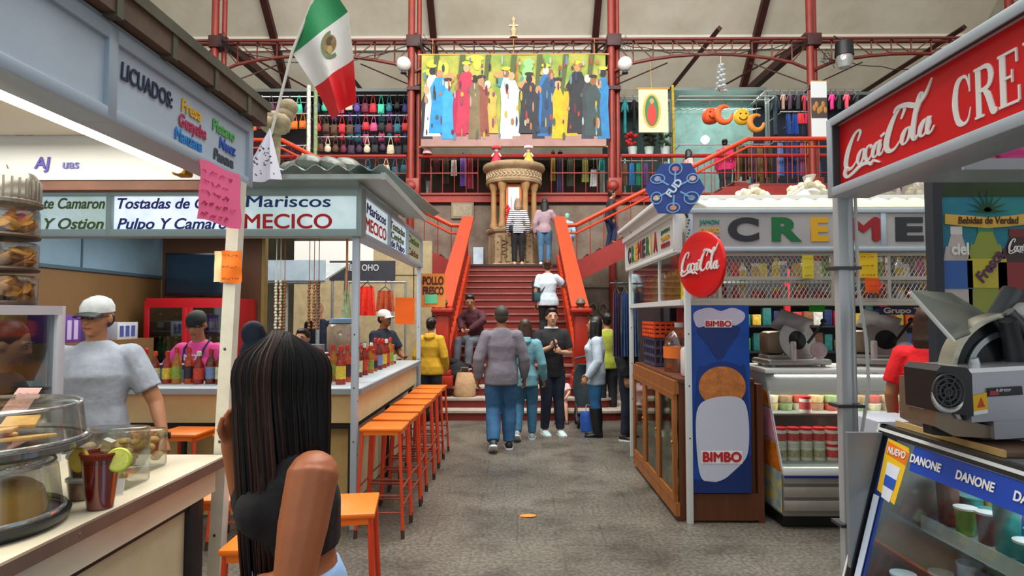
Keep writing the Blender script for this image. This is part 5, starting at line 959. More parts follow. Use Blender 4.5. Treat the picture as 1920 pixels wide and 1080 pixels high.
# ------------------------------------------------------------------ glass deli case with jars
t = thing('display_case', 'white topped glass deli case with red lidded jars', 'display case', (2.6, 5.0, 0)); dx0, dx1 = 1.985, 3.3
def dy(z): return 4.66 + (z - .44) * (.30 / .72)
m = MB(); m.bb(dx0, dx1, 4.66, 5.5, .1, .40); m.mi = 1; m.bb(dx0 + .02, dx1, 4.72, 5.4, 0, .1); m.mi = 2
for z in (.385, .285, .185): m.bb(dx0, dx1, 4.645, 4.66, z - .045, z + .03, .004)
m.mi = 0; m.bb(dx0, dx1, 5.45, 5.5, .4, 1.14); m.build('base', [M('deli_grey', '#8f8a80', .4, .3), BLACK, M('deli_slat', '#a39d92', .35, .35, var=.08)], t)
m = MB(); m.bb(dx0, dx1, 4.64, 4.70, .40, .46, .006); m.build('front_trim', M('deli_white', '#e6e9e6', .3), t); m = MB(); m.bb(dx0 - .02, dx1, 4.9, 5.5, 1.135, 1.17, .006); m.build('top', _M['deli_white'], t)
m = MB(); m.bb(dx0, dx1, 4.636, 4.64, .385, .402); m.build('stripe', M('deli_blue', '#1c2a7a', .4), t)
m = MB(); m.rings([[V(x, dy(.46), .46), V(x, dy(.46) + .005, .46), V(x, dy(1.0) + .005, 1.0), V(x, dy(1.0), 1.0)] for x in (dx0 + .01, dx1)]); m.build('front_glass', glass('deli_glass', '#f4f8f4', .05, .05, 0., .2), t)
m = MB(); m.rings([[V(x, dy(1.0) - .006, 1.0), V(x, dy(1.0) + .02, 1.0), V(x, dy(1.14) + .02, 1.14), V(x, dy(1.14) - .006, 1.14)] for x in (dx0, dx1)]); m.build('header', M('deli_header', '#9fa29c', .4, .3), t)
m = MB(); m.rings([[V(x, 4.66, .44), V(x, 5.45, .44), V(x, 5.45, 1.14), V(x, 4.955, 1.14)] for x in (dx0 - .004, dx0 + .004)]); m.build('side_panel', M('deli_side', '#b9c8cc', .3), t)
m = MB(); m.bb(dx0 + .01, dx1, 4.95, 5.44, .80, .812); m.bb(dx0 + .01, dx1, 4.68, 5.44, .455, .465); m.build('shelf', M('deli_shelf', '#8f948e', .4, .3), t)
m = MB()
for z0, z1, mi in ((.12, .42, 0), (.42, .62, 1), (.64, .86, 2), (.88, 1.0, 3)):
    m.mi = mi; m.rings([[V(x, max(4.67, dy(z0) + .02), z0), V(x, 5.05, z0), V(x, 5.05, z1), V(x, max(4.67, dy(z1) + .02), z1)] for x in (dx0 - .009, dx0 - .005)])
tag(m.build('poster_strip', [M('ps_blue', '#2a9ad8', .4, c2='#e8c83a', vs=9), M('ps_orange', '#e07a2a', .4, var=.3, vs=14), M('ps_pink', '#e89ab0', .4, var=.15, vs=9), M('ps_red', '#c83a2a', .4, c2='#e8b83a', vs=14)]), 'colourful strip of product posters on the deli case side', 'poster')
rr = random.Random(8)
def rjar(x, y, z, lid, label, h=.125, r=.045):
    t = thing('cream_jar', label, 'jar', (x, y, z), group='cream jars in the deli case'); m = MB(); m.lathe([(0, 0), (r, 0), (r, h * .82), (r * .85, h * .86), (0, h * .86)], (0, 0, 0), 16); m.build('jar', M('jar_white', '#e2dcd0', .35), t, True)
    m = MB(); m.lathe([(0, h * .85), (r, h * .85), (r, h), (0, h)], (0, 0, 0), 16); m.build('lid', M('lid_' + lid, lid, .35), t, True)
    m = MB(); m.lathe([(r * 1.02, h * .2), (r * 1.02, h * .65)], (0, 0, 0), 16); m.build('label', M('lab_' + lid, '#b8a888' if lid != '#c81e28' else '#c84a4a', .5, var=.3, vs=50), t, True)
for k in range(9):
    lid = '#d8d4c8' if k < 4 else '#c81e28'
    for j in range(2): rjar(2.06 + k * .1, 4.87, .467 + j * .127, lid if j == 0 or k > 3 else '#c81e28', '%s jar, %s from the left, %s tier of the deli case' % ('white' if lid != '#c81e28' else 'red lidded', ordn(k), ('lower', 'upper')[j]))
rjar(2.32, 5.0, .815, '#c81e28', 'single red lidded jar standing on the upper shelf edge'.replace('edge', 'of the deli case'), .13)
for k in range(11):
    for j in range(2):
        m = MB(); c = ('#b8a070', '#8a9a6a', '#c8b89a', '#9a7a5a', '#b04a3a')[(k + 2 * j) % 5]; m.lathe([(0, 0), (.052, 0), (.06, .05), (.06, .056), (0, .058)], (0, 0, 0), 14); o = m.build('deli_tub', M('dt_' + c, c, .4, var=.25, vs=30)); o.location = (2.1 + k * .118 + (.02 if k > 2 else 0), 5.14, .814 + j * .062); tag(o, 'deli tub, %s from the left, %s tier on the upper shelf' % (ordn(k), ('bottom', 'top')[j]), 'tub', 'tubs on the deli case upper shelf')
# slicers in the stall
def slicer(label, x, y, z, rz, sc, dark):
    t = thing('meat_slicer', label, 'meat slicer', (x, y, z), rz); t.scale = (sc,) * 3; sm = M('slicer2_%s' % dark, '#a8a49e', .3, .55, var=.1)
    m = MB(); m.box((0, 0, .04), (.56, .34, .05), b=.02); m.box((-.02, .05, .075), (.42, .2, .04), b=.015)
    for a in (-.22, .22): m.cyl((a, -.12, 0), (a, -.12, .02), .02); m.cyl((a, .12, 0), (a, .12, .02), .02)
    m.build('base', sm, t, True)
    m = MB(); m.box((-.12, .07, .2), (.2, .18, .2), (0, 0, 0), .04); m.build('motor_housing', M('sl_tan', '#8f7c66', .4, .4, var=.15), t, True)
    m = MB(); m.lathe([(0, 0), (.02, .0), (.15, .006), (.152, .012), (0, .03)], (.05, .0, .22), 28, (.1, -1, .15)); m.mi = 1; m.lathe([(.15, -.004), (.172, -.004), (.172, .03), (.15, .03)], (.05, .01, .22), 28, (.1, -1, .15)); m.build('blade', [M('bl_dark', '#2a2b2c', .25, .6), sm], t, True)
    m = MB(); m.lathe([(0, 0), (.07, 0), (.072, .014), (.06, .022), (0, .024)], (.17, -.14, .14), 24, (0, -1, .1)); m.build('thickness_dial', M('dial_pink', '#b8a4a4', .35, .2), t, True)
    m = MB(); m.box((-.05, -.14, .12), (.05, .03, .2), b=.02); m.cyl((-.05, -.16, .17), (-.05, -.15, .17), .016); m.cyl((-.05, -.16, .07), (-.05, -.15, .07), .016); m.box((.08, -.15, .05), (.3, .03, .04), b=.01); m.build('bracket', M('bracket_silver', '#c8c6c2', .3, .4), t, True)
    m = MB(); m.box((.0, -.02, .37), (.3, .02, .2), (35, 18, 0), .008); m.build('carriage', M('carriage_grey', '#a4a3a6', .3, .45), t, True)
    m = MB(); m.cyl((.1, -.1, .2), (.22, -.14, .38), .012, seg=8); m.ball((.22, -.14, .39), .024, 10); m.build('handle', M('handle_black', '#141416', .4), t, True)
slicer('tan and silver meat slicer with a round dial on the deli case', 2.30, 5.2, 1.172, 4, .96, 'a')
slicer('grey meat slicer with raised tray further along the deli case', 3.05, 5.22, 1.172, -24, .98, 'b')
# shelves at the stall back
t = thing('shelf_unit', 'dark shelf unit of groceries at the back of the cremeria', 'shelf', (2.8, 6.9, 0)); m = MB(); m.bb(1.75, 4.6, 7.05, 7.09, 0, 2.1)
for z in (.9, 1.18, 1.46, 1.74): m.bb(1.75, 4.6, 6.75, 7.05, z, z + .02)
m.build('board', M('shelf_dark', '#1c1f26', .6), t)
for x in (1.78, 2.95, 4.0): m = MB(); m.bb(x - .03, x + .03, 6.72, 6.76, 0, 2.1); m.build('upright', M('upright_red', '#b01824', .45), t)
rr = random.Random(77); BC = ['#2a4a9a', '#7a3a7a', '#c8a83a', '#1f6a6a', '#b02a2a', '#d8d8d0', '#5a3a2a', '#3a7a3a', '#8a5a3a', '#c85a2a', '#1a2a5a']
for row, z in enumerate((1.2, 1.48)):
    for k in range(24):
        c = rr.choice(BC); h = rr.uniform(.12, .23); m = MB(); m.box((0, 0, h / 2), (rr.uniform(.07, .1), .1, h), (0, 0, rr.uniform(-8, 8)), .008); o = m.build('carton', M('bc_' + c, c, .5, var=.3, vs=25)); o.location = (1.87 + k * .112, 6.86, z + .001); tag(o, 'carton, %s from the left on the %s back shelf of the cremeria' % (ordn(k), ('lower', 'upper')[row]), 'carton', 'cartons on the cremeria back shelves')
# round cola disc and blue hexagon
t = thing('sign', 'round red disc sign with white script at the cremeria corner', 'sign', (1.34, 4.62, 1.9), 0)
m = MB(); ax = V(-.91, -.41, 0); c = P(1315, 496, 4.5); r = .245
m.lathe([(0, 0), (r * .9, .018), (r * .985, .012), (r, 0), (r, -.012), (0, -.012)], c, 48, ax); m.build('disc', M('disc_red', '#ee1c1c', .28, coat=.3), t)
q = ax.cross(V(0, 0, 1)).normalized() * -1; q = V(0, 0, 1).cross(ax) ; q = q.normalized(); ux = q if q.x > 0 else -q
m = MB(); script_logo(m, c + ax.normalized() * .016 - ux * .205 - V(0, 0, .04), ux * .128, V(0, 0, .128), .004); m.build('logo', WPAINT, t, smooth=False)
m = MB(); m.cyl(c - ax.normalized() * .01, V(1.318, 4.764, c.z + .02), .012); m.bb(1.29, 1.34, 4.756, 4.766, c.z - .05, c.z + .09); m.build('bracket', DSTEEL, t)
t = thing('sign', 'blue hexagonal sign with six linked pictures above the cremeria corner', 'sign', (1.28, 4.7, 2.4)); ax = V(-.35, -.93, .05).normalized(); c = P(1265, 354, 4.5); up = V(0, 0, 1); ux = up.cross(ax).normalized() * -1; ux = ux if ux.x > 0 else -ux; uy = ax.cross(ux).normalized(); uy = uy if uy.z > 0 else -uy
def hx(r, ph): return [(r * math.cos(ph + k * PI / 3), r * math.sin(ph + k * PI / 3)) for k in range(6)]
m = MB(); m.prism(hx(.215, .98), c, ux, uy, .015); m.build('board', M('hexagon_blue', '#2b4a9c', .4, c2='#27418a', vs=3), t)
nn = ux.cross(uy); fo = 1 if nn.dot(ax) > 0 else -1; base = c + ax * (.018 if fo > 0 else .003)
m = MB(); LB = M('hexagon_light', '#7fb0dc', .5)
for k in range(6):
    a = .46 + k * PI / 3; m.prism([(math.cos(a) * .05 - math.sin(a) * .006, math.sin(a) * .05 + math.cos(a) * .006), (math.cos(a) * .05 + math.sin(a) * .006, math.sin(a) * .05 - math.cos(a) * .006), (math.cos(a) * .13 + math.sin(a) * .006, math.sin(a) * .13 - math.cos(a) * .006), (math.cos(a) * .13 - math.sin(a) * .006, math.sin(a) * .13 + math.cos(a) * .006)], base, ux, uy, .001 * fo)
for k in range(6):
    a = .46 + k * PI / 3; cx, cy = math.cos(a) * .145, math.sin(a) * .145; pts = [(cx + (.04 + .006 * (k % 3)) * math.cos(j * PI / 7), cy + (.034 + .01 * (k % 2)) * math.sin(j * PI / 7)) for j in range(15)]; ribbon(m, pts, .008, base, ux, uy, .001 * fo, 2)
m.build('emblem', LB, t)
for k, col in enumerate(('#d8b8b0', '#c87a8a', '#a8b0d0', '#d8c0a0', '#d08a6a', '#7a9ab0')):
    a = .46 + k * PI / 3; m = MB(); m.prism([(math.cos(a) * .145 + .025 * math.cos(j * PI / 5), math.sin(a) * .145 + .02 * math.sin(j * PI / 5)) for j in range(10)], base, ux, uy, .001 * fo); m.build('product_picture', M('fp_' + col, col, .5, var=.3, vs=60), t)
tx = text('lettering', 'FUD', (0, 0, 0), .075, M('hexagon_text', '#cfe6f6', .5), None, (0, 0, 0), 'CENTER', 0, .04, 1, .001); mt = Matrix((ux, uy, ax)).transposed(); tx.matrix_world = Matrix.Translation(c + ax * .024) @ (mt @ Euler((0, 0, .9)).to_matrix()).to_4x4(); bw = tx.matrix_world.copy(); tx.parent = t; tx.matrix_parent_inverse = Matrix.Translation(-V(1.28, 4.7, 2.4))
m = MB(); m.cyl(c - ax * .0, V(1.325, 4.765, 2.36), .01); m.build('bracket', DSTEEL, t)
area('cremeria_lamp', (2.7, 6.1, 2.4), (0, 0, 0), 1.8, 1.2, 45, (1, .95, .85)); area('deli_case_lamp', (2.6, 4.98, 1.12), (0, 0, 0), 1.1, .1, 12)
# ------------------------------------------------------------------ loose cables on the ironwork
for k, (x0, x1, z0, z1, sag, l) in enumerate(((-8.45, -2.9, 9.1, 9.05, .5, 'loose dark cable sagging between the columns behind the flag'), (-8.45, -2.9, 9.2, 8.9, .2, 'upper loose cable between the columns behind the flag'), (-2.9, 2.7, 9.15, 9.15, .12, 'loose cable strung along the truss over the mural'), (2.7, 8.25, 9.1, 9.2, .35, 'loose dark cable sagging over the piñata stall'), (8.25, 13.8, 8.7, 8.6, .3, 'loose dark cable sagging toward the far right column'))):
    m = MB(); m.tube([(x0 + .2 + (x1 - x0 - .4) * q / 16, ME - .26 - (.09 if k == 1 else 0), z0 + (z1 - z0) * q / 16 - sag * math.sin(PI * q / 16) + .03 * math.sin(q * 2.1 + k)) for q in range(17)], .012, 5)
    for q in range(5): a = q * 1.3; m.tube([(x0 + .22, ME - .27 - (.09 if k == 1 else 0), z0), (x0 + .3 + .1 * math.sin(a), ME - .28 - (.09 if k == 1 else 0), z0 + .25 * math.cos(a)), (x0 + .35 * math.cos(a) * .6 + .3, ME - .27 - (.09 if k == 1 else 0), z0 - .3 + .1 * q)], .009, 5)
    tag(m.build('cable', BLACK), l, 'cable')
# ------------------------------------------------------------------ shrine on the landing
SAND = M('carved_sandstone', '#9c825f', .8, var=.16, vs=3, c2='#b09672', bump=.25, bs=18); SANDD = M('carving_dark', '#7d6648', .85)  # glyph relief in a darker sandstone tone
kx, ky, kz = -.09, 15.95, LZ
t = thing('shrine', 'round carved sandstone shrine with columns on the stair landing', 'shrine', (kx, ky, kz))
m = MB(); m.lathe([(0, 0), (.74, 0), (.74, .06), (.68, .1), (.66, .85), (.72, .9), (.74, .96), (.70, 1.0), (0, 1.0)], (kx, ky, kz), 8)
m.build('pedestal', SAND, t, smooth=False)
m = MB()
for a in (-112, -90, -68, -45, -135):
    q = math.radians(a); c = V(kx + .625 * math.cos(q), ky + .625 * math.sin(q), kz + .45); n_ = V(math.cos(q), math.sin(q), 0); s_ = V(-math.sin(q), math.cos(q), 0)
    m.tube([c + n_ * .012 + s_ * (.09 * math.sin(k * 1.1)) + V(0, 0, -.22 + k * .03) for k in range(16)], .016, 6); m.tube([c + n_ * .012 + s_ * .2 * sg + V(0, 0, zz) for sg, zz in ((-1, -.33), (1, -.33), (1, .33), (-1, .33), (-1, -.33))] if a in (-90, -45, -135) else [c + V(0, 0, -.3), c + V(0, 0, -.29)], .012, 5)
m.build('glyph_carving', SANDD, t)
m = MB(); m.lathe([(.36, 1.0), (.36, 2.2)], (kx, ky, kz), 16); m.build('core', M('shrine_core', '#a8622c', .7, var=.15, vs=2), t)
for a in (-90 - 62, -90 - 30, -90 + 30, -90 + 62):
    q = math.radians(a); m = MB(); c = (kx + .58 * math.cos(q), ky + .58 * math.sin(q), kz); m.lathe([(.11, 1.0), (.11, 1.08), (.085, 1.12), (.075, 1.3), (.07, 1.85), (.075, 1.95), (.1, 2.0), (.12, 2.1), (.12, 2.16)], c, 14); m.build('shrine_column', M('column_tan', '#a67c4c', .75, var=.15, vs=4), t)
m = MB(); m.bb(kx - .2, kx + .2, ky - .5, ky - .34, kz + 1.02, kz + 2.1); m.build('niche', M('niche_orange', '#c06a30', .7), t)
m = MB(); m.bb(kx - .14, kx + .14, ky - .52, ky - .49, kz + 1.05, kz + 2.02); m.build('niche_glass', M('niche_pale', '#b9cfe6', .3, c2='#e2e8ee', vs=5), t)
m = MB(); m.lathe([(.62, 2.14), (.72, 2.16), (.74, 2.22), (.7, 2.26), (.7, 2.46), (.74, 2.5), (.8, 2.54), (.82, 2.6), (.8, 2.66), (.6, 2.7), (0, 2.74)], (kx, ky, kz), 32); m.build('entablature', SAND, t)
m = MB()
for k in range(40):
    q = k * 2 * PI / 40; m.tube([(kx + .715 * math.cos(q + .06 * math.sin(j * 1.2)), ky + .715 * math.sin(q + .06 * math.sin(j * 1.2)), kz + 2.29 + j * .03) for j in range(6)], .016, 5)
m.build('frieze_carving', M('frieze', '#cbb592', .8), t)
for dx, l in ((-.145, 'red flower bunch at the left of the shrine niche'), (.145, 'red flower bunch at the right of the shrine niche')):
    m = MB()
    for k in range(16): m.ball((kx + dx + R.uniform(-.045, .045), ky - .665 + R.uniform(-.015, .015), kz + 1.1 + R.uniform(0, .42)), .034, 8)
    tag(m.build('flowers', M('flower_red', '#d81e24', .6)), l, 'flowers')
m = MB(); m.ell([((kx, ky - .6, kz + 1.004), .07, .05), ((kx, ky - .6, kz + 1.3), .06, .05), ((kx, ky - .6, kz + 1.6), .05, .04), ((kx, ky - .6, kz + 1.75), .06, .05), ((kx, ky - .6, kz + 1.86), .02, .02)], 14)
tag(m.build('statue', M('statue_white', '#d9dbe4', .6)), 'pale draped statue in the shrine niche', 'statue')
def doll(x, y, z, c1, c2, label, s=1.):
    t = thing('doll', label, 'doll', (x, y, z), group='flowered dolls on the gallery rail and shrine'); t.scale = (s,) * 3
    m = MB(); m.lathe([(0, 0), (.14, 0), (.13, .05), (.06, .2), (.05, .26), (0, .27)], (0, 0, 0), 14); m.build('dress', M('dr_' + c1, c1, .6, var=.2, vs=20), t, True)
    m = MB(); m.ball((0, 0, .33), (.05, .05, .06), 12); m.tube([(-.06, 0, .24), (-.12, -.03, .15)], .02, 6); m.tube([(.06, 0, .24), (.12, -.03, .15)], .02, 6); m.build('body', M('doll_white', '#e6dcd6', .5), t, True)
    m = MB(); m.lathe([(0, .36), (.14, .36), (.12, .38), (.06, .39), (.05, .44), (0, .45)], (0, 0, 0), 14)
    for k in range(7): m.ball((.09 * math.cos(k), .09 * math.sin(k), .4), .03, 8)
    m.build('hat', M('ht_' + c2, c2, .6), t, True)
doll(P(803, 0, 16.95).x, 16.96, MZ + 1.16, '#e8b8c0', '#f0e6ea', 'pink and white flowered doll on the gallery rail by the left column')
doll(kx - .45, ky - .25, kz + 2.72, '#c81e3a', '#d83a4a', 'red flowered doll on top of the shrine, left one')
doll(kx + .38, ky - .25, kz + 2.72, '#d8a83a', '#e8c0d0', 'yellow and pink flowered doll on top of the shrine, right one')
m = MB(); a = P(846, 379, 16.85); b_ = P(888, 409, 16.85); m.bb(a.x, b_.x, 16.88, 16.946, b_.z, a.z); m.mi = 1; m.bb(a.x + .05, b_.x - .05, 16.87, 16.88, b_.z + .05, a.z - .05)
tag(m.build('plaque', [M('plaque_frame', '#8a7a5e', .7), M('plaque_face', '#9c9078', .7, var=.2, vs=20)]), 'framed stone plaque on the wall left of the shrine', 'plaque')
m = MB(); a = P(887, 463, 16.8); b_ = P(906, 497, 16.8); m.bb(a.x, b_.x, 16.86, 16.9, LZ + .02, a.z); tag(m.build('notice', M('notice_white', '#c9dbe6', .5, var=.15, vs=5)), 'pale blue notice board leaning left of the shrine base', 'notice')
# ------------------------------------------------------------------ mural stand-in and banners
BY = 16.72
t = thing('banner', 'large colourful painted banner hung between the two middle columns', 'banner', (-.1, BY, 6.2))
bx0, bx1, bz0, bz1 = X(790, BY, 190), X(1136, BY, 190), Zp(275, BY), Zp(103, BY); W = bx1 - bx0; H = bz1 - bz0
m = MB(); m.rings([[V(bx0 + W * u, BY + .02 * math.sin(u * 14), z) for u in [k / 24 for k in range(25)]] + [V(bx0 + W * u, BY + .02 * math.sin(u * 14) + .01, z) for u in [k / 24 for k in range(24, -1, -1)]] for z in (bz0, bz1)]); m.build('cloth', M('mural_back', '#76903a', .7, vs=1.6, c2='#b3ab48'), t)
rr = random.Random(9)
PM, pmats = MB(), []
def patch(name, pts, mt, d):
    if mt not in pmats: pmats.append(mt)
    PM.mi = pmats.index(mt); PM.prism([(p[0] * W, p[1] * H) for p in pts], (bx0, BY - .03 - d - .00013 * (len(PM.bm.verts) % 37), bz0), (1, 0, 0), (0, 0, 1), .002)
def oval(cx, cy, rx, ry, n=14, ph=0): return [(cx + rx * math.cos(ph + k * 2 * PI / n), cy + ry * math.sin(ph + k * 2 * PI / n)) for k in range(n)]
for k in range(26):
    c = ('#c9d84a', '#e8d83a', '#6a9a3a', '#e8a05a', '#5a7a3a', '#8ac07a', '#e88a5a', '#4a8a8a')[k % 8]; patch('colour_patch', oval(rr.uniform(.05, .95), rr.uniform(.66, .96), rr.uniform(.015, .05), rr.uniform(.03, .08)), M('mp_' + c, c, .7), .001 * (k % 5))
for k in range(7): x = .05 + k * .14; patch('colour_patch', [(x, .5), (x + .015, .5), (x + .05, 1), (x + .02, 1)], M('mp_trunk', '#4f5a34', .7), .006)
patch('colour_patch', [(0, 0), (1, 0), (1, .13), (0, .13)], M('mp_ground', '#a57f78', .7, var=.12, vs=2), .007)
cols = ['#2a2a30', '#d8d8d8', '#2a8ac8', '#3a9ad8', '#a81e48', '#b8304a', '#7a6a4a', '#8a4a3a', '#c9a24a', '#d8e4e0', '#c8dcd6', '#2f3238', '#32353c', '#2a6aa8', '#2a4a6a', '#d8a81a', '#cf9f1c', '#2c2c30', '#3a3f44', '#3a4a48', '#c8822a', '#2a7ab0']
xs_ = [.03, .06, .10, .145, .20, .245, .29, .325, .36, .46, .49, .585, .635, .675, .70, .74, .80, .845, .90, .93, .96, .985]
for k, (c, x) in enumerate(zip(cols, xs_)):
    w_ = .034 + .012 * (k % 3); z0 = .08 + .03 * (k % 3); h = .5 + .06 * ((k * 7) % 4)
    patch('colour_patch', [(x - w_, z0), (x + w_, z0), (x + w_ * .75, z0 + h * .55), (x + w_ * .9, z0 + h * .8), (x + w_ * .4, z0 + h * .98), (x - w_ * .4, z0 + h * .98), (x - w_ * .9, z0 + h * .8), (x - w_ * .75, z0 + h * .55)], M('mf_' + c, c, .7, var=.15, vs=4), .008 + .002 * (k % 4))
    patch('colour_patch', oval(x, z0 + h * 1.0 + .03, .017, .045), M('mh_%d' % (k % 5), ('#c99a72', '#2a2624', '#b8805a', '#d8c8b0', '#8a5a3a')[k % 5], .7), .016); 
    if k % 2: patch('colour_patch', oval(x, z0 + h + .085, .024, .02), M('mhat_%d' % (k % 4), ('#1f1f22', '#d8c23a', '#6a8aa8', '#3a2a24')[k % 4], .7), .018)
DC = ('#a8342a', '#b89a3a', '#2a3a5a', '#a8a090', '#3a2a22', '#5a7a8a', '#a8683a', '#7a4a5a', '#a88060', '#4a5a3a', '#98a4a8', '#6a1e3a'); dab = MB()
for k in range(130):
    u, v_ = rr.uniform(.02, .98), rr.uniform(.1, .95)
    dab.mi = k % 12; dab.prism([(q_[0] * W, q_[1] * H) for q_ in oval(u, v_, rr.uniform(.003, .009), rr.uniform(.02, .06), 9, rr.random() * .4)], (bx0, BY - .0505 - .00025 * (k % 65), bz0), (1, 0, 0), (0, 0, 1), .002)
PM.build('painted_figures', pmats, t); dab.build('paint_pattern', [M('md_%d' % i, c, .7) for i, c in enumerate(DC)], t)
m = MB(); m.cyl((bx0 - .1, BY + .02, bz1 + .02), (bx1 + .1, BY + .02, bz1 + .02), .025); m.cyl((bx0 - .05, BY + .02, bz0), (bx1 + .05, BY + .02, bz0), .02)
for x in (bx0 + .3, (bx0 + bx1) / 2, bx1 - .3): m.cyl((x, BY + .02, bz1), (x, ME - .2, TZ - .01), .008)
m.build('rod', M('rod_wood', '#c49a4a', .6), t)
t = thing('banner', 'cream devotional banner with a green and red oval figure', 'banner', (X(1225, 16.8), 16.8, 6.6)); a = P(1197, 166, 16.8); b_ = P(1253, 248, 16.8)
m = MB(); m.bb(a.x, b_.x, 16.8, 16.815, b_.z, a.z); m.build('cloth', M('banner_cream', '#d9cfa8', .7, var=.06), t); cx, cz = P(1222, 208, 16.8).x, P(1222, 208, 16.8).z
for rx, rz_, c, dz, d in ((.25, .48, '#c9a24a', 0, .004), (.19, .43, '#2f7a4a', 0, .008), (.12, .3, '#c83a30', -.1, .012), (.06, .08, '#c08a62', .27, .014)):
    m = MB(); m.prism(oval(0, 0, rx, rz_, 24), (cx, 16.8 - d, cz + dz), (1, 0, 0), (0, 0, 1), .003); m.build('figure_patch', M('vb_' + c, c, .7), t)
m = MB(); m.cyl((a.x - .05, 16.8, a.z), (b_.x + .05, 16.8, a.z), .02); m.cyl((cx, 16.8, a.z), (cx, ME - .05, 8.42 + .48 * math.sin(PI * (cx - 2.7) / 5.55) ** .6 - .055), .006); m.build('rod', _M['rod_wood'], t)
t = thing('banner', 'narrow white banner with a dark photo band by the right column', 'banner', (X(1537, 16.6), 16.6, 6.5)); a = P(1520, 152, 16.6); b_ = P(1552, 256, 16.6)
m = MB(); m.bb(a.x, b_.x, 16.6, 16.615, b_.z, a.z); m.build('cloth', M('banner_white', '#dcdedd', .6), t); z1 = Zp(185, 16.6); z0 = Zp(223, 16.6); m = MB(); m.bb(a.x, b_.x, 16.59, 16.6, z0, z1); m.mi = 1
for k in range(6): m.ball((a.x + .08 + .06 * k, 16.59, (z0 + z1) / 2 + .1 * math.sin(k * 2)), (.05, .006, .09), 8)
m.build('photo_band', [M('photo_dark', '#4a3a34', .6), M('photo_gold', '#b0783a', .6)], t); m = MB(); m.cyl((a.x, 16.61, a.z), (b_.x, 16.61, a.z), .015); m.cyl((a.x + .1, 16.61, a.z), (8.18, ME - .21, a.z + .1), .006); m.build('rod', _M['rod_wood'], t)
# lamps of the hall
for px, l in ((757, 'white globe lamp on the column left of the mural'), (1172, 'white globe lamp on the column right of the mural')):
    lp = P(px, 120, 16.55); cc_ = V(-2.97 if px < 900 else 2.63, ME - .1, lp.z - .3); dd = V(lp.x - cc_.x, lp.y - cc_.y, 0).normalized(); en = cc_ + dd * .125 - lp; t = thing('globe_lamp', l, 'lamp', lp); m = MB(); m.ball((0, 0, 0), .2, 18); m.build('globe', M('globe_white', '#e2e2dc', .25), t, True); m = MB(); m.lathe([(.05, -.28), (.09, -.26), (.06, -.18)], (0, 0, 0), 12); m.tube([(0, 0, -.26), en], .02, 6); m.build('bracket', DSTEEL, t, True)
t = thing('pendant_lamp', 'black pendant lamp with a clear bulb glass near the right column', 'lamp', P(1583, 105, 16.4)); m = MB(); m.lathe([(0, .42), (.1, .42), (.22, .36), (.24, 0), (.2, 0), (.18, .3)], (0, 0, 0), 20); m.build('shade', M('lamp_black', '#17181a', .4), t, True); m = MB(); m.lathe([(.2, .0), (.22, -.15), (.15, -.32), (.0, -.36)], (0, 0, 0), 18); m.build('glass_bowl', glass('lamp_glass', '#e6ecea', .25, .1, .25), t, True); m = MB(); m.cyl((0, 0, .42), (0, .5, .78), .02); m.build('stem', DSTEEL, t, True)
m = MB(); p = P(963, 66, ME - .14); m.lathe([(0, -.08), (.12, -.08), (.05, 0), (.1, .12), (.04, .2), (.03, .36), (.07, .42), (.02, .5), (0, .55)], (p.x, ME - .14, TZ + .127), 12); m.box((p.x, ME - .14, TZ + .4), (.26, .03, .04)); tag(m.build('finial', M('finial_gold', '#c9b48a', .5)), 'pale ornamental finial on the truss above the mural', 'ornament')
m = MB(); p = P(1352, 145, 16.95)
for k in range(26): m.ball((p.x + .09 * math.cos(k * 1.3) * (1.2 - k / 30), 16.95 + .09 * math.sin(k * 1.3), p.z - .38 + k * .03), (.07, .07, .05), 8)
m.cyl((p.x, 16.95, p.z), (p.x, 16.95, 8.42 + .48 * math.sin(PI * (p.x - 2.7) / 5.55) ** .6 - .055), .008); tag(m.build('garland', M('garland_silver', '#d3d8d8', .3, .4)), 'silver tinsel garland hanging above the piñata stall', 'garland')
# ------------------------------------------------------------------ upper stalls
DARKW = M('stall_dark', '#231a1e', .8, var=.3, vs=2); TEAL = M('stall_teal', '#7fa39c', .6, var=.2, vs=2)
for x0, x1, z1, mt, l in ((-9.6, -2.9, 8.35, DARKW, 'dark back of the upper bag stall'), (-2.7, 2.6, 6.25, M('stall_brown', '#3a2a20', .8, var=.3, vs=2), 'dark brown shop back behind the shrine'), (2.7, 4.6, 8.0, M('stall_green', '#2f4440', .8, var=.3, vs=2), 'dark green back of the plant stall'), (4.62, 7.45, 8.35, TEAL, 'pale teal back of the piñata stall'), (7.47, 12.5, 8.2, M('stall_navy', '#1d2230', .8, var=.3, vs=2), 'dark navy back of the textile stall')):
    m = MB(); m.bb(x0, x1, 19.2, 19.26, MZ, z1); m.mi = 1
    if mt is not DARKW or True: m.bb(x0, x1, 18.1, 18.14, z1 - .05, z1); m.bb(x0, x0 + .05, 18.1, 18.15, MZ, z1); m.bb(x1 - .05, x1, 18.1, 18.15, MZ, z1); m.bb(x0, x1, 18.1, 19.2, z1, z1 + .04)
    t_ = m.build('stall_partition', [mt, M('stall_frame', '#77817e', .5, .3)]); tag(t_, l, 'partition')
area('gallery_shop_light', (6.1, 18.4, 8.2), (0, 0, 0), 2.4, .6, 55, (.85, 1, .95)); area('bag_shop_light', (-5.8, 17.6, 8.3), (0, 0, 0), 5, .5, 22); area('textile_shop_light', (9.2, 17.6, 8.1), (0, 0, 0), 3.4, .5, 25)
area('centre_shop_light', (0, 17.8, 6.2), (0, 0, 0), 5, .4, 22, (1, .9, .75))
m = MB()
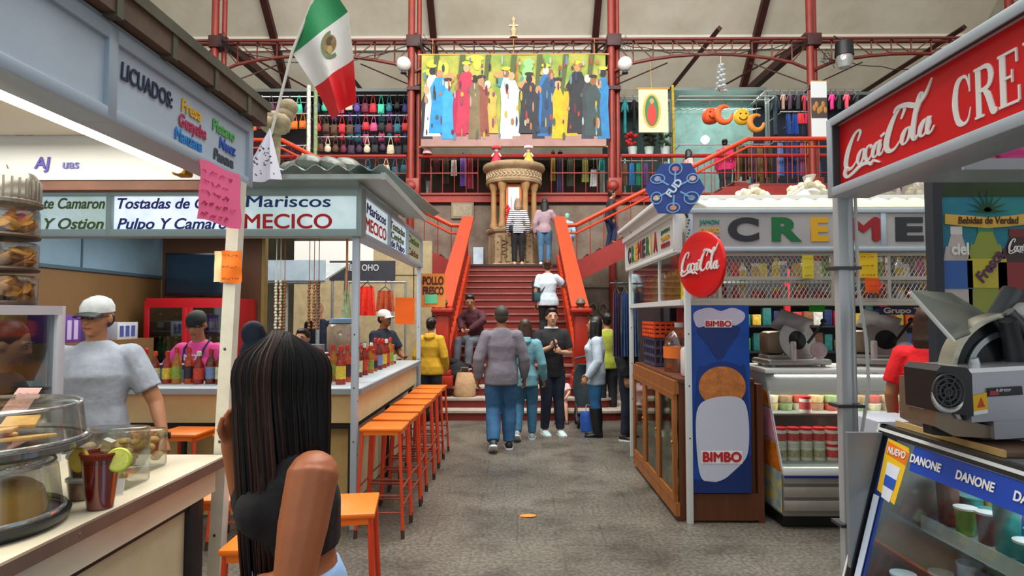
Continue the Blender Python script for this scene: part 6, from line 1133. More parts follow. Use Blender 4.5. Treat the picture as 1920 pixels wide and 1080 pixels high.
for k in range(13): m.rings([[V(4.7 + k * .21, y, 8.0 - .25 * (19.1 - y)) for y in (18.2, 19.1)] + [V(4.78 + k * .21, y, 8.0 - .25 * (19.1 - y)) for y in (19.1, 18.2)], [V(4.7 + k * .21, y, 8.02 - .25 * (19.1 - y)) for y in (18.2, 19.1)] + [V(4.78 + k * .21, y, 8.02 - .25 * (19.1 - y)) for y in (19.1, 18.2)]])
tag(m.build('slat_canopy', M('slat_white', '#cfdcd8', .5)), 'white slatted canopy inside the piñata stall', 'canopy')
t = thing('shop_lamp', 'bright bare lamp inside the piñata stall', 'lamp', P(1322, 262, 18.9)); m = MB(); m.ball((0, 0, 0), .13, 14); m.build('bulb', M('bulb_glow', '#f2fbff', .3, emit=4), t, True); m = MB(); m.cyl((0, .1, 0), (0, .298, 0), .03); m.build('lamp_holder', BLACK, t, True)
def rod(x0, x1, z, y, label): m = MB(); m.cyl((x0, y, z), (x1, y, z), .02, seg=8); m.cyl((x0 + .05, y, z), (x0 + .05, 19.2, z), .012); m.cyl((x1 - .05, y, z), (x1 - .05, 19.2, z), .012); tag(m.build('hanging_rail', M('rail_pale', '#b8bcb8', .4, .4)), label, 'rail')
BAGC = {'dark purple': '#3a1e3a', 'mint green': '#3ac09a', 'navy blue': '#1f2a5a', 'maroon': '#6a1a30', 'red': '#c0222c', 'brown': '#5a3a22', 'cream': '#d8c8a8', 'black': '#1b1b1e', 'pink': '#c84a7a', 'teal': '#1f6a78', 'orange': '#e0761e', 'violet': '#5a3a8a'}
protos = {}
def bag(cn, kind):
    if (cn, kind) in protos: return dup(protos[cn, kind])
    t = thing('handbag', '', 'bag'); mt = M('bagc_' + cn, BAGC[cn], .65, var=.25, vs=25); m = MB()
    if kind == 0: m.ell([((0, 0, -.52), .09, .04), ((0, 0, -.5), .115, .055), ((0, 0, -.36), .11, .06), ((0, 0, -.25), .085, .03)], 14)
    elif kind == 1: m.ell([((0, 0, -.5), .06, .05), ((0, 0, -.46), .1, .07), ((0, 0, -.36), .1, .07), ((0, 0, -.28), .05, .04), ((0, 0, -.25), .06, .05)], 14)
    else: m.box((0, 0, -.4), (.2, .08, .28), b=.03); m.box((0, -.05, -.44), (.14, .03, .14), b=.012)
    m.build('body', mt, t, True); m = MB()
    for s_ in (-1, 1): m.tube([(s_ * .07, 0, -.27), (s_ * .04, 0, -.1), (0, 0, .015)], .009, 5)
    m.build('handle', mt, t, True); protos[cn, kind] = t; return t
rr = random.Random(3); names = list(BAGC)
def bagrow(px0, px1, n, py, Y, words, pal=None, sc=1.):
    for k in range(n):
        px = px0 + (px1 - px0) * k / max(1, n - 1); cn = rr.choice(pal or names); b_ = bag(cn, rr.randrange(3)); p = P(px, py, Y); p.z -= .0; b_.location = (p.x, Y, p.z); b_.scale = (sc, sc, sc * rr.uniform(.85, 1.1)); b_.rotation_euler = (0, 0, rr.uniform(-.08, .08))
        b_['label'] = '%s hanging bag, %s from the left on the %s' % (cn, ordn(k), words); b_['group'] = 'hanging bags in the upper stalls'
z = Zp(178, 18.3); rod(X(590, 18.3), X(765, 18.3), z, 18.3, 'top hanging rail of the bag stall left of the column'); rod(X(590, 18.05), X(765, 18.05), Zp(216, 18.05), 18.05, 'middle hanging rail of the bag stall'); rod(X(590, 17.8), X(765, 17.8), Zp(256, 17.8), 17.8, 'lower pale hanging rail of the bag stall')
dk = ['dark purple', 'maroon', 'black', 'navy blue', 'red', 'brown', 'teal', 'pink', 'violet']
bagrow(594, 760, 12, 178, 18.268, 'top rail left of the column', dk + ['mint green', 'cream']); bagrow(597, 760, 12, 216, 18.018, 'middle rail left of the column', dk); bagrow(600, 762, 12, 256, 17.768, 'lower rail left of the column', ['brown', 'cream', 'black', 'maroon', 'dark purple'])
rod(X(468, 17.9), X(584, 17.9), Zp(180, 17.9), 17.9, 'top hanging rail by the flag pole'); rod(X(468, 17.65), X(572, 17.65), Zp(212, 17.65), 17.65, 'lower hanging rail by the flag pole')
bagrow(474, 578, 7, 180, 17.868, 'top rail by the flag pole', ['black', 'teal', 'dark purple', 'cream', 'mint green', 'navy blue']); bagrow(474, 568, 7, 212, 17.618, 'lower rail by the flag pole', ['orange', 'red', 'navy blue', 'violet', 'teal', 'maroon', 'orange'])
rod(X(480, 17.4), X(576, 17.4), Zp(272, 17.4), 17.4, 'hanging rail below the left stair handrail'); bagrow(486, 572, 6, 272, 17.368, 'rail below the left stair handrail', ['red', 'black', 'pink', 'teal', 'dark purple', 'cream'], 1.05)
rod(X(640, 17.6), X(762, 17.6), Zp(296, 17.6), 17.6, 'hanging rail under the gallery rail left of the column'); bagrow(690, 758, 5, 296, 17.568, 'rail under the gallery rail', ['brown', 'cream', 'dark purple', 'orange', 'teal'])
# hanging shawls, garments and shirts
def shawl(p, w_, h, c, label, group='hanging garments in the upper stalls', kind=0, rail=None):
    if kind: w_ *= .6
    t = thing('hanging_garment', label, 'garment', p, 0, group); m = MB()
    if kind == 0:
        n = 10; rs = []
        for j in range(6): v = j / 5; rs.append([V(w_ * (-.5 + k / n) * (.75 + .25 * v), .03 * math.sin(k * 1.9 + p[0] * 3) * (.4 + v), -h * v) for k in range(n + 1)] + [V(w_ * (-.5 + k / n) * (.75 + .25 * v), .03 * math.sin(k * 1.9 + p[0] * 3) * (.4 + v) + .012, -h * v) for k in range(n, -1, -1)])
        m.rings(rs)
    else:
        m.ell([((0, 0, 0), w_ * .12, .03), ((0, 0, -.03 * h), w_ * .42, .05), ((0, 0, -.3 * h), w_ * .36, .06), ((0, 0, -h), w_ * .38, .06)], 14)
        for s_ in (-1, 1): m.ell([((s_ * w_ * .38, 0, -.05 * h), .04, .05, (0, 0, 1)), ((s_ * w_ * .5, 0, -.12 * h), .09 * h, .05, (-s_ * .5, 0, .8)), ((s_ * w_ * .62, 0, -.32 * h), .08 * h, .045, (-s_ * .5, 0, .8))], 10)
    m.build('cloth', M('gc_' + c, c, .8, var=.25, vs=12), t, True)
    m = MB(); m.tube([(-w_ * .3, 0, -.01), (0, 0, .06), (w_ * .3, 0, -.01)], .008, 5); q_ = (rail[0] - p[1], rail[1] - p[2]) if rail else (0, .12); m.tube([(0, 0, .05), (0, q_[0] - .034, q_[1] - .01), (0, q_[0] - .03, q_[1] + .026), (0, q_[0] + .004, q_[1] + .029)] if rail else [(0, 0, .05), (0, 0, .12)], .006, 5); m.build('hanger', DSTEEL, t, True)
def shawlrow(items, words, Y, kind=0, rail=None):
    Y0 = Y
    for k, (px0, px1, py0, py1, c, cn) in enumerate(items):
        Y = Y0 - .10 * (k % 2); p = P((px0 + px1) / 2, py0, Y); shawl((p.x, Y, p.z), (px1 - px0) * Y / F, (py1 - py0) * Y / F, c, '%s, %s from the left %s' % (cn, ordn(k), words), kind=kind, rail=rail)
rod(X(786, 17.9), X(898, 17.9), MZ + 1.32, 17.9, 'rail of garments behind the gallery left of the shrine')
shawlrow([(795, 808, 294, 340, '#4a2a2a', 'dark brown shawl'), (811, 825, 294, 325, '#5a2430', 'wine shawl'), (829, 842, 296, 345, '#3a2a1e', 'dark shawl'), (845, 857, 300, 330, '#cfcdd0', 'white skull print cloth'), (862, 874, 290, 350, '#6a4a9a', 'violet shawl'), (876, 888, 292, 355, '#8a2a3a', 'crimson shawl')], 'left of the shrine', 17.82, rail=(17.9, MZ + 1.32))
rod(X(1030, 17.9), X(1140, 17.9), MZ + 1.32, 17.9, 'rail of garments behind the gallery right of the shrine')
shawlrow([(1032, 1042, 285, 340, '#8f8030', 'olive shawl'), (1044, 1056, 285, 362, '#3a3a5a', 'indigo shawl'), (1062, 1076, 300, 350, '#3f4a3a', 'grey green shawl'), (1090, 1104, 300, 342, '#8a9a4a', 'green cloth'), (1106, 1120, 318, 350, '#c8c8c8', 'white skull print cloth'), (1122, 1134, 300, 320, '#2aa0a0', 'turquoise cloth')], 'right of the shrine', 17.82, rail=(17.9, MZ + 1.32))
rod(X(1165, 18.0), X(1255, 18.0), Zp(182, 18.), 18., 'rail above the plant stall'); shawlrow([(1165, 1178, 188, 252, '#3aa0a8', 'turquoise garment'), (1182, 1196, 188, 244, '#1c1e22', 'black garment')], 'beside the cream devotional banner', 17.9, 1, (18., Zp(182, 18.)))
rod(X(1440, 17.8), X(1625, 17.8), Zp(172, 17.8), 17.8, 'long rail of shirts in the textile stall')
shawlrow([(1445, 1462, 180, 255, '#1f3038', 'dark slate drape'), (1462, 1474, 178, 206, '#b08a7a', 'tan drape'), (1474, 1488, 178, 206, '#4a2a40', 'plum top'), (1488, 1504, 178, 206, '#2a2a2e', 'charcoal top'), (1502, 1514, 180, 208, '#c0243a', 'crimson top'), (1512, 1522, 178, 206, '#1fb0b8', 'cyan top'), (1553, 1566, 178, 206, '#e82a80', 'hot pink top'), (1566, 1580, 178, 206, '#16201e', 'black printed top'), (1580, 1594, 178, 204, '#f04a60', 'coral top'), (1598, 1614, 180, 200, '#1a1a1c', 'black top')], 'on the long textile rail', 17.7, 1, (17.8, Zp(172, 17.8)))
rod(X(1470, 17.58), X(1525, 17.58), Zp(211, 17.58), 17.58, 'lower rail of blue textiles'); shawlrow([(1472, 1483, 214, 252, '#2a4a8a', 'blue patterned cloth'), (1484, 1496, 214, 252, '#1f4aa0', 'bright blue cloth'), (1494, 1508, 212, 232, '#f0484a', 'coral folded cloth'), (1508, 1520, 212, 232, '#e0306a', 'pink folded cloth'), (1500, 1516, 236, 254, '#1f2a40', 'navy cloth')], 'on the blue textile rail', 17.5, 0, (17.58, Zp(211, 17.58)))
rod(X(1276, 17.6), X(1447, 17.6), Zp(272, 17.6), 17.6, 'rail of dark shawls behind the right stair handrail')
it = []; pal = [('#4a3a2a', 'brown shawl'), ('#6a5238', 'tan shawl'), ('#2f2620', 'dark brown shawl'), ('#8a7a5a', 'beige shawl'), ('#5a4a7a', 'lilac shawl'), ('#3a3028', 'earth brown shawl'), ('#7a5a30', 'ochre shawl')]
for k in range(13): c, cn = pal[(k * 3) % 7]; it.append((1374 + k * 5.6, 1381 + k * 5.6, 274, 344 - 6 * (k % 3), c, cn))
shawlrow(it, 'behind the right stair handrail', 17.5, 0, (17.6, Zp(272, 17.6)))
it = []
for k in range(6): c, cn = (('#5a7ab0', 'steel blue skirt'), ('#3a2a5a', 'purple skirt'), ('#2a3a6a', 'navy skirt'), ('#8a4a6a', 'mauve skirt'), ('#c8a83a', 'mustard skirt'), ('#4a6ab0', 'blue skirt'))[k]; it.append((1456 + k * 14, 1469 + k * 14, 268, 330, c, cn))
shawlrow(it, 'below the textile stall rail', 17.26, 0, (17.35, Zp(266, 17.35)))
rod(X(1456, 17.35), X(1540, 17.35), Zp(266, 17.35), 17.35, 'rail of skirts below the textile stall')
it = [(1166 + k * 13, 1177 + k * 13, 306, 348, c, cn) for k, (c, cn) in enumerate((('#6a4a3a', 'brown child dress'), ('#2a6a9a', 'blue child dress'), ('#1f7a5a', 'green child dress'), ('#5a3a6a', 'purple child dress'), ('#3a3a3e', 'charcoal child dress')))]
shawlrow(it, 'under the rail by the right column', 17.06, 0, (17.12, Zp(302, 17.12)))
rod(X(1160, 17.12), X(1235, 17.12), Zp(302, 17.12), 17.12, 'rail of small dresses by the right column')
# piñatas
def pinata(px, py, r_px, kind, c, label):
    Y = 17.42 if kind == 'ring' else 17.82; p = P(px, py, Y); r = r_px * Y / F; t = thing('pinata', label, 'piñata', p, 0, 'piñatas hanging in the stall'); m = MB(); mt = M('pin_' + c, c, .6, var=.12, vs=20)
    if kind == 'ball':
        for k in range(10): a = k * PI / 5; m.ball((r * .38 * math.cos(a), r * .38 * math.sin(a), 0), (r * .62, r * .62, r * .9), 12)
    elif kind == 'face': m.ball((0, 0, 0), (r, r * .5, r), 18)
    else: m.tube([(r * .72 * math.cos(a * PI / 12) + .0, 0, r * .8 * math.sin(a * PI / 12)) for a in range(4, 25)], [r * (.12 + .22 * math.sin(PI * k / 20)) for k in range(21)], 10)
    m.build('body', mt, t, True); m = MB(); m.cyl((0, 0, r * .8), (0, 0, Zp(188, 17.7) - p.z - .022 + (0 if kind == 'ring' else .034)), .008, seg=5); m.build('cord', BLACK, t, True)
    if kind != 'ring':
        m = MB(); f = -r * (1.02 if kind == 'ball' else .5)
        for s_ in (-1, 1): m.ball((s_ * r * .32, f * .93, r * .25), (r * .13, .03, r * .1), 8)
        m.tube([(r * .45 * math.cos(a), f * .97, -r * .15 + r * .35 * math.sin(a)) for a in [PI + k * PI / 8 for k in range(9)]], r * .06, 6); m.build('face', M('pin_face', '#6a2a10', .6), t, True)
pinata(1332, 218, 16, 'ball', '#f0581e', 'orange pumpkin piñata with a grinning face'); pinata(1359, 214, 19, 'ring', '#f06a2a', 'orange crescent piñata beside the pumpkin'); pinata(1391, 219, 16, 'face', '#e0b41c', 'yellow smiling moon piñata'); pinata(1419, 230, 18, 'ring', '#d8882a', 'ochre crescent piñata at the right end')
for Y in (17.42, 17.82):
    m = MB(); z_ = Zp(188, 17.7) + (.035 if Y > 17.5 else 0); m.cyl((4.66, Y, z_), (7.41, Y, z_), .02, seg=8)
    for x in (4.66, 7.41) if Y < 17.5 else (): m.cyl((x, Y, z_), (x, 18.09, z_), .014, seg=6)
    tag(m.build('hanging_rail', _M['rail_pale']), ('front' if Y < 17.5 else 'rear') + ' hanging rail of the piñatas', 'rail')
# plants, flowers, ladder
for px, py, c, n_, l in ((1186, 262, '#c8222a', 16, 'red flower bouquet below the devotional banner'), (1217, 262, '#2f3a26', 34, 'dark leafy plants below the devotional banner'), (1247, 262, '#4a5a3a', 20, 'grey-green leafy plants beside the piñata stall')):
    t = thing('plant', l, 'plant', V(P(px, 282, 17.5).x, 17.5, Zp(286, 17.5) + .003)); m = MB()
    for k in range(n_): m.ball((R.uniform(-.16, .16), R.uniform(-.15, .15), .12 + R.uniform(0, .42)), (.06, .05, .05), 7, (R.uniform(0, 90),) * 3)
    m.build('foliage', M('fol_' + c, c, .7, var=.3, vs=20), t, True); m = MB(); m.lathe([(0, -.12), (.1, -.12), (.14, .14), (0, .14)], (0, 0, 0), 12); m.build('pot', M('pot_pale', '#b8c4bc', .5), t, True)
m = MB(); a = P(1165, 286, 17.5); m.bb(a.x, a.x + 1.4, 17.3, 17.75, a.z - .2, a.z - .12); m.bb(a.x + .05, a.x + .1, 17.35, 17.4, MZ, a.z - .2); m.bb(a.x + 1.3, a.x + 1.35, 17.35, 17.4, MZ, a.z - .2); tag(m.build('plant_table', M('table_mint', '#a9cfc0', .5)), 'mint green plant table behind the gallery rail', 'table')
t = thing('ladder', 'yellow ladder standing in the textile stall', 'ladder', (X(1423, 17.85), 17.85, MZ)); m = MB(); x = X(1423, 17.85)
for s_ in (-.13, .13): m.cyl((x + s_, 17.85, MZ), (x + s_ * .8, 17.88, MZ + 1.6), .025, seg=8)
m.build('rail', M('ladder_yellow', '#d8b81e', .5), t)
for k in range(5): m = MB(); m.cyl((x - .12, 17.86, MZ + .25 + k * .28), (x + .12, 17.86, MZ + .25 + k * .28), .018, seg=6); m.build('rung', _M['ladder_yellow'], t)
for px, c, l in ((579, '#d8d8c8', 'left of the flag'), (592, '#8a9a6a', 'behind the flag'), (1261, '#c8a82a', 'left of the piñata stall')):
    m = MB(); Y = 17.22 if px < 600 else 17.9; p = P(px, 160, Y); m.tube([(p.x, Y, p.z), (p.x + .02, Y, (p.z + MZ) / 2), (p.x, Y, MZ + .005)], .055 if px < 600 else .04, 8); m.cyl((p.x, Y, MZ + .004), (p.x, Y, MZ + .03), .08, seg=14); tag(m.build('cloth_roll', M('roll_' + c, c, .7, var=.3, vs=12)), 'tall rolled textile post standing ' + l, 'textile roll')
# ------------------------------------------------------------------ flag
FY = 4.55
def S(u, v):
    rows = [((547, 97), (606, -48)), ((549, 101), (652, 22)), ((590, 163), (662, 111)), ((622, 222), (667, 190))]
    k = min(2, int(u * 3)); f = u * 3 - k; pt = []
    for i in (0, 1):
        a, b_ = [rows[k + j][0][i] + (rows[k + j][1][i] - rows[k + j][0][i]) * v for j in (0, 1)]; pt.append(a + (b_ - a) * f)
    return P(pt[0] + 3 * math.sin(v * 9) * u, pt[1], FY + .05 * math.sin(v * 9 + u * 2) * (.3 + u))
t = thing('flag', 'green white and red Mexican flag hanging from a slanted pole', 'flag', P(512, 240, FY))
n = 30; q = lambda i, j: S(i / n, j / 14)
for i0, i1, c, nm in ((0, 10, '#1f8a4e', 'green_stripe'), (10, 20, '#e2dfd8', 'white_stripe'), (20, 30, '#d4141c', 'red_stripe')):
    m = MB(); m.rings([[q(i, j) for j in range(15)] + [q(i, j) + V(0, .004, 0) for j in range(14, -1, -1)] for i in range(i0, i1 + 1)]); m.build(nm, M('flag_' + c, c, .65, var=.06, vs=6), t)
def emb(cu, cv, ru, rv, c, d, k0=0, k1=24, hole=None):
    m = MB(); out = [S(cu + ru * math.cos(k * PI / 12), cv + rv * math.sin(k * PI / 12)) + V(0, -d, 0) for k in range(k0, k1 + 1)]; inn = [S(cu + ru * (hole or .02) * math.cos(k * PI / 12), cv + rv * (hole or .02) * math.sin(k * PI / 12)) + V(0, -d, 0) for k in range(k0, k1 + 1)]
    m.rings([[a, b_, b_ + V(0, .002, 0), a + V(0, .002, 0)] for a, b_ in zip(out, inn)]); m.build('emblem', M('emb_' + c, c, .6), t)
emb(.47, .62, .10, .19, '#6a7a4a', .006, 11, 25, .72); emb(.46, .6, .065, .12, '#8a6a3a', .007); emb(.44, .62, .03, .06, '#4a3a24', .009); emb(.5, .58, .03, .05, '#b0985a', .010)
m = MB(); m.tube([P(508, 252, FY), P(548, 97, FY), P(612, -60, FY)], .011, 8); m.build('pole', M('pole_white', '#d6d2c6', .5), t)
m = MB(); p = P(520, 222, FY + .12)
for k in range(7): m.ball(p + V(R.uniform(-.07, .07), R.uniform(-.05, .05), R.uniform(-.08, .1)), (.08, .06, .07), 10)
m.cyl(p + V(0, 0, -.1), V(p.x, FY + .1, 2.67), .03); tag(m.build('sack', M('sack_brown', '#a39272', .8, var=.25, vs=20)), 'crumpled brown sack tied at the flag pole foot', 'sack')
t = thing('paper_banner', 'white cut-paper cloth draped on the corner of the seafood roof', 'paper banner', P(500, 340, 4.3)); m = MB(); a, b_, c_ = P(506, 240, 4.32), P(526, 335, 4.3), P(446, 346, 4.25); rs = []
for i in range(9): u = i / 8; rs.append([a + (c_ + (b_ - c_) * (k / 10) - a) * u + V(0, .03 * math.sin(k * 1.4) * u, 0) for k in range(11)])
m.rings([r + [p + V(0, .003, 0) for p in reversed(r)] for r in rs]); m.build('sheet', M('lace_white', '#e4e2ee', .7), t); m = MB()
for k in range(26): u = R.uniform(.35, .95); w_ = R.uniform(.08, .92); p = a + (c_ + (b_ - c_) * w_ - a) * u + V(0, -.035, 0); m.box(p, (R.uniform(.008, .022), .002, R.uniform(.006, .014)), (0, R.uniform(-60, 60), 0))
m.build('cut_pattern', M('lace_dark', '#5a5a6e', .7), t)
# ------------------------------------------------------------------ stalls glimpsed through the seafood stall
t = thing('awning', 'grey corrugated awning of the stall beyond the seafood counter', 'awning', (-4, 9.4, 0)); m = MB(); m.rings([[V(x, 9.0, 2.05), V(x, 9.0, 2.08), V(x, 10.6, 2.5), V(x, 10.6, 2.47)] for x in (-5.2, -2.9)]); m.build('sheet', M('awning_grey', '#aab0b0', .5, .2, var=.15, vs=4), t)
for x, y in ((-5.1, 9.05), (-3.42, 9.05), (-2.95, 9.05), (-5.1, 10.5), (-2.95, 10.5)): m = MB(); m.cyl((x, y, 0), (x, y, 2.06 if y < 10 else 2.45), .03, seg=10); m.build('pole', GALV, t)
t = thing('counter', 'white counter of the stall beyond the seafood stall', 'counter', (-3.6, 9.5, 0)); m = MB(); m.bb(-5.0, -2.5, 9.3, 9.9, .95, 1.0); m.build('worktop', LWT, t); m = MB(); m.bb(-4.95, -2.55, 9.35, 9.85, 0, .95); m.build('base', M('counter_green', '#8f9a84', .6), t)
t = thing('sign', 'dark grey stall sign with pale letters behind the seafood stall', 'sign', (-2.8, 11, 2.2)); a = P(618, 489, 11); b_ = P(740, 526, 11); m = MB(); m.bb(a.x, b_.x, 11, 11.06, b_.z, a.z); m.build('board', M('sign_charcoal', '#33343a', .5, var=.1), t); text('lettering', 'ME    OHO', (P(678, 505, 11).x, 10.995, P(0, 503, 11).z), .16, M('letter_pale', '#b4b6b8', .5), t, FRONT, 'CENTER', 0, .03, ex=.002, fitw=.62)
m = MB()
for x in (a.x + .05, b_.x - .05): m.cyl((x, 11.03, 0), (x, 11.03, a.z), .025)
m.build('post', GALV, t)
m = MB(); a = P(552, 452, 12.5); b_ = P(700, 497, 12.5); m.bb(a.x, b_.x, 12.5, 12.55, b_.z, a.z); m.mi = 1; m.bb(b_.x, b_.x + 1.2, 12.5, 12.55, b_.z - .2, a.z); m.bb(a.x, b_.x + 1.2, 12.52, 12.6, 0, a.z); tag(m.build('stall_partition', [M('panel_bright', '#e6e2da', .5), M('panel_beige', '#a8946e', .6, var=.15)]), 'bright white and beige stall panel under the gallery', 'partition')
m = MB(); a = P(555, 515, 9.6); m.box((P(560, 500, 9.1).x, 8.95, 2.25), (.9, .02, .3)); m.bb(P(560, 500, 9.1).x - .45, P(560, 500, 9.1).x + .45, 8.96, 9.0, 2.07, 2.1); tag(m.build('hanging_sign', M('sign_paleblue', '#b4c6d2', .5, var=.1)), 'pale blue hanging board beyond the seafood stall', 'board')
shawl(tuple(P(688, 537, 8.8)), .26, .42, '#e8341e', 'bright red apron hanging behind the corner post of the seafood stall', 'aprons and cloths beyond the seafood stall', rail=(8.88, 2.07)); shawl(tuple(P(722, 545, 8.8)), .28, .3, '#b8502a', 'rust striped cloth hanging beyond the red apron', 'aprons and cloths beyond the seafood stall', rail=(8.88, 2.07))
m = MB()
for x in (-2.45, -1.62): m.cyl((x, 8.88, 0), (x, 8.88, 2.07), .016)
m.cyl((-2.45, 8.88, 2.07), (-1.62, 8.88, 2.07), .016); tag(m.build('clothes_rail', GALV), 'free-standing rail of aprons beyond the seafood stall', 'rail')
t = thing('leek_bunch', 'pale green dried bunch hanging from a stick by the corner post', 'bunch', P(650, 540, 7.6)); p = P(650, 545, 7.6); m = MB()
for k in range(16): x = R.uniform(-.05, .05); m.tube([(p.x + x * .4, 7.6 + R.uniform(-.03, .03), p.z), (p.x + x, 7.6, p.z - .2), (p.x + x * 1.3, 7.6, p.z - .34)], .009, 5)
m.build('stems', M('leek', '#9aa884', .7, var=.3, vs=20), t); m = MB(); m.cyl((p.x, 7.6, p.z - .02), (p.x + .0, 7.6, 2.822), .014); m.build('stick', M('stick_wood', '#b07a4a', .6), t)
for k, (px, c) in enumerate(((518, '#d8d4c0'), (526, '#c8b898'), (534, '#8a5a2a'), (580, '#8a5a30'), (589, '#a06a38'), (598, '#7a4a24'))):
    p = P(px, 528, 7.5); m = MB()
    for j in range(16): m.ball((p.x + R.uniform(-.006, .006), 7.5, p.z - j * .038), .02, 7)
    m.cyl((p.x, 7.5, p.z), (p.x, 7.5, 2.818), .005, seg=5); tag(m.build('bead_string', M('bead_' + c, c, .5)), '%s bead string, %s from the left beyond the seafood stall' % ('pale' if k < 2 else 'brown', ordn(k)), 'bead string', 'bead strings beyond the seafood stall')
for k, (px, c, l) in enumerate(((1163, '#4a3a5a', 'plum'), (1172, '#3a5a8a', 'blue'), (1180, '#6a8ab0', 'light blue'))):
    shawl((1.17 + .10 * k, 7.25, 1.86), .10, .75, c, l + ' jacket hanging at the far corner of the cremeria', 'jackets at the cremeria corner', 0, (7.28, 1.97))
m = MB(); m.cyl((1.1, 7.28, 1.97), (1.5, 7.28, 1.97), .012); m.cyl((1.3, 7.02, 1.97), (1.3, 7.3, 1.97), .012); tag(m.build('hanging_rail', DSTEEL), 'short dark rail carrying jackets at the cremeria far corner', 'rail')
m = MB(); m.bb(1.72, 1.76, 7.4, 9.5, 0, 2.6); m.bb(1.76, 4.5, 9.46, 9.5, 0, 2.6); tag(m.build('partition', M('partition_plum', '#2a1f26', .7)), 'dark plum partition of the stall beyond the cremeria', 'partition')
m = MB(); m.ell([((0, 0, 0), .06, .035), ((.01, 0, .006), .065, .04), ((0, 0, .012), .03, .02)], 10); o = m.build('litter', M('litter_orange', '#e88a2a', .6)); o.location = P(988, 962, 1.6 * F / 372); o.location.z = .001; tag(o, 'small crumpled orange wrapper on the aisle floor', 'wrapper')
rod(X(600, 18.8), X(765, 18.8), Zp(196, 18.8), 18.8, 'rear upper hanging rail of the bag stall'); rod(X(600, 18.8), X(765, 18.8), Zp(236, 18.8), 18.8, 'rear lower hanging rail of the bag stall')
bagrow(613, 760, 11, 196, 18.768, 'rear upper rail of bags', dk, 1.0); bagrow(613, 760, 11, 236, 18.768, 'rear lower rail of bags', dk, 1.0)
rod(X(490, 18.5), X(578, 18.5), Zp(191, 18.5), 18.5, 'rear hanging rail by the flag pole'); bagrow(505, 562, 5, 191, 18.468, 'rear rail by the flag pole', dk + ['teal', 'violet'], 1.0)
# ------------------------------------------------------------------ people
SKIN = {k: M('skin_' + k, c, .5, var=.06, vs=6) for k, c in (('tan', '#b07a58'), ('brown', '#96603f'), ('light', '#c89374'), ('warm', '#a35f3a'))}
EYEW = M('eye_white', '#b9b2a8', .4); IRIS = M('iris', '#20120c', .2); LIP = M('lips', '#8e4a42', .5)
HAIRM = M('hair_black', '#15100e', .42, var=.35, vs=30, stretch=(6, 6, .6)); HAIRB = M('hair_brown', '#3a2418', .45, var=.35, vs=30, stretch=(6, 6, .6)); HAIRL = M('hair_light', '#8a6a48', .5, var=.3, vs=30, stretch=(6, 6, .6))
def xf(mb, n0, mt):
    mb.bm.verts.ensure_lookup_table()
    for v in mb.bm.verts[n0:]: v.co = mt @ v.co
def hand(mb, W, d, s, h, curl=.35, thumb=.5, cs=None):
    d = d.normalized(); s = (s - d * s.dot(d)).normalized(); n = d.cross(s).normalized()
    if cs: n = -n if n.dot(cs) < 0 else n
    mb.ell([(W - d * .006 * h, .014 * h, .012 * h, s, n), (W + d * .012 * h, .019 * h, .011 * h, s, n), (W + d * .034 * h, .023 * h, .0105 * h, s, n), (W + d * .05 * h, .022 * h, .009 * h, s, n)], 12)
    for i, (L_, o) in enumerate(((.036, .0165), (.042, .0055), (.039, -.0055), (.030, -.0155))):
        p = W + d * (.047 - .003 * abs(i - 1)) * h + s * o * h; pts = [p - d * .008 * h, p]; a = 0; dr = (d + s * (.12 - .08 * i)).normalized()
        for f in (.42, .32, .26): a += curl * (.8 if f > .4 else 1.1); q = (dr * math.cos(a) + n * math.sin(a)).normalized(); p = p + q * L_ * f * h; pts.append(p)
        mb.tube(pts, [.0053 * h, .0053 * h, .005 * h, .0046 * h, .0038 * h], 8, round_=True)
    p = W + d * .012 * h + s * .016 * h; q1 = (d * .75 + s * .65 + n * .3 * thumb).normalized(); q2 = (d * .95 + s * .2 + n * .5 * thumb).normalized()
    mb.tube([p, p + q1 * .022 * h, p + q1 * .022 * h + q2 * .022 * h], [.0075 * h, .006 * h, .0048 * h], 8, round_=True)
def remesh(o, vox, it=4):
    r = o.modifiers.new('blend', 'REMESH'); r.mode = 'VOXEL'; r.voxel_size = vox; r.use_smooth_shade = True
    s = o.modifiers.new('soften', 'SMOOTH'); s.factor = .5; s.iterations = it
FOLD = bpy.data.textures.new('fabric_folds', 'CLOUDS'); FOLD.noise_scale = .17; FOLD.noise_depth = 1
def folds(o):
    d = o.modifiers.new('folds', 'DISPLACE'); d.texture = FOLD; d.texture_coords = 'GLOBAL'; d.strength = .016; d.mid_level = .42
DEF = dict(pel=(0, 0, .535), waist=(0, .004, .62), chest=(0, .008, .725), neck=(0, -.006, .835), head=(0, .012, .932),
           hipR=(.05, 0, .515), kneR=(.054, .008, .285), ankR=(.056, -.012, .045), shR=(.106, -.006, .797), elR=(.142, -.02, .63), wrR=(.148, .03, .485))
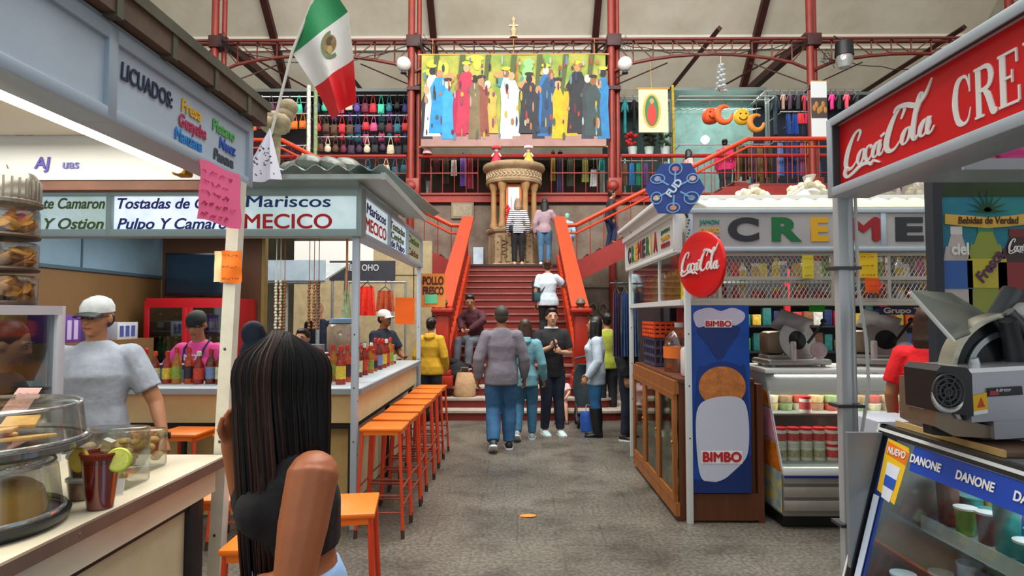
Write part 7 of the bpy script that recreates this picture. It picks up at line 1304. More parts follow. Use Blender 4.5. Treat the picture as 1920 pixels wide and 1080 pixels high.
def person(label, loc, h, rz, pose=None, fem=False, skin='tan', hair=('short', HAIRM), top=None, bot=None, shoes=None, stout=1., hd=(0, 0), vox=.008, hands=None, extra=None, cat='person', hcurl=(.4, .4), name='person', af=1.):
    p = dict(DEF); pose = pose or {}
    for k in ('hip', 'kne', 'ank', 'sh', 'el', 'wr'): a = p[k + 'R']; p[k + 'L'] = (-a[0], a[1], a[2])
    if 'shift' in pose:
        for k in p: p[k] = tuple(a + b_ for a, b_ in zip(p[k], pose['shift']))
    lean = pose.get('lean', 0)
    for k in ('waist', 'chest', 'neck', 'head', 'shR', 'shL', 'elR', 'elL', 'wrR', 'wrL'):
        dz = p[k][2] - p['pel'][2]
        if dz > 0 or k[0] in 'ew': p[k] = (p[k][0], p[k][1] + lean * max(0, dz), p[k][2])
    p.update({k: v for k, v in pose.items() if k in p})
    if fem:
        for k, f in (('shR', .9), ('shL', .9)):
            if k not in pose: p[k] = (p[k][0] * f, p[k][1], p[k][2])
    J = {k: Vector(v) * h for k, v in p.items()}
    t = thing(name, label, cat, loc, rz)
    xd = (J['shR'] - J['shL']).normalized(); up = (J['neck'] - J['pel']).normalized(); yd = up.cross(xd).normalized(); hx_ = (J['hipR'] - J['hipL']).normalized()
    wf, cf, hf = (.86, .92, 1.06) if fem else (1, 1, 1)
    def torso(mb, e, top_=True, z0='pel', hem=0.):
        q = stout; dn = V(0, 0, -1) if abs(up.z) > .3 else -up
        rs = []
        if z0 == 'pel': rs += [(J['pel'] + dn * (.05 + hem) * h, (.082 + (.012 if hem else 0)) * h * hf * q + e, .062 * h * q + e, hx_, yd), (J['pel'], .093 * h * hf * q + e, .066 * h * q + e, hx_, yd)]
        elif z0 == 'crop': rs += [(J['waist'] + dn * -.004 * h, .076 * h * wf * q + e, .056 * h * q + e, xd, yd)]
        rs += [(J['waist'], .078 * h * wf * q + e, .058 * h * q + e, xd, yd), (J['chest'], .094 * h * cf * q + e, (.070 if fem else .066) * h * q + e, xd, yd)]
        if top_: rs += [(J['chest'] + (J['neck'] - J['chest']) * .55, .093 * h * cf + e, .055 * h + e, xd, yd), (J['neck'] - up * .014 * h, .072 * h + e * .7, .040 * h + e, xd, yd), (J['neck'] + up * .012 * h, .036 * h + e * .6, .034 * h + e * .6, xd, yd)]
        mb.ell(rs, 20)
        if fem:
            for s_ in (-1, 1): mb.ball(J['chest'] + xd * s_ * .040 * h + yd * .050 * h + up * .006 * h, .030 * h + e, 10)
    b = MB(); torso(b, 0)
    for s_ in 'RL':
        b.tube([J['hip' + s_], J['hip' + s_].lerp(J['kne' + s_], .45), J['kne' + s_], J['kne' + s_].lerp(J['ank' + s_], .35), J['ank' + s_]], [.052 * h, .047 * h, .033 * h, .033 * h, .021 * h], 12, round_=True)
        f = pose.get('toe' + s_); fd = Vector(f).normalized() if f else V(0, 1, -.25).normalized(); a = J['ank' + s_]
        b.tube([a - fd * .02 * h - V(0, 0, .018 * h), a + fd * .04 * h - V(0, 0, .022 * h), a + fd * .095 * h - V(0, 0, .024 * h)], [.022 * h, .022 * h, .017 * h], 10, round_=True)
        w_ = J['wr' + s_]; e = J['el' + s_]; sh = J['sh' + s_]
        b.tube([sh - xd * (.02 if s_ == 'R' else -.02) * h, sh, sh.lerp(e, .5), e, e.lerp(w_, .35), w_], [.028 * h, .033 * h * af, .0315 * h * af, .0265 * h * af, .0245 * h * af, .0158 * h], 12, round_=True); b.ball(sh - V(0, 0, .006 * h), .033 * h * af, 12)
        hh = (hands or {}).get(s_); d = Vector(hh[0]) if hh else (w_ - e); sd = Vector(hh[1]) if hh else V(-.3 if s_ == 'R' else .3, 1, 0); hand(b, w_, d, sd, h, hcurl[0 if s_ == 'R' else 1], cs=Vector(hh[2]) if hh and len(hh) > 2 else V(-1 if s_ == 'R' else 1, 0, 0))
    HC = J['head']; b.tube([J['neck'] - up * .03 * h, J['neck'], HC - V(0, 0, .03 * h)], [.036 * h, .033 * h, .034 * h], 12)
    HM = Matrix.Translation(HC) @ Euler((math.radians(hd[1]), 0, math.radians(hd[0]))).to_matrix().to_4x4() @ Matrix.Scale(h, 4)
    n0 = len(b.bm.verts)
    b.ball((0, -.006, .012), (.045, .054, .056), 20); b.ell([((0, .006, .01), .043, .046), ((0, .012, -.02), .039, .042), ((0, .018, -.045), .030, .034), ((0, .022, -.062), .016, .022)], 16)
    b.ell([((0, .05, .012), .006, .004), ((0, .056, -.004), .008, .007), ((0, .058, -.014), .0105, .009), ((0, .053, -.02), .009, .006)], 10)
    b.ball((0, .046, -.03), (.016, .010, .008), 10); b.ball((0, .044, -.054), (.014, .010, .009), 10)
    for s_ in (-1, 1): b.ball((s_ * .0465, -.004, -.006), (.0055, .011, .017), 10, (0, 0, s_ * 15)); b.ball((s_ * .019, .044, .014), (.016, .009, .006), 8)
    xf(b, n0, HM); body = b.build('body', SKIN[skin], t, True); remesh(body, vox)
    def hmb(): return MB()
    def fin(mb, nm, mt): xf(mb, 0, HM); return mb.build(nm, mt, t, True)
    m = hmb()
    for s_ in (-1, 1): m.mi = 0; m.ball((s_ * .0185, .0462, .003), (.0066, .005, .0036), 10); m.mi = 1; m.ball((s_ * .0185, .0505, .003), (.0032, .0016, .0034), 8)
    fin(m, 'eyes', [EYEW, IRIS]); m = hmb(); m.tube([(-.014, .052, -.033), (0, .0555, -.0325), (.014, .052, -.033)], [.002, .0038, .002], 8); fin(m, 'lips', LIP)
    st = hair[0]; hm = HAIRM if st == 'cap' else hair[1]; m = hmb()
    for s_ in (-1, 1): m.tube([(s_ * .009, .0525, .017), (s_ * .019, .0525, .020), (s_ * .030, .046, .017)], [.0022, .0028, .0015], 6)
    fin(m, 'eyebrows', hm if hm is not HAIRL else HAIRB); m = hmb()
    if st != 'cap' and st != 'custom':
        m.ball((0, -.013, .020), (.0505, .0555, .0575), 18); m.ball((0, -.03, -.012), (.044, .034, .04), 14)
        if st == 'short': m.ball((0, .012, .055), (.036, .034, .022), 12)
        if st == 'grey': m.ball((0, -.02, .03), (.046, .046, .04), 12)
        if st in ('long', 'mid'):
            L_ = -.22 if st == 'long' else -.12
            m.ell([((0, -.03, .02), .05, .036), ((0, -.036, -.05), .056, .034), ((0, -.046, L_ * .6), .058, .028), ((0, -.05, L_), .04, .016)], 16)
            for s_ in (-1, 1): m.ell([((s_ * .044, .0, .03), .012, .034), ((s_ * .05, .0, -.04), .014, .03), ((s_ * .05, -.006, L_ * .6), .014, .026), ((s_ * .046, -.01, L_ * .85), .006, .012)], 10)
        if st == 'bun': m.ball((0, -.062, .03), .024, 12)
        o = fin(m, 'hair', hm); remesh(o, max(vox, .007), 3)
    elif st == 'cap':
        m.ball((0, -.022, -.006), (.0475, .040, .04), 14); fin(m, 'hair', HAIRM); cm = hair[2]; m = hmb(); cb = hair[1]
        m.ell([((0, -.006, .018), .0515, .0605), ((0, -.008, .04), .051, .059), ((0, -.01, .062), .04, .046), ((0, -.012, .074), .018, .022), ((0, -.012, .077), .004, .004)], 20); fin(m, 'cap', cb)
        m = hmb(); by = hair[3] if len(hair) > 3 else 1
        m.rings([[V(.046 * math.cos(a), by * (.03 + .016 * math.sin(a) ** .5 if 0 else .035 + r * math.sin(a)), .020 - .01 * abs(math.cos(a)) ** 2 - (r - .02) * .15 + dz) for a in [k * PI / 12 for k in range(13)]] for r, dz in ((.012, 0), (.062, -.002), (.062, .002), (.012, .004))], cap=False, closed=False); fin(m, 'cap_brim', cm)
    if top:
        m = MB(); slv = top[1]; e = .012 * h; hem = top[2] if len(top) > 2 else .01
        torso(m, e, z0='crop' if hem == 'crop' else 'pel', hem=0 if hem == 'crop' else hem)
        for s_ in 'RL':
            sh, el, wr = J['sh' + s_], J['el' + s_], J['wr' + s_]
            sh = sh - V(0, 0, .005 * h)
            if slv != 'none': m.ball(sh, .033 * h + e, 12)
            ins = sh - xd * (.03 if s_ == 'R' else -.03) * h
            if slv == 'long': m.tube([ins, sh, sh.lerp(el, .5), el, el.lerp(wr, .5), wr - (wr - el) * .03], [.030 * h + e, .034 * h + e, .032 * h + e, .029 * h + e, .026 * h + e, .02 * h + e * .6], 12)
            elif slv == 'short': m.tube([ins, sh, sh.lerp(el, .4), sh.lerp(el, .72)], [.030 * h + e, .034 * h + e, .035 * h + e, .035 * h + e], 12)
        if len(top) > 3 and top[3] == 'hood': m.ell([(J['neck'] - yd * .03 * h + up * .02 * h, .05 * h, .028 * h, xd, yd), (J['neck'] - yd * .05 * h - up * .02 * h, .055 * h, .028 * h, xd, yd), (J['neck'] - yd * .05 * h - up * .06 * h, .02 * h, .012 * h, xd, yd)], 14)
        o = m.build('shirt', top[0], t, True); remesh(o, max(.009, vox * 1.2), 5); folds(o)
    if bot:
        m = MB(); e = .010 * h; ln = bot[1]
        m.ell([(J['pel'] + V(0, 0, -.055) * h, .084 * h * hf * stout + e, .064 * h * stout + e, hx_, yd), (J['pel'], .093 * h * hf * stout + e * .8, .066 * h * stout + e * .8, hx_, yd), (J['pel'].lerp(J['waist'], .55), .082 * h * hf * stout + e * .5, .06 * h * stout + e * .5, hx_, yd)], 18)
        for s_ in 'RL':
            hp, kn, an = J['hip' + s_], J['kne' + s_], J['ank' + s_]; k = 1.0 if ln != 'loose' else 1.25
            m.tube([hp, hp.lerp(kn, .45), kn, kn.lerp(an, .45), an.lerp(kn, .02)], [.053 * h + e, .049 * h * (1 + (k - 1) * .4) + e, .036 * h * k + e, .033 * h * k + e, (.024 * h + e) * k], 12)
        if ln == 'skirt': m = MB(); m.ell([(J['pel'] + V(0, 0, .03) * h, .08 * h + e, .062 * h + e), (J['pel'], .1 * h, .075 * h), (J['kneR'].lerp(J['kneL'], .5), .125 * h, .1 * h)], 18)
        o = m.build('trousers' if ln != 'skirt' else 'skirt', bot[0], t, True); remesh(o, max(.009, vox * 1.2), 5); folds(o)
    if shoes:
        for s_ in 'RL':
            f = pose.get('toe' + s_); fd = Vector(f).normalized() if f else V(0, 1, 0); a = J['ank' + s_]; sdv = V(1, 0, 0); u_ = sdv.cross(fd).normalized()
            if not f: u_ = V(0, 0, 1)
            base = a - u_ * .045 * h; m = MB()
            m.rings([[base + fd * y * h + sdv * (x * h) + u_ * z * h for x, z in [(.026 * w_ * math.cos(q), zt * (.5 + .5 * math.sin(q))) for q in [k * PI / 6 for k in range(12)]]] for y, w_, zt in ((-.042, .55, .04), (-.034, .95, .05), (0, 1., .052), (.04, 1.1, .036), (.075, 1.15, .026), (.1, .8, .02), (.108, .4, .012))])
            if len(shoes) > 2: m.tube([a - V(0, 0, .01 * h), a.lerp(J['kne' + s_], .4), a.lerp(J['kne' + s_], .82)], [.038 * h, .052 * h, .054 * h], 14)
            m.mi = 1; m.rings([[base + fd * y * h + sdv * (x * h) + u_ * z * h for x, z in ((-.029 * w_, -.002), (.029 * w_, -.002), (.029 * w_, .010), (-.029 * w_, .010))] for y, w_ in ((-.044, .6), (-.03, .95), (.04, 1.1), (.08, 1.12), (.108, .6))]); m.build('shoe', [shoes[0], shoes[1]], t, True)
    if extra: extra(t, J, h)
    return t
def cl(n, c, r=.85, var=.14, vs=7): return M('cloth_' + n, c, r, var=var, vs=vs, bump=.35, bs=16)
DENIM = cl('denim', '#33618a'); DENIMD = cl('dark_denim', '#1b2334'); DENIML = cl('light_denim', '#7fa3c8'); BLK = cl('black', '#17171a'); SHW = M('shoe_white', '#dfe2e4', .5); SHB = M('shoe_black', '#16161a', .5)
stepz = lambda k: k * RS
WALK = dict(kneR=(.055, .05, .29), ankR=(.055, .03, .046), kneL=(-.055, .03, .285), ankL=(-.06, -.10, .075), toeL=(0, .8, -.5), wrL=(-.15, -.02, .485), wrR=(.155, .05, .49))
person('man in a grey sweatshirt and blue jeans walking toward the stairs', (-.19, 7.35, 0), 1.70, 4, dict(WALK, kneL=(-.055, .03, .285), elR=(.16, -.01, .63), wrR=(.165, .04, .49), elL=(-.16, -.03, .63), wrL=(-.165, .0, .49)), top=(cl('grey_sweat', '#77737c'), 'long', .03), bot=(DENIM, 'loose'), shoes=(SHB, SHW), stout=1.15, skin='brown', hair=('short', M('hair_greyish', '#3a332c', .6, var=.3, vs=40)))
def straps(c):
    def f(t, J, h):
        m = MB(); m.tube([J['shR'] + V(-.03 * h, .0, .035 * h), J['chest'] + V(0, -.07 * h, 0), J['pel'] + V(-.09 * h, -.05 * h, .03 * h)], .006 * h, 6, up=(0, 1, 0)); m.build('bag_strap', c, t, True)
    return f
person('woman in a light teal hooded top and jeans walking beside the grey man', (.1, 7.95, 0), 1.54, -4, dict(WALK), True, hair=('long', HAIRB), top=(cl('teal_top', '#6fa3ae'), 'long', .04, 'hood'), bot=(cl('teal_denim', '#3a6c8a'), 'long'), shoes=(M('shoe_grey', '#9aa4ac', .6), SHW), extra=straps(cl('strap_teal', '#2f5a66')))
def phone(t, J, h):
    m = MB(); m.box(J['wrR'] + V(-.03, .075, .05), (.012, .07, .14), (20, 10, 0), .004); m.build('phone', M('phone_pink', '#3a3034', .3), t, True)
def collar(t, J, h):
    m = MB(); m.tube([J['neck'] + V(.05 * h * math.cos(a), .042 * h * math.sin(a), .012 * h) for a in [k * PI / 8 for k in range(17)]], .009 * h, 6); m.build('collar', SHW, t, True); phone(t, J, h)
person('man in a black polo with white collar facing the camera, phone in hand', (.46, 8.28, 0), 1.68, 196, dict(elR=(.15, .03, .64), wrR=(.05, .12, .70), elL=(-.15, .01, .64), wrL=(-.03, .13, .66), kneR=(.05, .02, .285), ankL=(-.06, .03, .045)), top=(cl('black_polo', '#1d1c20'), 'short', .03), bot=(DENIMD, 'long'), shoes=(M('shoe_mint', '#cfe6e0', .5), SHW), skin='light', hands={'R': ((-.5, .4, .8), (-.8, .2, -.3), (-.3, -.8, .3)), 'L': ((.7, .6, .3), (.2, .1, 1), (.6, -.6, 0))}, hcurl=(.6, .5), extra=collar, hd=(-10, 0))
def boots(t, J, h): pass
person('woman in a loose pale blue blouse, jeans and black boots facing left', (1.04, 8.18, 0), 1.57, 82, dict(wrR=(.14, .07, .5), wrL=(-.14, .07, .5)), True, hair=('long', HAIRM), top=(cl('pale_blouse', '#b9c6d2'), 'long', .05), bot=(cl('jeans_mid', '#2f6a9c'), 'long'), shoes=(SHB, SHB, 'boot'), stout=1.08, hd=(-6, 4))
CL = dict(kneR=(.055, .10, .36), ankR=(.056, .06, .13), kneL=(-.055, .04, .29), ankL=(-.056, -.02, .046))
def shoulderbag(t, J, h):
    m = MB(); m.box(J['shL'] + V(-.03 * h, .05 * h, -.16 * h), (.12 * h, .16 * h, .25 * h), b=.03); m.build('bag', cl('bag_dark', '#1f2128'), t, True); m = MB(); m.tube([J['shR'] + V(-.02 * h, -.01, .036 * h), J['chest'] + V(0, -.085 * h, 0), J['pel'] + V(-.1 * h, -.06 * h, .05 * h)], .007 * h, 6, up=(0, 1, 0)); m.build('bag_strap', BLK, t, True)
    m = MB(); m.box(J['pel'] + V(-.12 * h, -.03 * h, .03 * h), (.07 * h, .09 * h, .1 * h), b=.02); m.build('hip_bag', cl('hip_teal', '#1f4a50'), t, True)
person('woman in a white tee climbing the stairs with a hand on the right rail', (.56, 9.35 + 6.5 * .3, stepz(7)), 1.57, -4, dict(CL, elR=(.20, .06, .69), wrR=(.285, .11, .70)), True, hair=('bun', HAIRB), top=(cl('white_tee', '#c9d6de'), 'short', .02), bot=(BLK, 'long'), shoes=(SHB, SHB), stout=1.18, skin='tan', extra=shoulderbag, hands={'R': ((1, .3, -.2), (0, 1, 0), (0, 0, -1))}, vox=.009)
strm = bpy.data.materials.new('cloth_stripes'); strm.use_nodes = True; nt = strm.node_tree; bb_ = nt.nodes['Principled BSDF']; tc = nt.nodes.new('ShaderNodeTexCoord'); wv = nt.nodes.new('ShaderNodeTexWave'); wv.bands_direction = 'Z'; wv.inputs['Scale'].default_value = 6.5; rp = nt.nodes.new('ShaderNodeValToRGB'); rp.color_ramp.interpolation = 'CONSTANT'; rp.color_ramp.elements[0].color = lin('#2a2a34'); rp.color_ramp.elements[1].color = lin('#d8d8dc'); rp.color_ramp.elements[1].position = .45; nt.links.new(tc.outputs['Object'], wv.inputs[0]); nt.links.new(wv.outputs['Fac'], rp.inputs[0]); nt.links.new(rp.outputs[0], bb_.inputs['Base Color']); bb_.inputs['Roughness'].default_value = .85
def hipbag(t, J, h):
    m = MB(); m.box(J['pel'] + V(-.11 * h, 0, .01 * h), (.06 * h, .12 * h, .1 * h), b=.02); m.build('bag', BLK, t, True); m = MB(); m.tube([J['shL'] + V(0, 0, .03 * h), J['pel'] + V(-.11 * h, -.02 * h, .06 * h)], .006, 6); m.build('bag_strap', BLK, t, True)
person('woman in a striped top and black trousers looking at the shrine', (.02, 14.98, LZ), 1.63, 3, dict(), True, hair=('mid', HAIRL), top=(strm, 'long', .014), bot=(BLK, 'long'), shoes=(M('shoe_tan', '#c8a084', .6), SHW), vox=.010, extra=hipbag, hd=(-8, -10))
person('woman with long black hair in a mauve top and jeans leaning on the rail', (.67, 14.98, LZ), 1.63, -6, dict(elR=(.17, .03, .66), wrR=(.215, .12, .66), kneR=(.06, .04, .3)), True, hair=('long', HAIRM), top=(cl('mauve_top', '#a98f98'), 'long', .0), bot=(cl('denim_worn', '#4f7595'), 'long'), shoes=(SHW, SHW), vox=.010, stout=1.05, hands={'R': ((.4, 1, -.1), (-1, .3, 0), (0, 0, -1))})
person('child in pale turquoise standing beyond the right stair rail', (1.26, 15.45, LZ + .148), 1.2, 10, dict(), True, hair=('short', M('hat_turquoise', '#7fc0b0', .7)), top=(cl('pale_turq', '#9fc8d6'), 'long', .02), bot=(cl('lilac_trousers', '#8a86b0'), 'long'), shoes=(SHW, SHW), vox=.010, cat='child')
person('person in dark clothes climbing the right stair flight', (2.32, 15.45, LZ + .148 * 3), 1.5, -84, dict(CL, elL=(-.15, .08, .68), wrL=(-.17, .17, .68), lean=.12), hair=('short', HAIRM), top=(cl('dark_print', '#2c2c34'), 'long', .02), bot=(cl('indigo', '#26355a'), 'long'), shoes=(SHB, SHW), vox=.010)
person('person in a pink blouse high on the right stair flight', (4.35, 15.45, LZ + .148 * 10), 1.5, -84, dict(CL), True, hair=('mid', HAIRM), top=(cl('blush_top', '#d8a8a0'), 'long', .02), bot=(cl('grey_trousers', '#4a4a50'), 'long'), shoes=(SHB, SHB), vox=.011)
person('person in a magenta top and black trousers browsing the upper stalls', (5.9, 16.75 + .55, MZ), 1.66, -30, dict(), True, hair=('bun', HAIRM), top=(cl('magenta_top', '#d02a64'), 'long', .03), bot=(cl('charcoal_trousers', '#26242a'), 'long'), shoes=(SHB, SHB), vox=.011, stout=1.1)
SIT = dict(shift=(0, 0, -.27), hipR=(.05, 0, .245), hipL=(-.05, 0, .245), kneR=(.075, .24, .27), kneL=(-.075, .24, .27), ankR=(.07, .23, .05), ankL=(-.07, .25, .05), lean=.3)
person('person in a maroon sweater sitting on the stairs looking down', (-.70, 10.86, stepz(5) - .0), 1.66, 150, dict(SIT, elR=(.15, .12, .46), wrR=(.06, .2, .36), elL=(-.15, .12, .46), wrL=(-.04, .22, .36), kneR=(.09, .23, .24), ankR=(.09, .26, -.04 + .045), kneL=(-.06, .24, .24), ankL=(-.06, .27, .005), lean=.35), hair=('short', HAIRM), top=(cl('maroon_sweater', '#4a1f2a'), 'long', .0), bot=(cl('grey_jeans', '#5d646c'), 'long'), shoes=(SHB, SHW), hd=(35, -25), vox=.009)
t = thing('backpack', 'black backpack lying on the steps beside the left newel post', 'backpack', (-1.0, 10.35, stepz(4))); m = MB(); m.ball((0, 0, .2), (.2, .15, .21), 16); m.ball((.02, -.1, .16), (.13, .08, .12), 14); m.ball((-.05, 0, .38), (.1, .1, .07), 12); m.build('body', BLK, t, True); m = MB(); m.tube([(-.1, -.1, .36), (-.18, -.15, .25), (-.14, -.12, .08)], .016, 6); m.build('strap', SHB, t, True); t.location.z = stepz(3); t.location.y = 10.1
t = thing('tote_bag', 'beige canvas tote bag resting against the left newel post', 'bag', (-.84, 9.83, stepz(2))); m = MB(); m.ell([((0, 0, 0), .15, .1), ((0, 0, .05), .18, .12), ((.01, 0, .25), .16, .09), ((0, 0, .38), .12, .04)], 16); m.build('body', cl('canvas', '#c09a72'), t, True); m = MB(); m.tube([(-.08, 0, .36), (-.05, -.02, .46), (.05, -.02, .46), (.08, 0, .36)], .01, 6); m.build('handle', cl('canvas2', '#8a6a48'), t, True)
person('small child in a pink top and white skirt sitting on the lowest step', (.66, 9.42, .148 - .02), .98, 178, dict(shift=(0, 0, -.40), hipR=(.06, 0, .10), hipL=(-.06, 0, .10), kneR=(.07, .22, .12), kneL=(-.07, .22, .12), ankR=(.08, .30, -.08), ankL=(-.08, .30, -.08), elR=(.13, .06, .30), wrR=(.07, .16, .22), elL=(-.13, .06, .3), wrL=(-.07, .16, .22)), True, hair=('mid', HAIRB), top=(cl('child_pink', '#e8bcc0'), 'short', .0), bot=(cl('child_white', '#c8d4e6'), 'skirt'), shoes=(M('shoe_brown', '#5a4038', .6), SHB), cat='child', vox=.007, skin='light')
t = thing('stroller', 'dark folded stroller hung with bags at the right newel post', 'stroller', (1.0, 8.93, 0)); m = MB()
for sx_ in (-.16, .16):
    m.tube([(1.0 + sx_, 8.73, .1), (1.0 + sx_ * .9, 9.03, .55), (1.0 + sx_ * .9, 9.13, .95)], .014, 8); m.tube([(1.0 + sx_, 9.08, .1), (1.0 + sx_ * .9, 8.93, .5)], .014, 8)
m.tube([(.85, 9.13, .95), (1.0, 9.15, .98), (1.15, 9.13, .95)], .016, 8); m.build('frame', DSTEEL, t); m = MB(); m.ell([((1.0, 8.88, .3), .16, .12), ((1.0, 8.96, .5), .19, .14), ((1.0, 9.03, .75), .18, .1), ((1.0, 8.98, .88), .12, .1)], 16); m.build('seat', cl('stroller_cloth', '#1c2a2e'), t)
for x in (.86, 1.14):
    for y in (8.73, 9.08): m = MB(); m.lathe([(0, -.018), (.07, -.018), (.08, 0), (.07, .018), (0, .018)], (x, y, .08), 18, (1, 0, 0)); m.build('wheel', RUB, t)
t = thing('shopping_bag', 'bright blue shopping bag standing by the stroller', 'bag', (.92, 8.72, 0)); m = MB(); m.ell([((0, 0, .005), .11, .07), ((0, 0, .2), .12, .07), ((0, 0, .27), .11, .03)], 14); m.build('body', M('bag_blue', '#2a5ac0', .4, c2='#3a7ad8'), t, True); m = MB(); m.tube([(-.05, 0, .26), (-.03, 0, .36), (.03, 0, .36), (.05, 0, .26)], .007, 6); m.build('handle', SHW, t, True); t.location = (.98, 8.5, 0.002)
person('woman in a mustard yellow hooded top beyond the seafood counter', (-1.3, 9.25, 0), 1.55, -10, dict(wrR=(.13, .08, .5)), True, hair=('bun', HAIRM), top=(cl('mustard', '#c99a1e'), 'long', .03, 'hood'), bot=(cl('black_jeans', '#1a1c24'), 'long'), shoes=(SHB, SHB), stout=1.12, vox=.009)
person('person in a pale shirt and khaki trousers beside the left newel post', (-1.42, 10.85, 0), 1.6, 120, dict(elL=(-.14, .06, .64), wrL=(-.1, .14, .6)), hair=('short', HAIRM), top=(cl('pale_shirt', '#c3cdd0'), 'short', .02), bot=(cl('khaki', '#9a8a62'), 'long'), shoes=(SHB, SHB), vox=.010)
person('woman in a lime green top and long dark skirt below the right flight', (1.42, 9.75, 0), 1.62, 10, dict(), True, hair=('bun', HAIRM), top=(cl('lime_top', '#a9b03a'), 'short', .02), bot=(BLK, 'long'), shoes=(SHB, SHB), vox=.010)
person('person in dark clothes standing behind the far end of the wooden cabinet', (1.43, 7.95, 0), 1.66, -120, dict(), hair=('short', HAIRM), top=(cl('near_black', '#1b1a22'), 'long', .04), bot=(cl('navy_trousers', '#1d2234'), 'long'), shoes=(SHB, SHW), vox=.009)
person('vendor in a white cap and navy shirt beyond the sauce bottles', (-1.82, 8.35, 0), 1.66, -118, dict(elR=(.14, .05, .64), wrR=(.06, .17, .6), elL=(-.14, .06, .64), wrL=(-.05, .17, .62)), hair=('cap', M('cap_white', '#e0dcd4', .7), M('brim_white', '#d8d2c8', .7)), top=(cl('navy_shirt', '#1a1f30'), 'short', .03), bot=(BLK, 'long'), shoes=(SHB, SHB), skin='brown', vox=.008, hcurl=(.7, .7))
def suit(t, J, h):
    m = MB(); m.prism([(-.03, 0), (.03, 0), (.0, -.14)], J['neck'] + V(0, .072 * h, -.01), (1, 0, 0), (0, .0, 1), .012); m.build('shirt_front', SHW, t, True)
person('balding man in a dark suit at the stall beyond the seafood counter', (P(602, 585, 10.2).x, 10.2, 0), 1.80, 168, dict(lean=.1), hair=('custom', HAIRM), top=(cl('suit_navy', '#1c2238'), 'long', .06), bot=(BLK, 'long'), shoes=(SHB, SHB), skin='light', vox=.010, extra=suit)
def glasses(t, J, h):
    m = MB(); c = J['head']; R_ = Euler((0, 0, math.radians(-22))).to_matrix()
    for s_ in (-1, 1): m.tube([c + R_ @ V(s_ * .0185 * h + .015 * h * math.cos(a), .060 * h, .003 * h + .0105 * h * math.sin(a)) for a in [k * PI / 8 for k in range(17)]], .0022, 6); m.tube([c + R_ @ V(s_ * .034 * h, .058 * h, .006 * h), c + R_ @ V(s_ * .047 * h, 0, .004 * h)], .002, 6)
    m.tube([c + R_ @ V(-.005 * h, .061 * h, .006 * h), c + R_ @ V(.005 * h, .061 * h, .006 * h)], .002, 6); m.build('eyeglasses', M('glasses', '#1a1614', .3), t, True)
    m = MB(); d = (J['wrL'] - J['elL']).normalized(); m.tube([J['wrL'] - d * .03, J['wrL'] - d * .005], .034, 14); m.box(J['wrL'] - d * .018 + V(-.034, 0, 0), (.012, .034, .04), b=.004); m.build('watch', M('watch_black', '#1b1a1a', .35), t, True)
    m = MB(); m.ball(J['head'] + R_ @ V(0, .034 * h, -.044 * h), (.034 * h, .024 * h, .026 * h), 12); m.build('beard', HAIRM, t, True) if False else m.bm.free()
person('man in a grey tee, white cap and glasses standing behind the cream counter', (-2.56, 3.72, 0), 1.70, 204, dict(elL=(-.19, -.0, .62), wrL=(-.225, .06, .495), elR=(.15, .02, .63), wrR=(.13, .13, .55)), hair=('cap', M('cap_grey_white', '#cdd4d2', .7, var=.2, vs=9), M('brim_black', '#26282c', .6)), top=(cl('grey_tee', '#a3abb8'), 'short', .035), bot=(DENIML, 'long'), shoes=(SHB, SHW), skin='tan', hd=(-22, -6), vox=.006, extra=glasses, hcurl=(.5, .55), stout=1.08)
def apron(t, J, h):
    m = MB()
    for s_ in (-1, 1): m.tube([J['neck'] + V(s_ * .05 * h, -.02 * h, .02 * h), J['neck'] + V(s_ * .052 * h, .06 * h, -.03 * h), J['chest'] + V(s_ * .045 * h, .092 * h, .01 * h)], .009, 6)
    m.build('apron_strap', cl('apron_navy', '#20284a'), t, True); m = MB(); m.ell([(J['chest'] + V(0, .015, .0), .07 * h, .092 * h), (J['waist'] + V(0, .01, 0), .095 * h, .09 * h), (J['pel'], .105 * h, .09 * h)], 16); m.build('apron', _M['cloth_apron_navy'], t, True)
    text('shirt_print', 'MO', J['chest'] + V(-.0, .105 * h, .035 * h), .07, SHW, t, (90, 0, 180), 'CENTER', 0, .05, local=True)
person('woman in a pink tee, dark apron and black cap leaning over the sauce bottles', (P(388, 600, 5.55).x, 5.5, 0), 1.62, 182, dict(lean=.18, elR=(.18, .07, .66), wrR=(.14, .14, .60), elL=(-.18, .07, .66), wrL=(-.1, .16, .60)), True, hair=('cap', M('cap_dark', '#17211e', .7), M('brim_dark', '#141a1a', .7), .6), top=(cl('hot_pink', '#ee4fa0'), 'short', .02), bot=(BLK, 'long'), shoes=(SHB, SHB), skin='tan', hd=(0, -24), vox=.007, stout=1.1, extra=apron)
person('person with a dark bun working behind the glass food case', (-2.62, 3.02, 0), 1.56, -70, dict(lean=.12, elR=(.15, .06, .64), wrR=(.06, .18, .62), elL=(-.15, .06, .64), wrL=(-.06, .18, .6)), True, hair=('bun', HAIRM), top=(cl('charcoal_top', '#3a3c44'), 'short', .03), bot=(BLK, 'long'), shoes=(SHB, SHB), vox=.007, hd=(0, -18))
person('child with short dark hair behind the plastic cup stacks', (P(562, 620, 6.2).x, 6.3, 0), 1.45, 176, dict(), hair=('short', HAIRM), top=(cl('child_grey', '#5a4a44'), 'short', .02), bot=(BLK, 'long'), shoes=(SHB, SHB), vox=.008, cat='child')
person('woman in a bright red tee with brown hair behind the large slicer', (2.80, 4.2, 0), 1.66, -50, dict(), True, hair=('mid', HAIRB), top=(cl('bright_red', '#e8141c'), 'short', .02), bot=(BLK, 'long'), shoes=(SHB, SHB), vox=.007, stout=1.1)
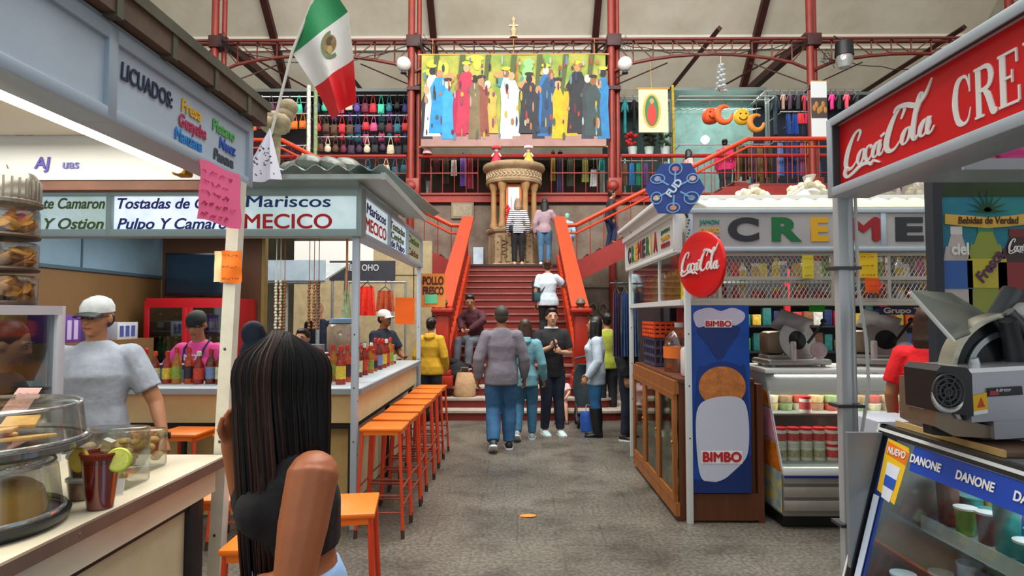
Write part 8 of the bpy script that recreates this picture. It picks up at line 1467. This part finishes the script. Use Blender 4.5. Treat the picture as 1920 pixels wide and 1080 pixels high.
# ------------------------------------------------------------------ woman in front
def fore_hair(t, J, h):
    c = J['head'] + V(0, -.010, .022); rr = random.Random(2); m = MB(); ex, ey, ez = .096, .114, .110
    m.ball(c, (ex * .95, ey * .95, ez * .95), 24); m.ell([(c + V(0, -.012, .0), .088, .098), (c + V(0, -.016, -.08), .094, .098), (c + V(0, -.035, -.18), .105, .085), (c + V(0, -.05, -.26), .115, .06), (c + V(0, -.06, -.36), .10, .04), (c + V(-.0, -.06, -.46), .07, .02)], 20)
    o = m.build('hair', HAIRF, t, True); remesh(o, .006, 4)
    m = MB(); flow = lambda a, dz: 1.0
    def lock(a, y0, L_, bulge, r, mi, drift=0.):
        f = V(-math.sin(a), math.cos(a), 0); pts = []
        for th in (5, 14, 24, 35, 46, 57, 68, 80, 92, 103):
            q = math.radians(th); pt = V(f.x * ex * math.sin(q), f.y * ey * math.sin(q), ez * math.cos(q)) * bulge; w_ = max(0, 1 - th / 60.); pt.y = pt.y * (1 - w_) + y0 * w_; pts.append(c + pt)
        e0 = pts[-1]; back = 1 if f.y < .2 else 0
        for k, u in enumerate((.2, .45, .75, 1.)):
            z = e0.z - L_ * u; wid = (1.0 + .16 * math.sin(PI * min(1, u * 1.2)) - .18 * u * u); bx = f.x * ex * bulge * wid + drift * u; by = (f.y * ey * bulge if f.y > 0 else f.y * ey * bulge * (1 - .35 * u)) - .035 * u; sh_ = J['neck'].z
            pts.append(V(c.x + bx, c.y + by, z))
        m.mi = mi; n_ = len(pts); m.tube(pts, [r * .6] + [r] * (n_ - 2) + [r * .25], 5)
    for k in range(760):
        a = rr.uniform(.10, 1.90) * PI; lock(a, rr.uniform(-.014, .014), rr.uniform(.30, .46), rr.uniform(.96, 1.06), rr.uniform(.0032, .0058), 1 if rr.random() < .09 else 0, rr.uniform(-.012, .012))
    for k in range(130):        # locks in front, browner
        a = PI * rr.uniform(.06, .42); lock(a, rr.uniform(.0, .03), rr.uniform(.40, .52), rr.uniform(1.0, 1.1), rr.uniform(.003, .0055), 1 if rr.random() < .6 else 0, rr.uniform(-.03, .01))
    m.build('hair_locks', [HAIRF, HAIRF2], t, True)
def dull(m): m.node_tree.nodes['Principled BSDF'].inputs['Specular IOR Level'].default_value = .22; return m
HAIRF = dull(M('hair_near_black', '#0e0b0b', .5, var=.4, vs=40, stretch=(9, 9, .5))); HAIRF2 = dull(M('hair_dark_brown', '#33201a', .5, var=.35, vs=40, stretch=(9, 9, .5)))
hh = 1.56
q = lambda x, y, z: (x / hh, y / hh, z / hh)
person('long-haired woman in a black sleeveless top sitting on a stool in front', (-.595, 1.63, 0), hh, 112, dict(pel=q(0, -.03, .893), waist=q(0, -.02, .985), chest=q(0, .0, 1.11), neck=q(0, .005, 1.268), head=q(.0, .035, 1.415), hipR=q(.085, -.02, .886), hipL=q(-.085, -.02, .886), kneR=q(.10, .34, .62), kneL=q(-.10, .34, .62), ankR=q(.10, .30, .22), ankL=q(-.10, .30, .22), shR=q(.14, -.02, 1.215), shL=q(-.145, -.045, 1.215), elL=q(-.185, .0, .975), wrL=q(-.12, .17, .90), elR=q(.13, .085, 1.04), wrR=q(.03, .15, 1.27)), True, skin='warm', hair=('custom', HAIRM), top=(cl('black_knit', '#131216', .9), 'none', 'crop'), bot=(cl('sky_denim', '#8fb4dc'), 'long'), shoes=(SHW, SHW), vox=.005, hd=(4, -14), extra=fore_hair, hands={'R': ((-.15, -.1, .9), (-.6, .5, 0), (0, -1, 0)), 'L': ((.6, .8, -.1), (0, .2, 1), (0, 0, -1))}, hcurl=(.5, .4), af=1.22)
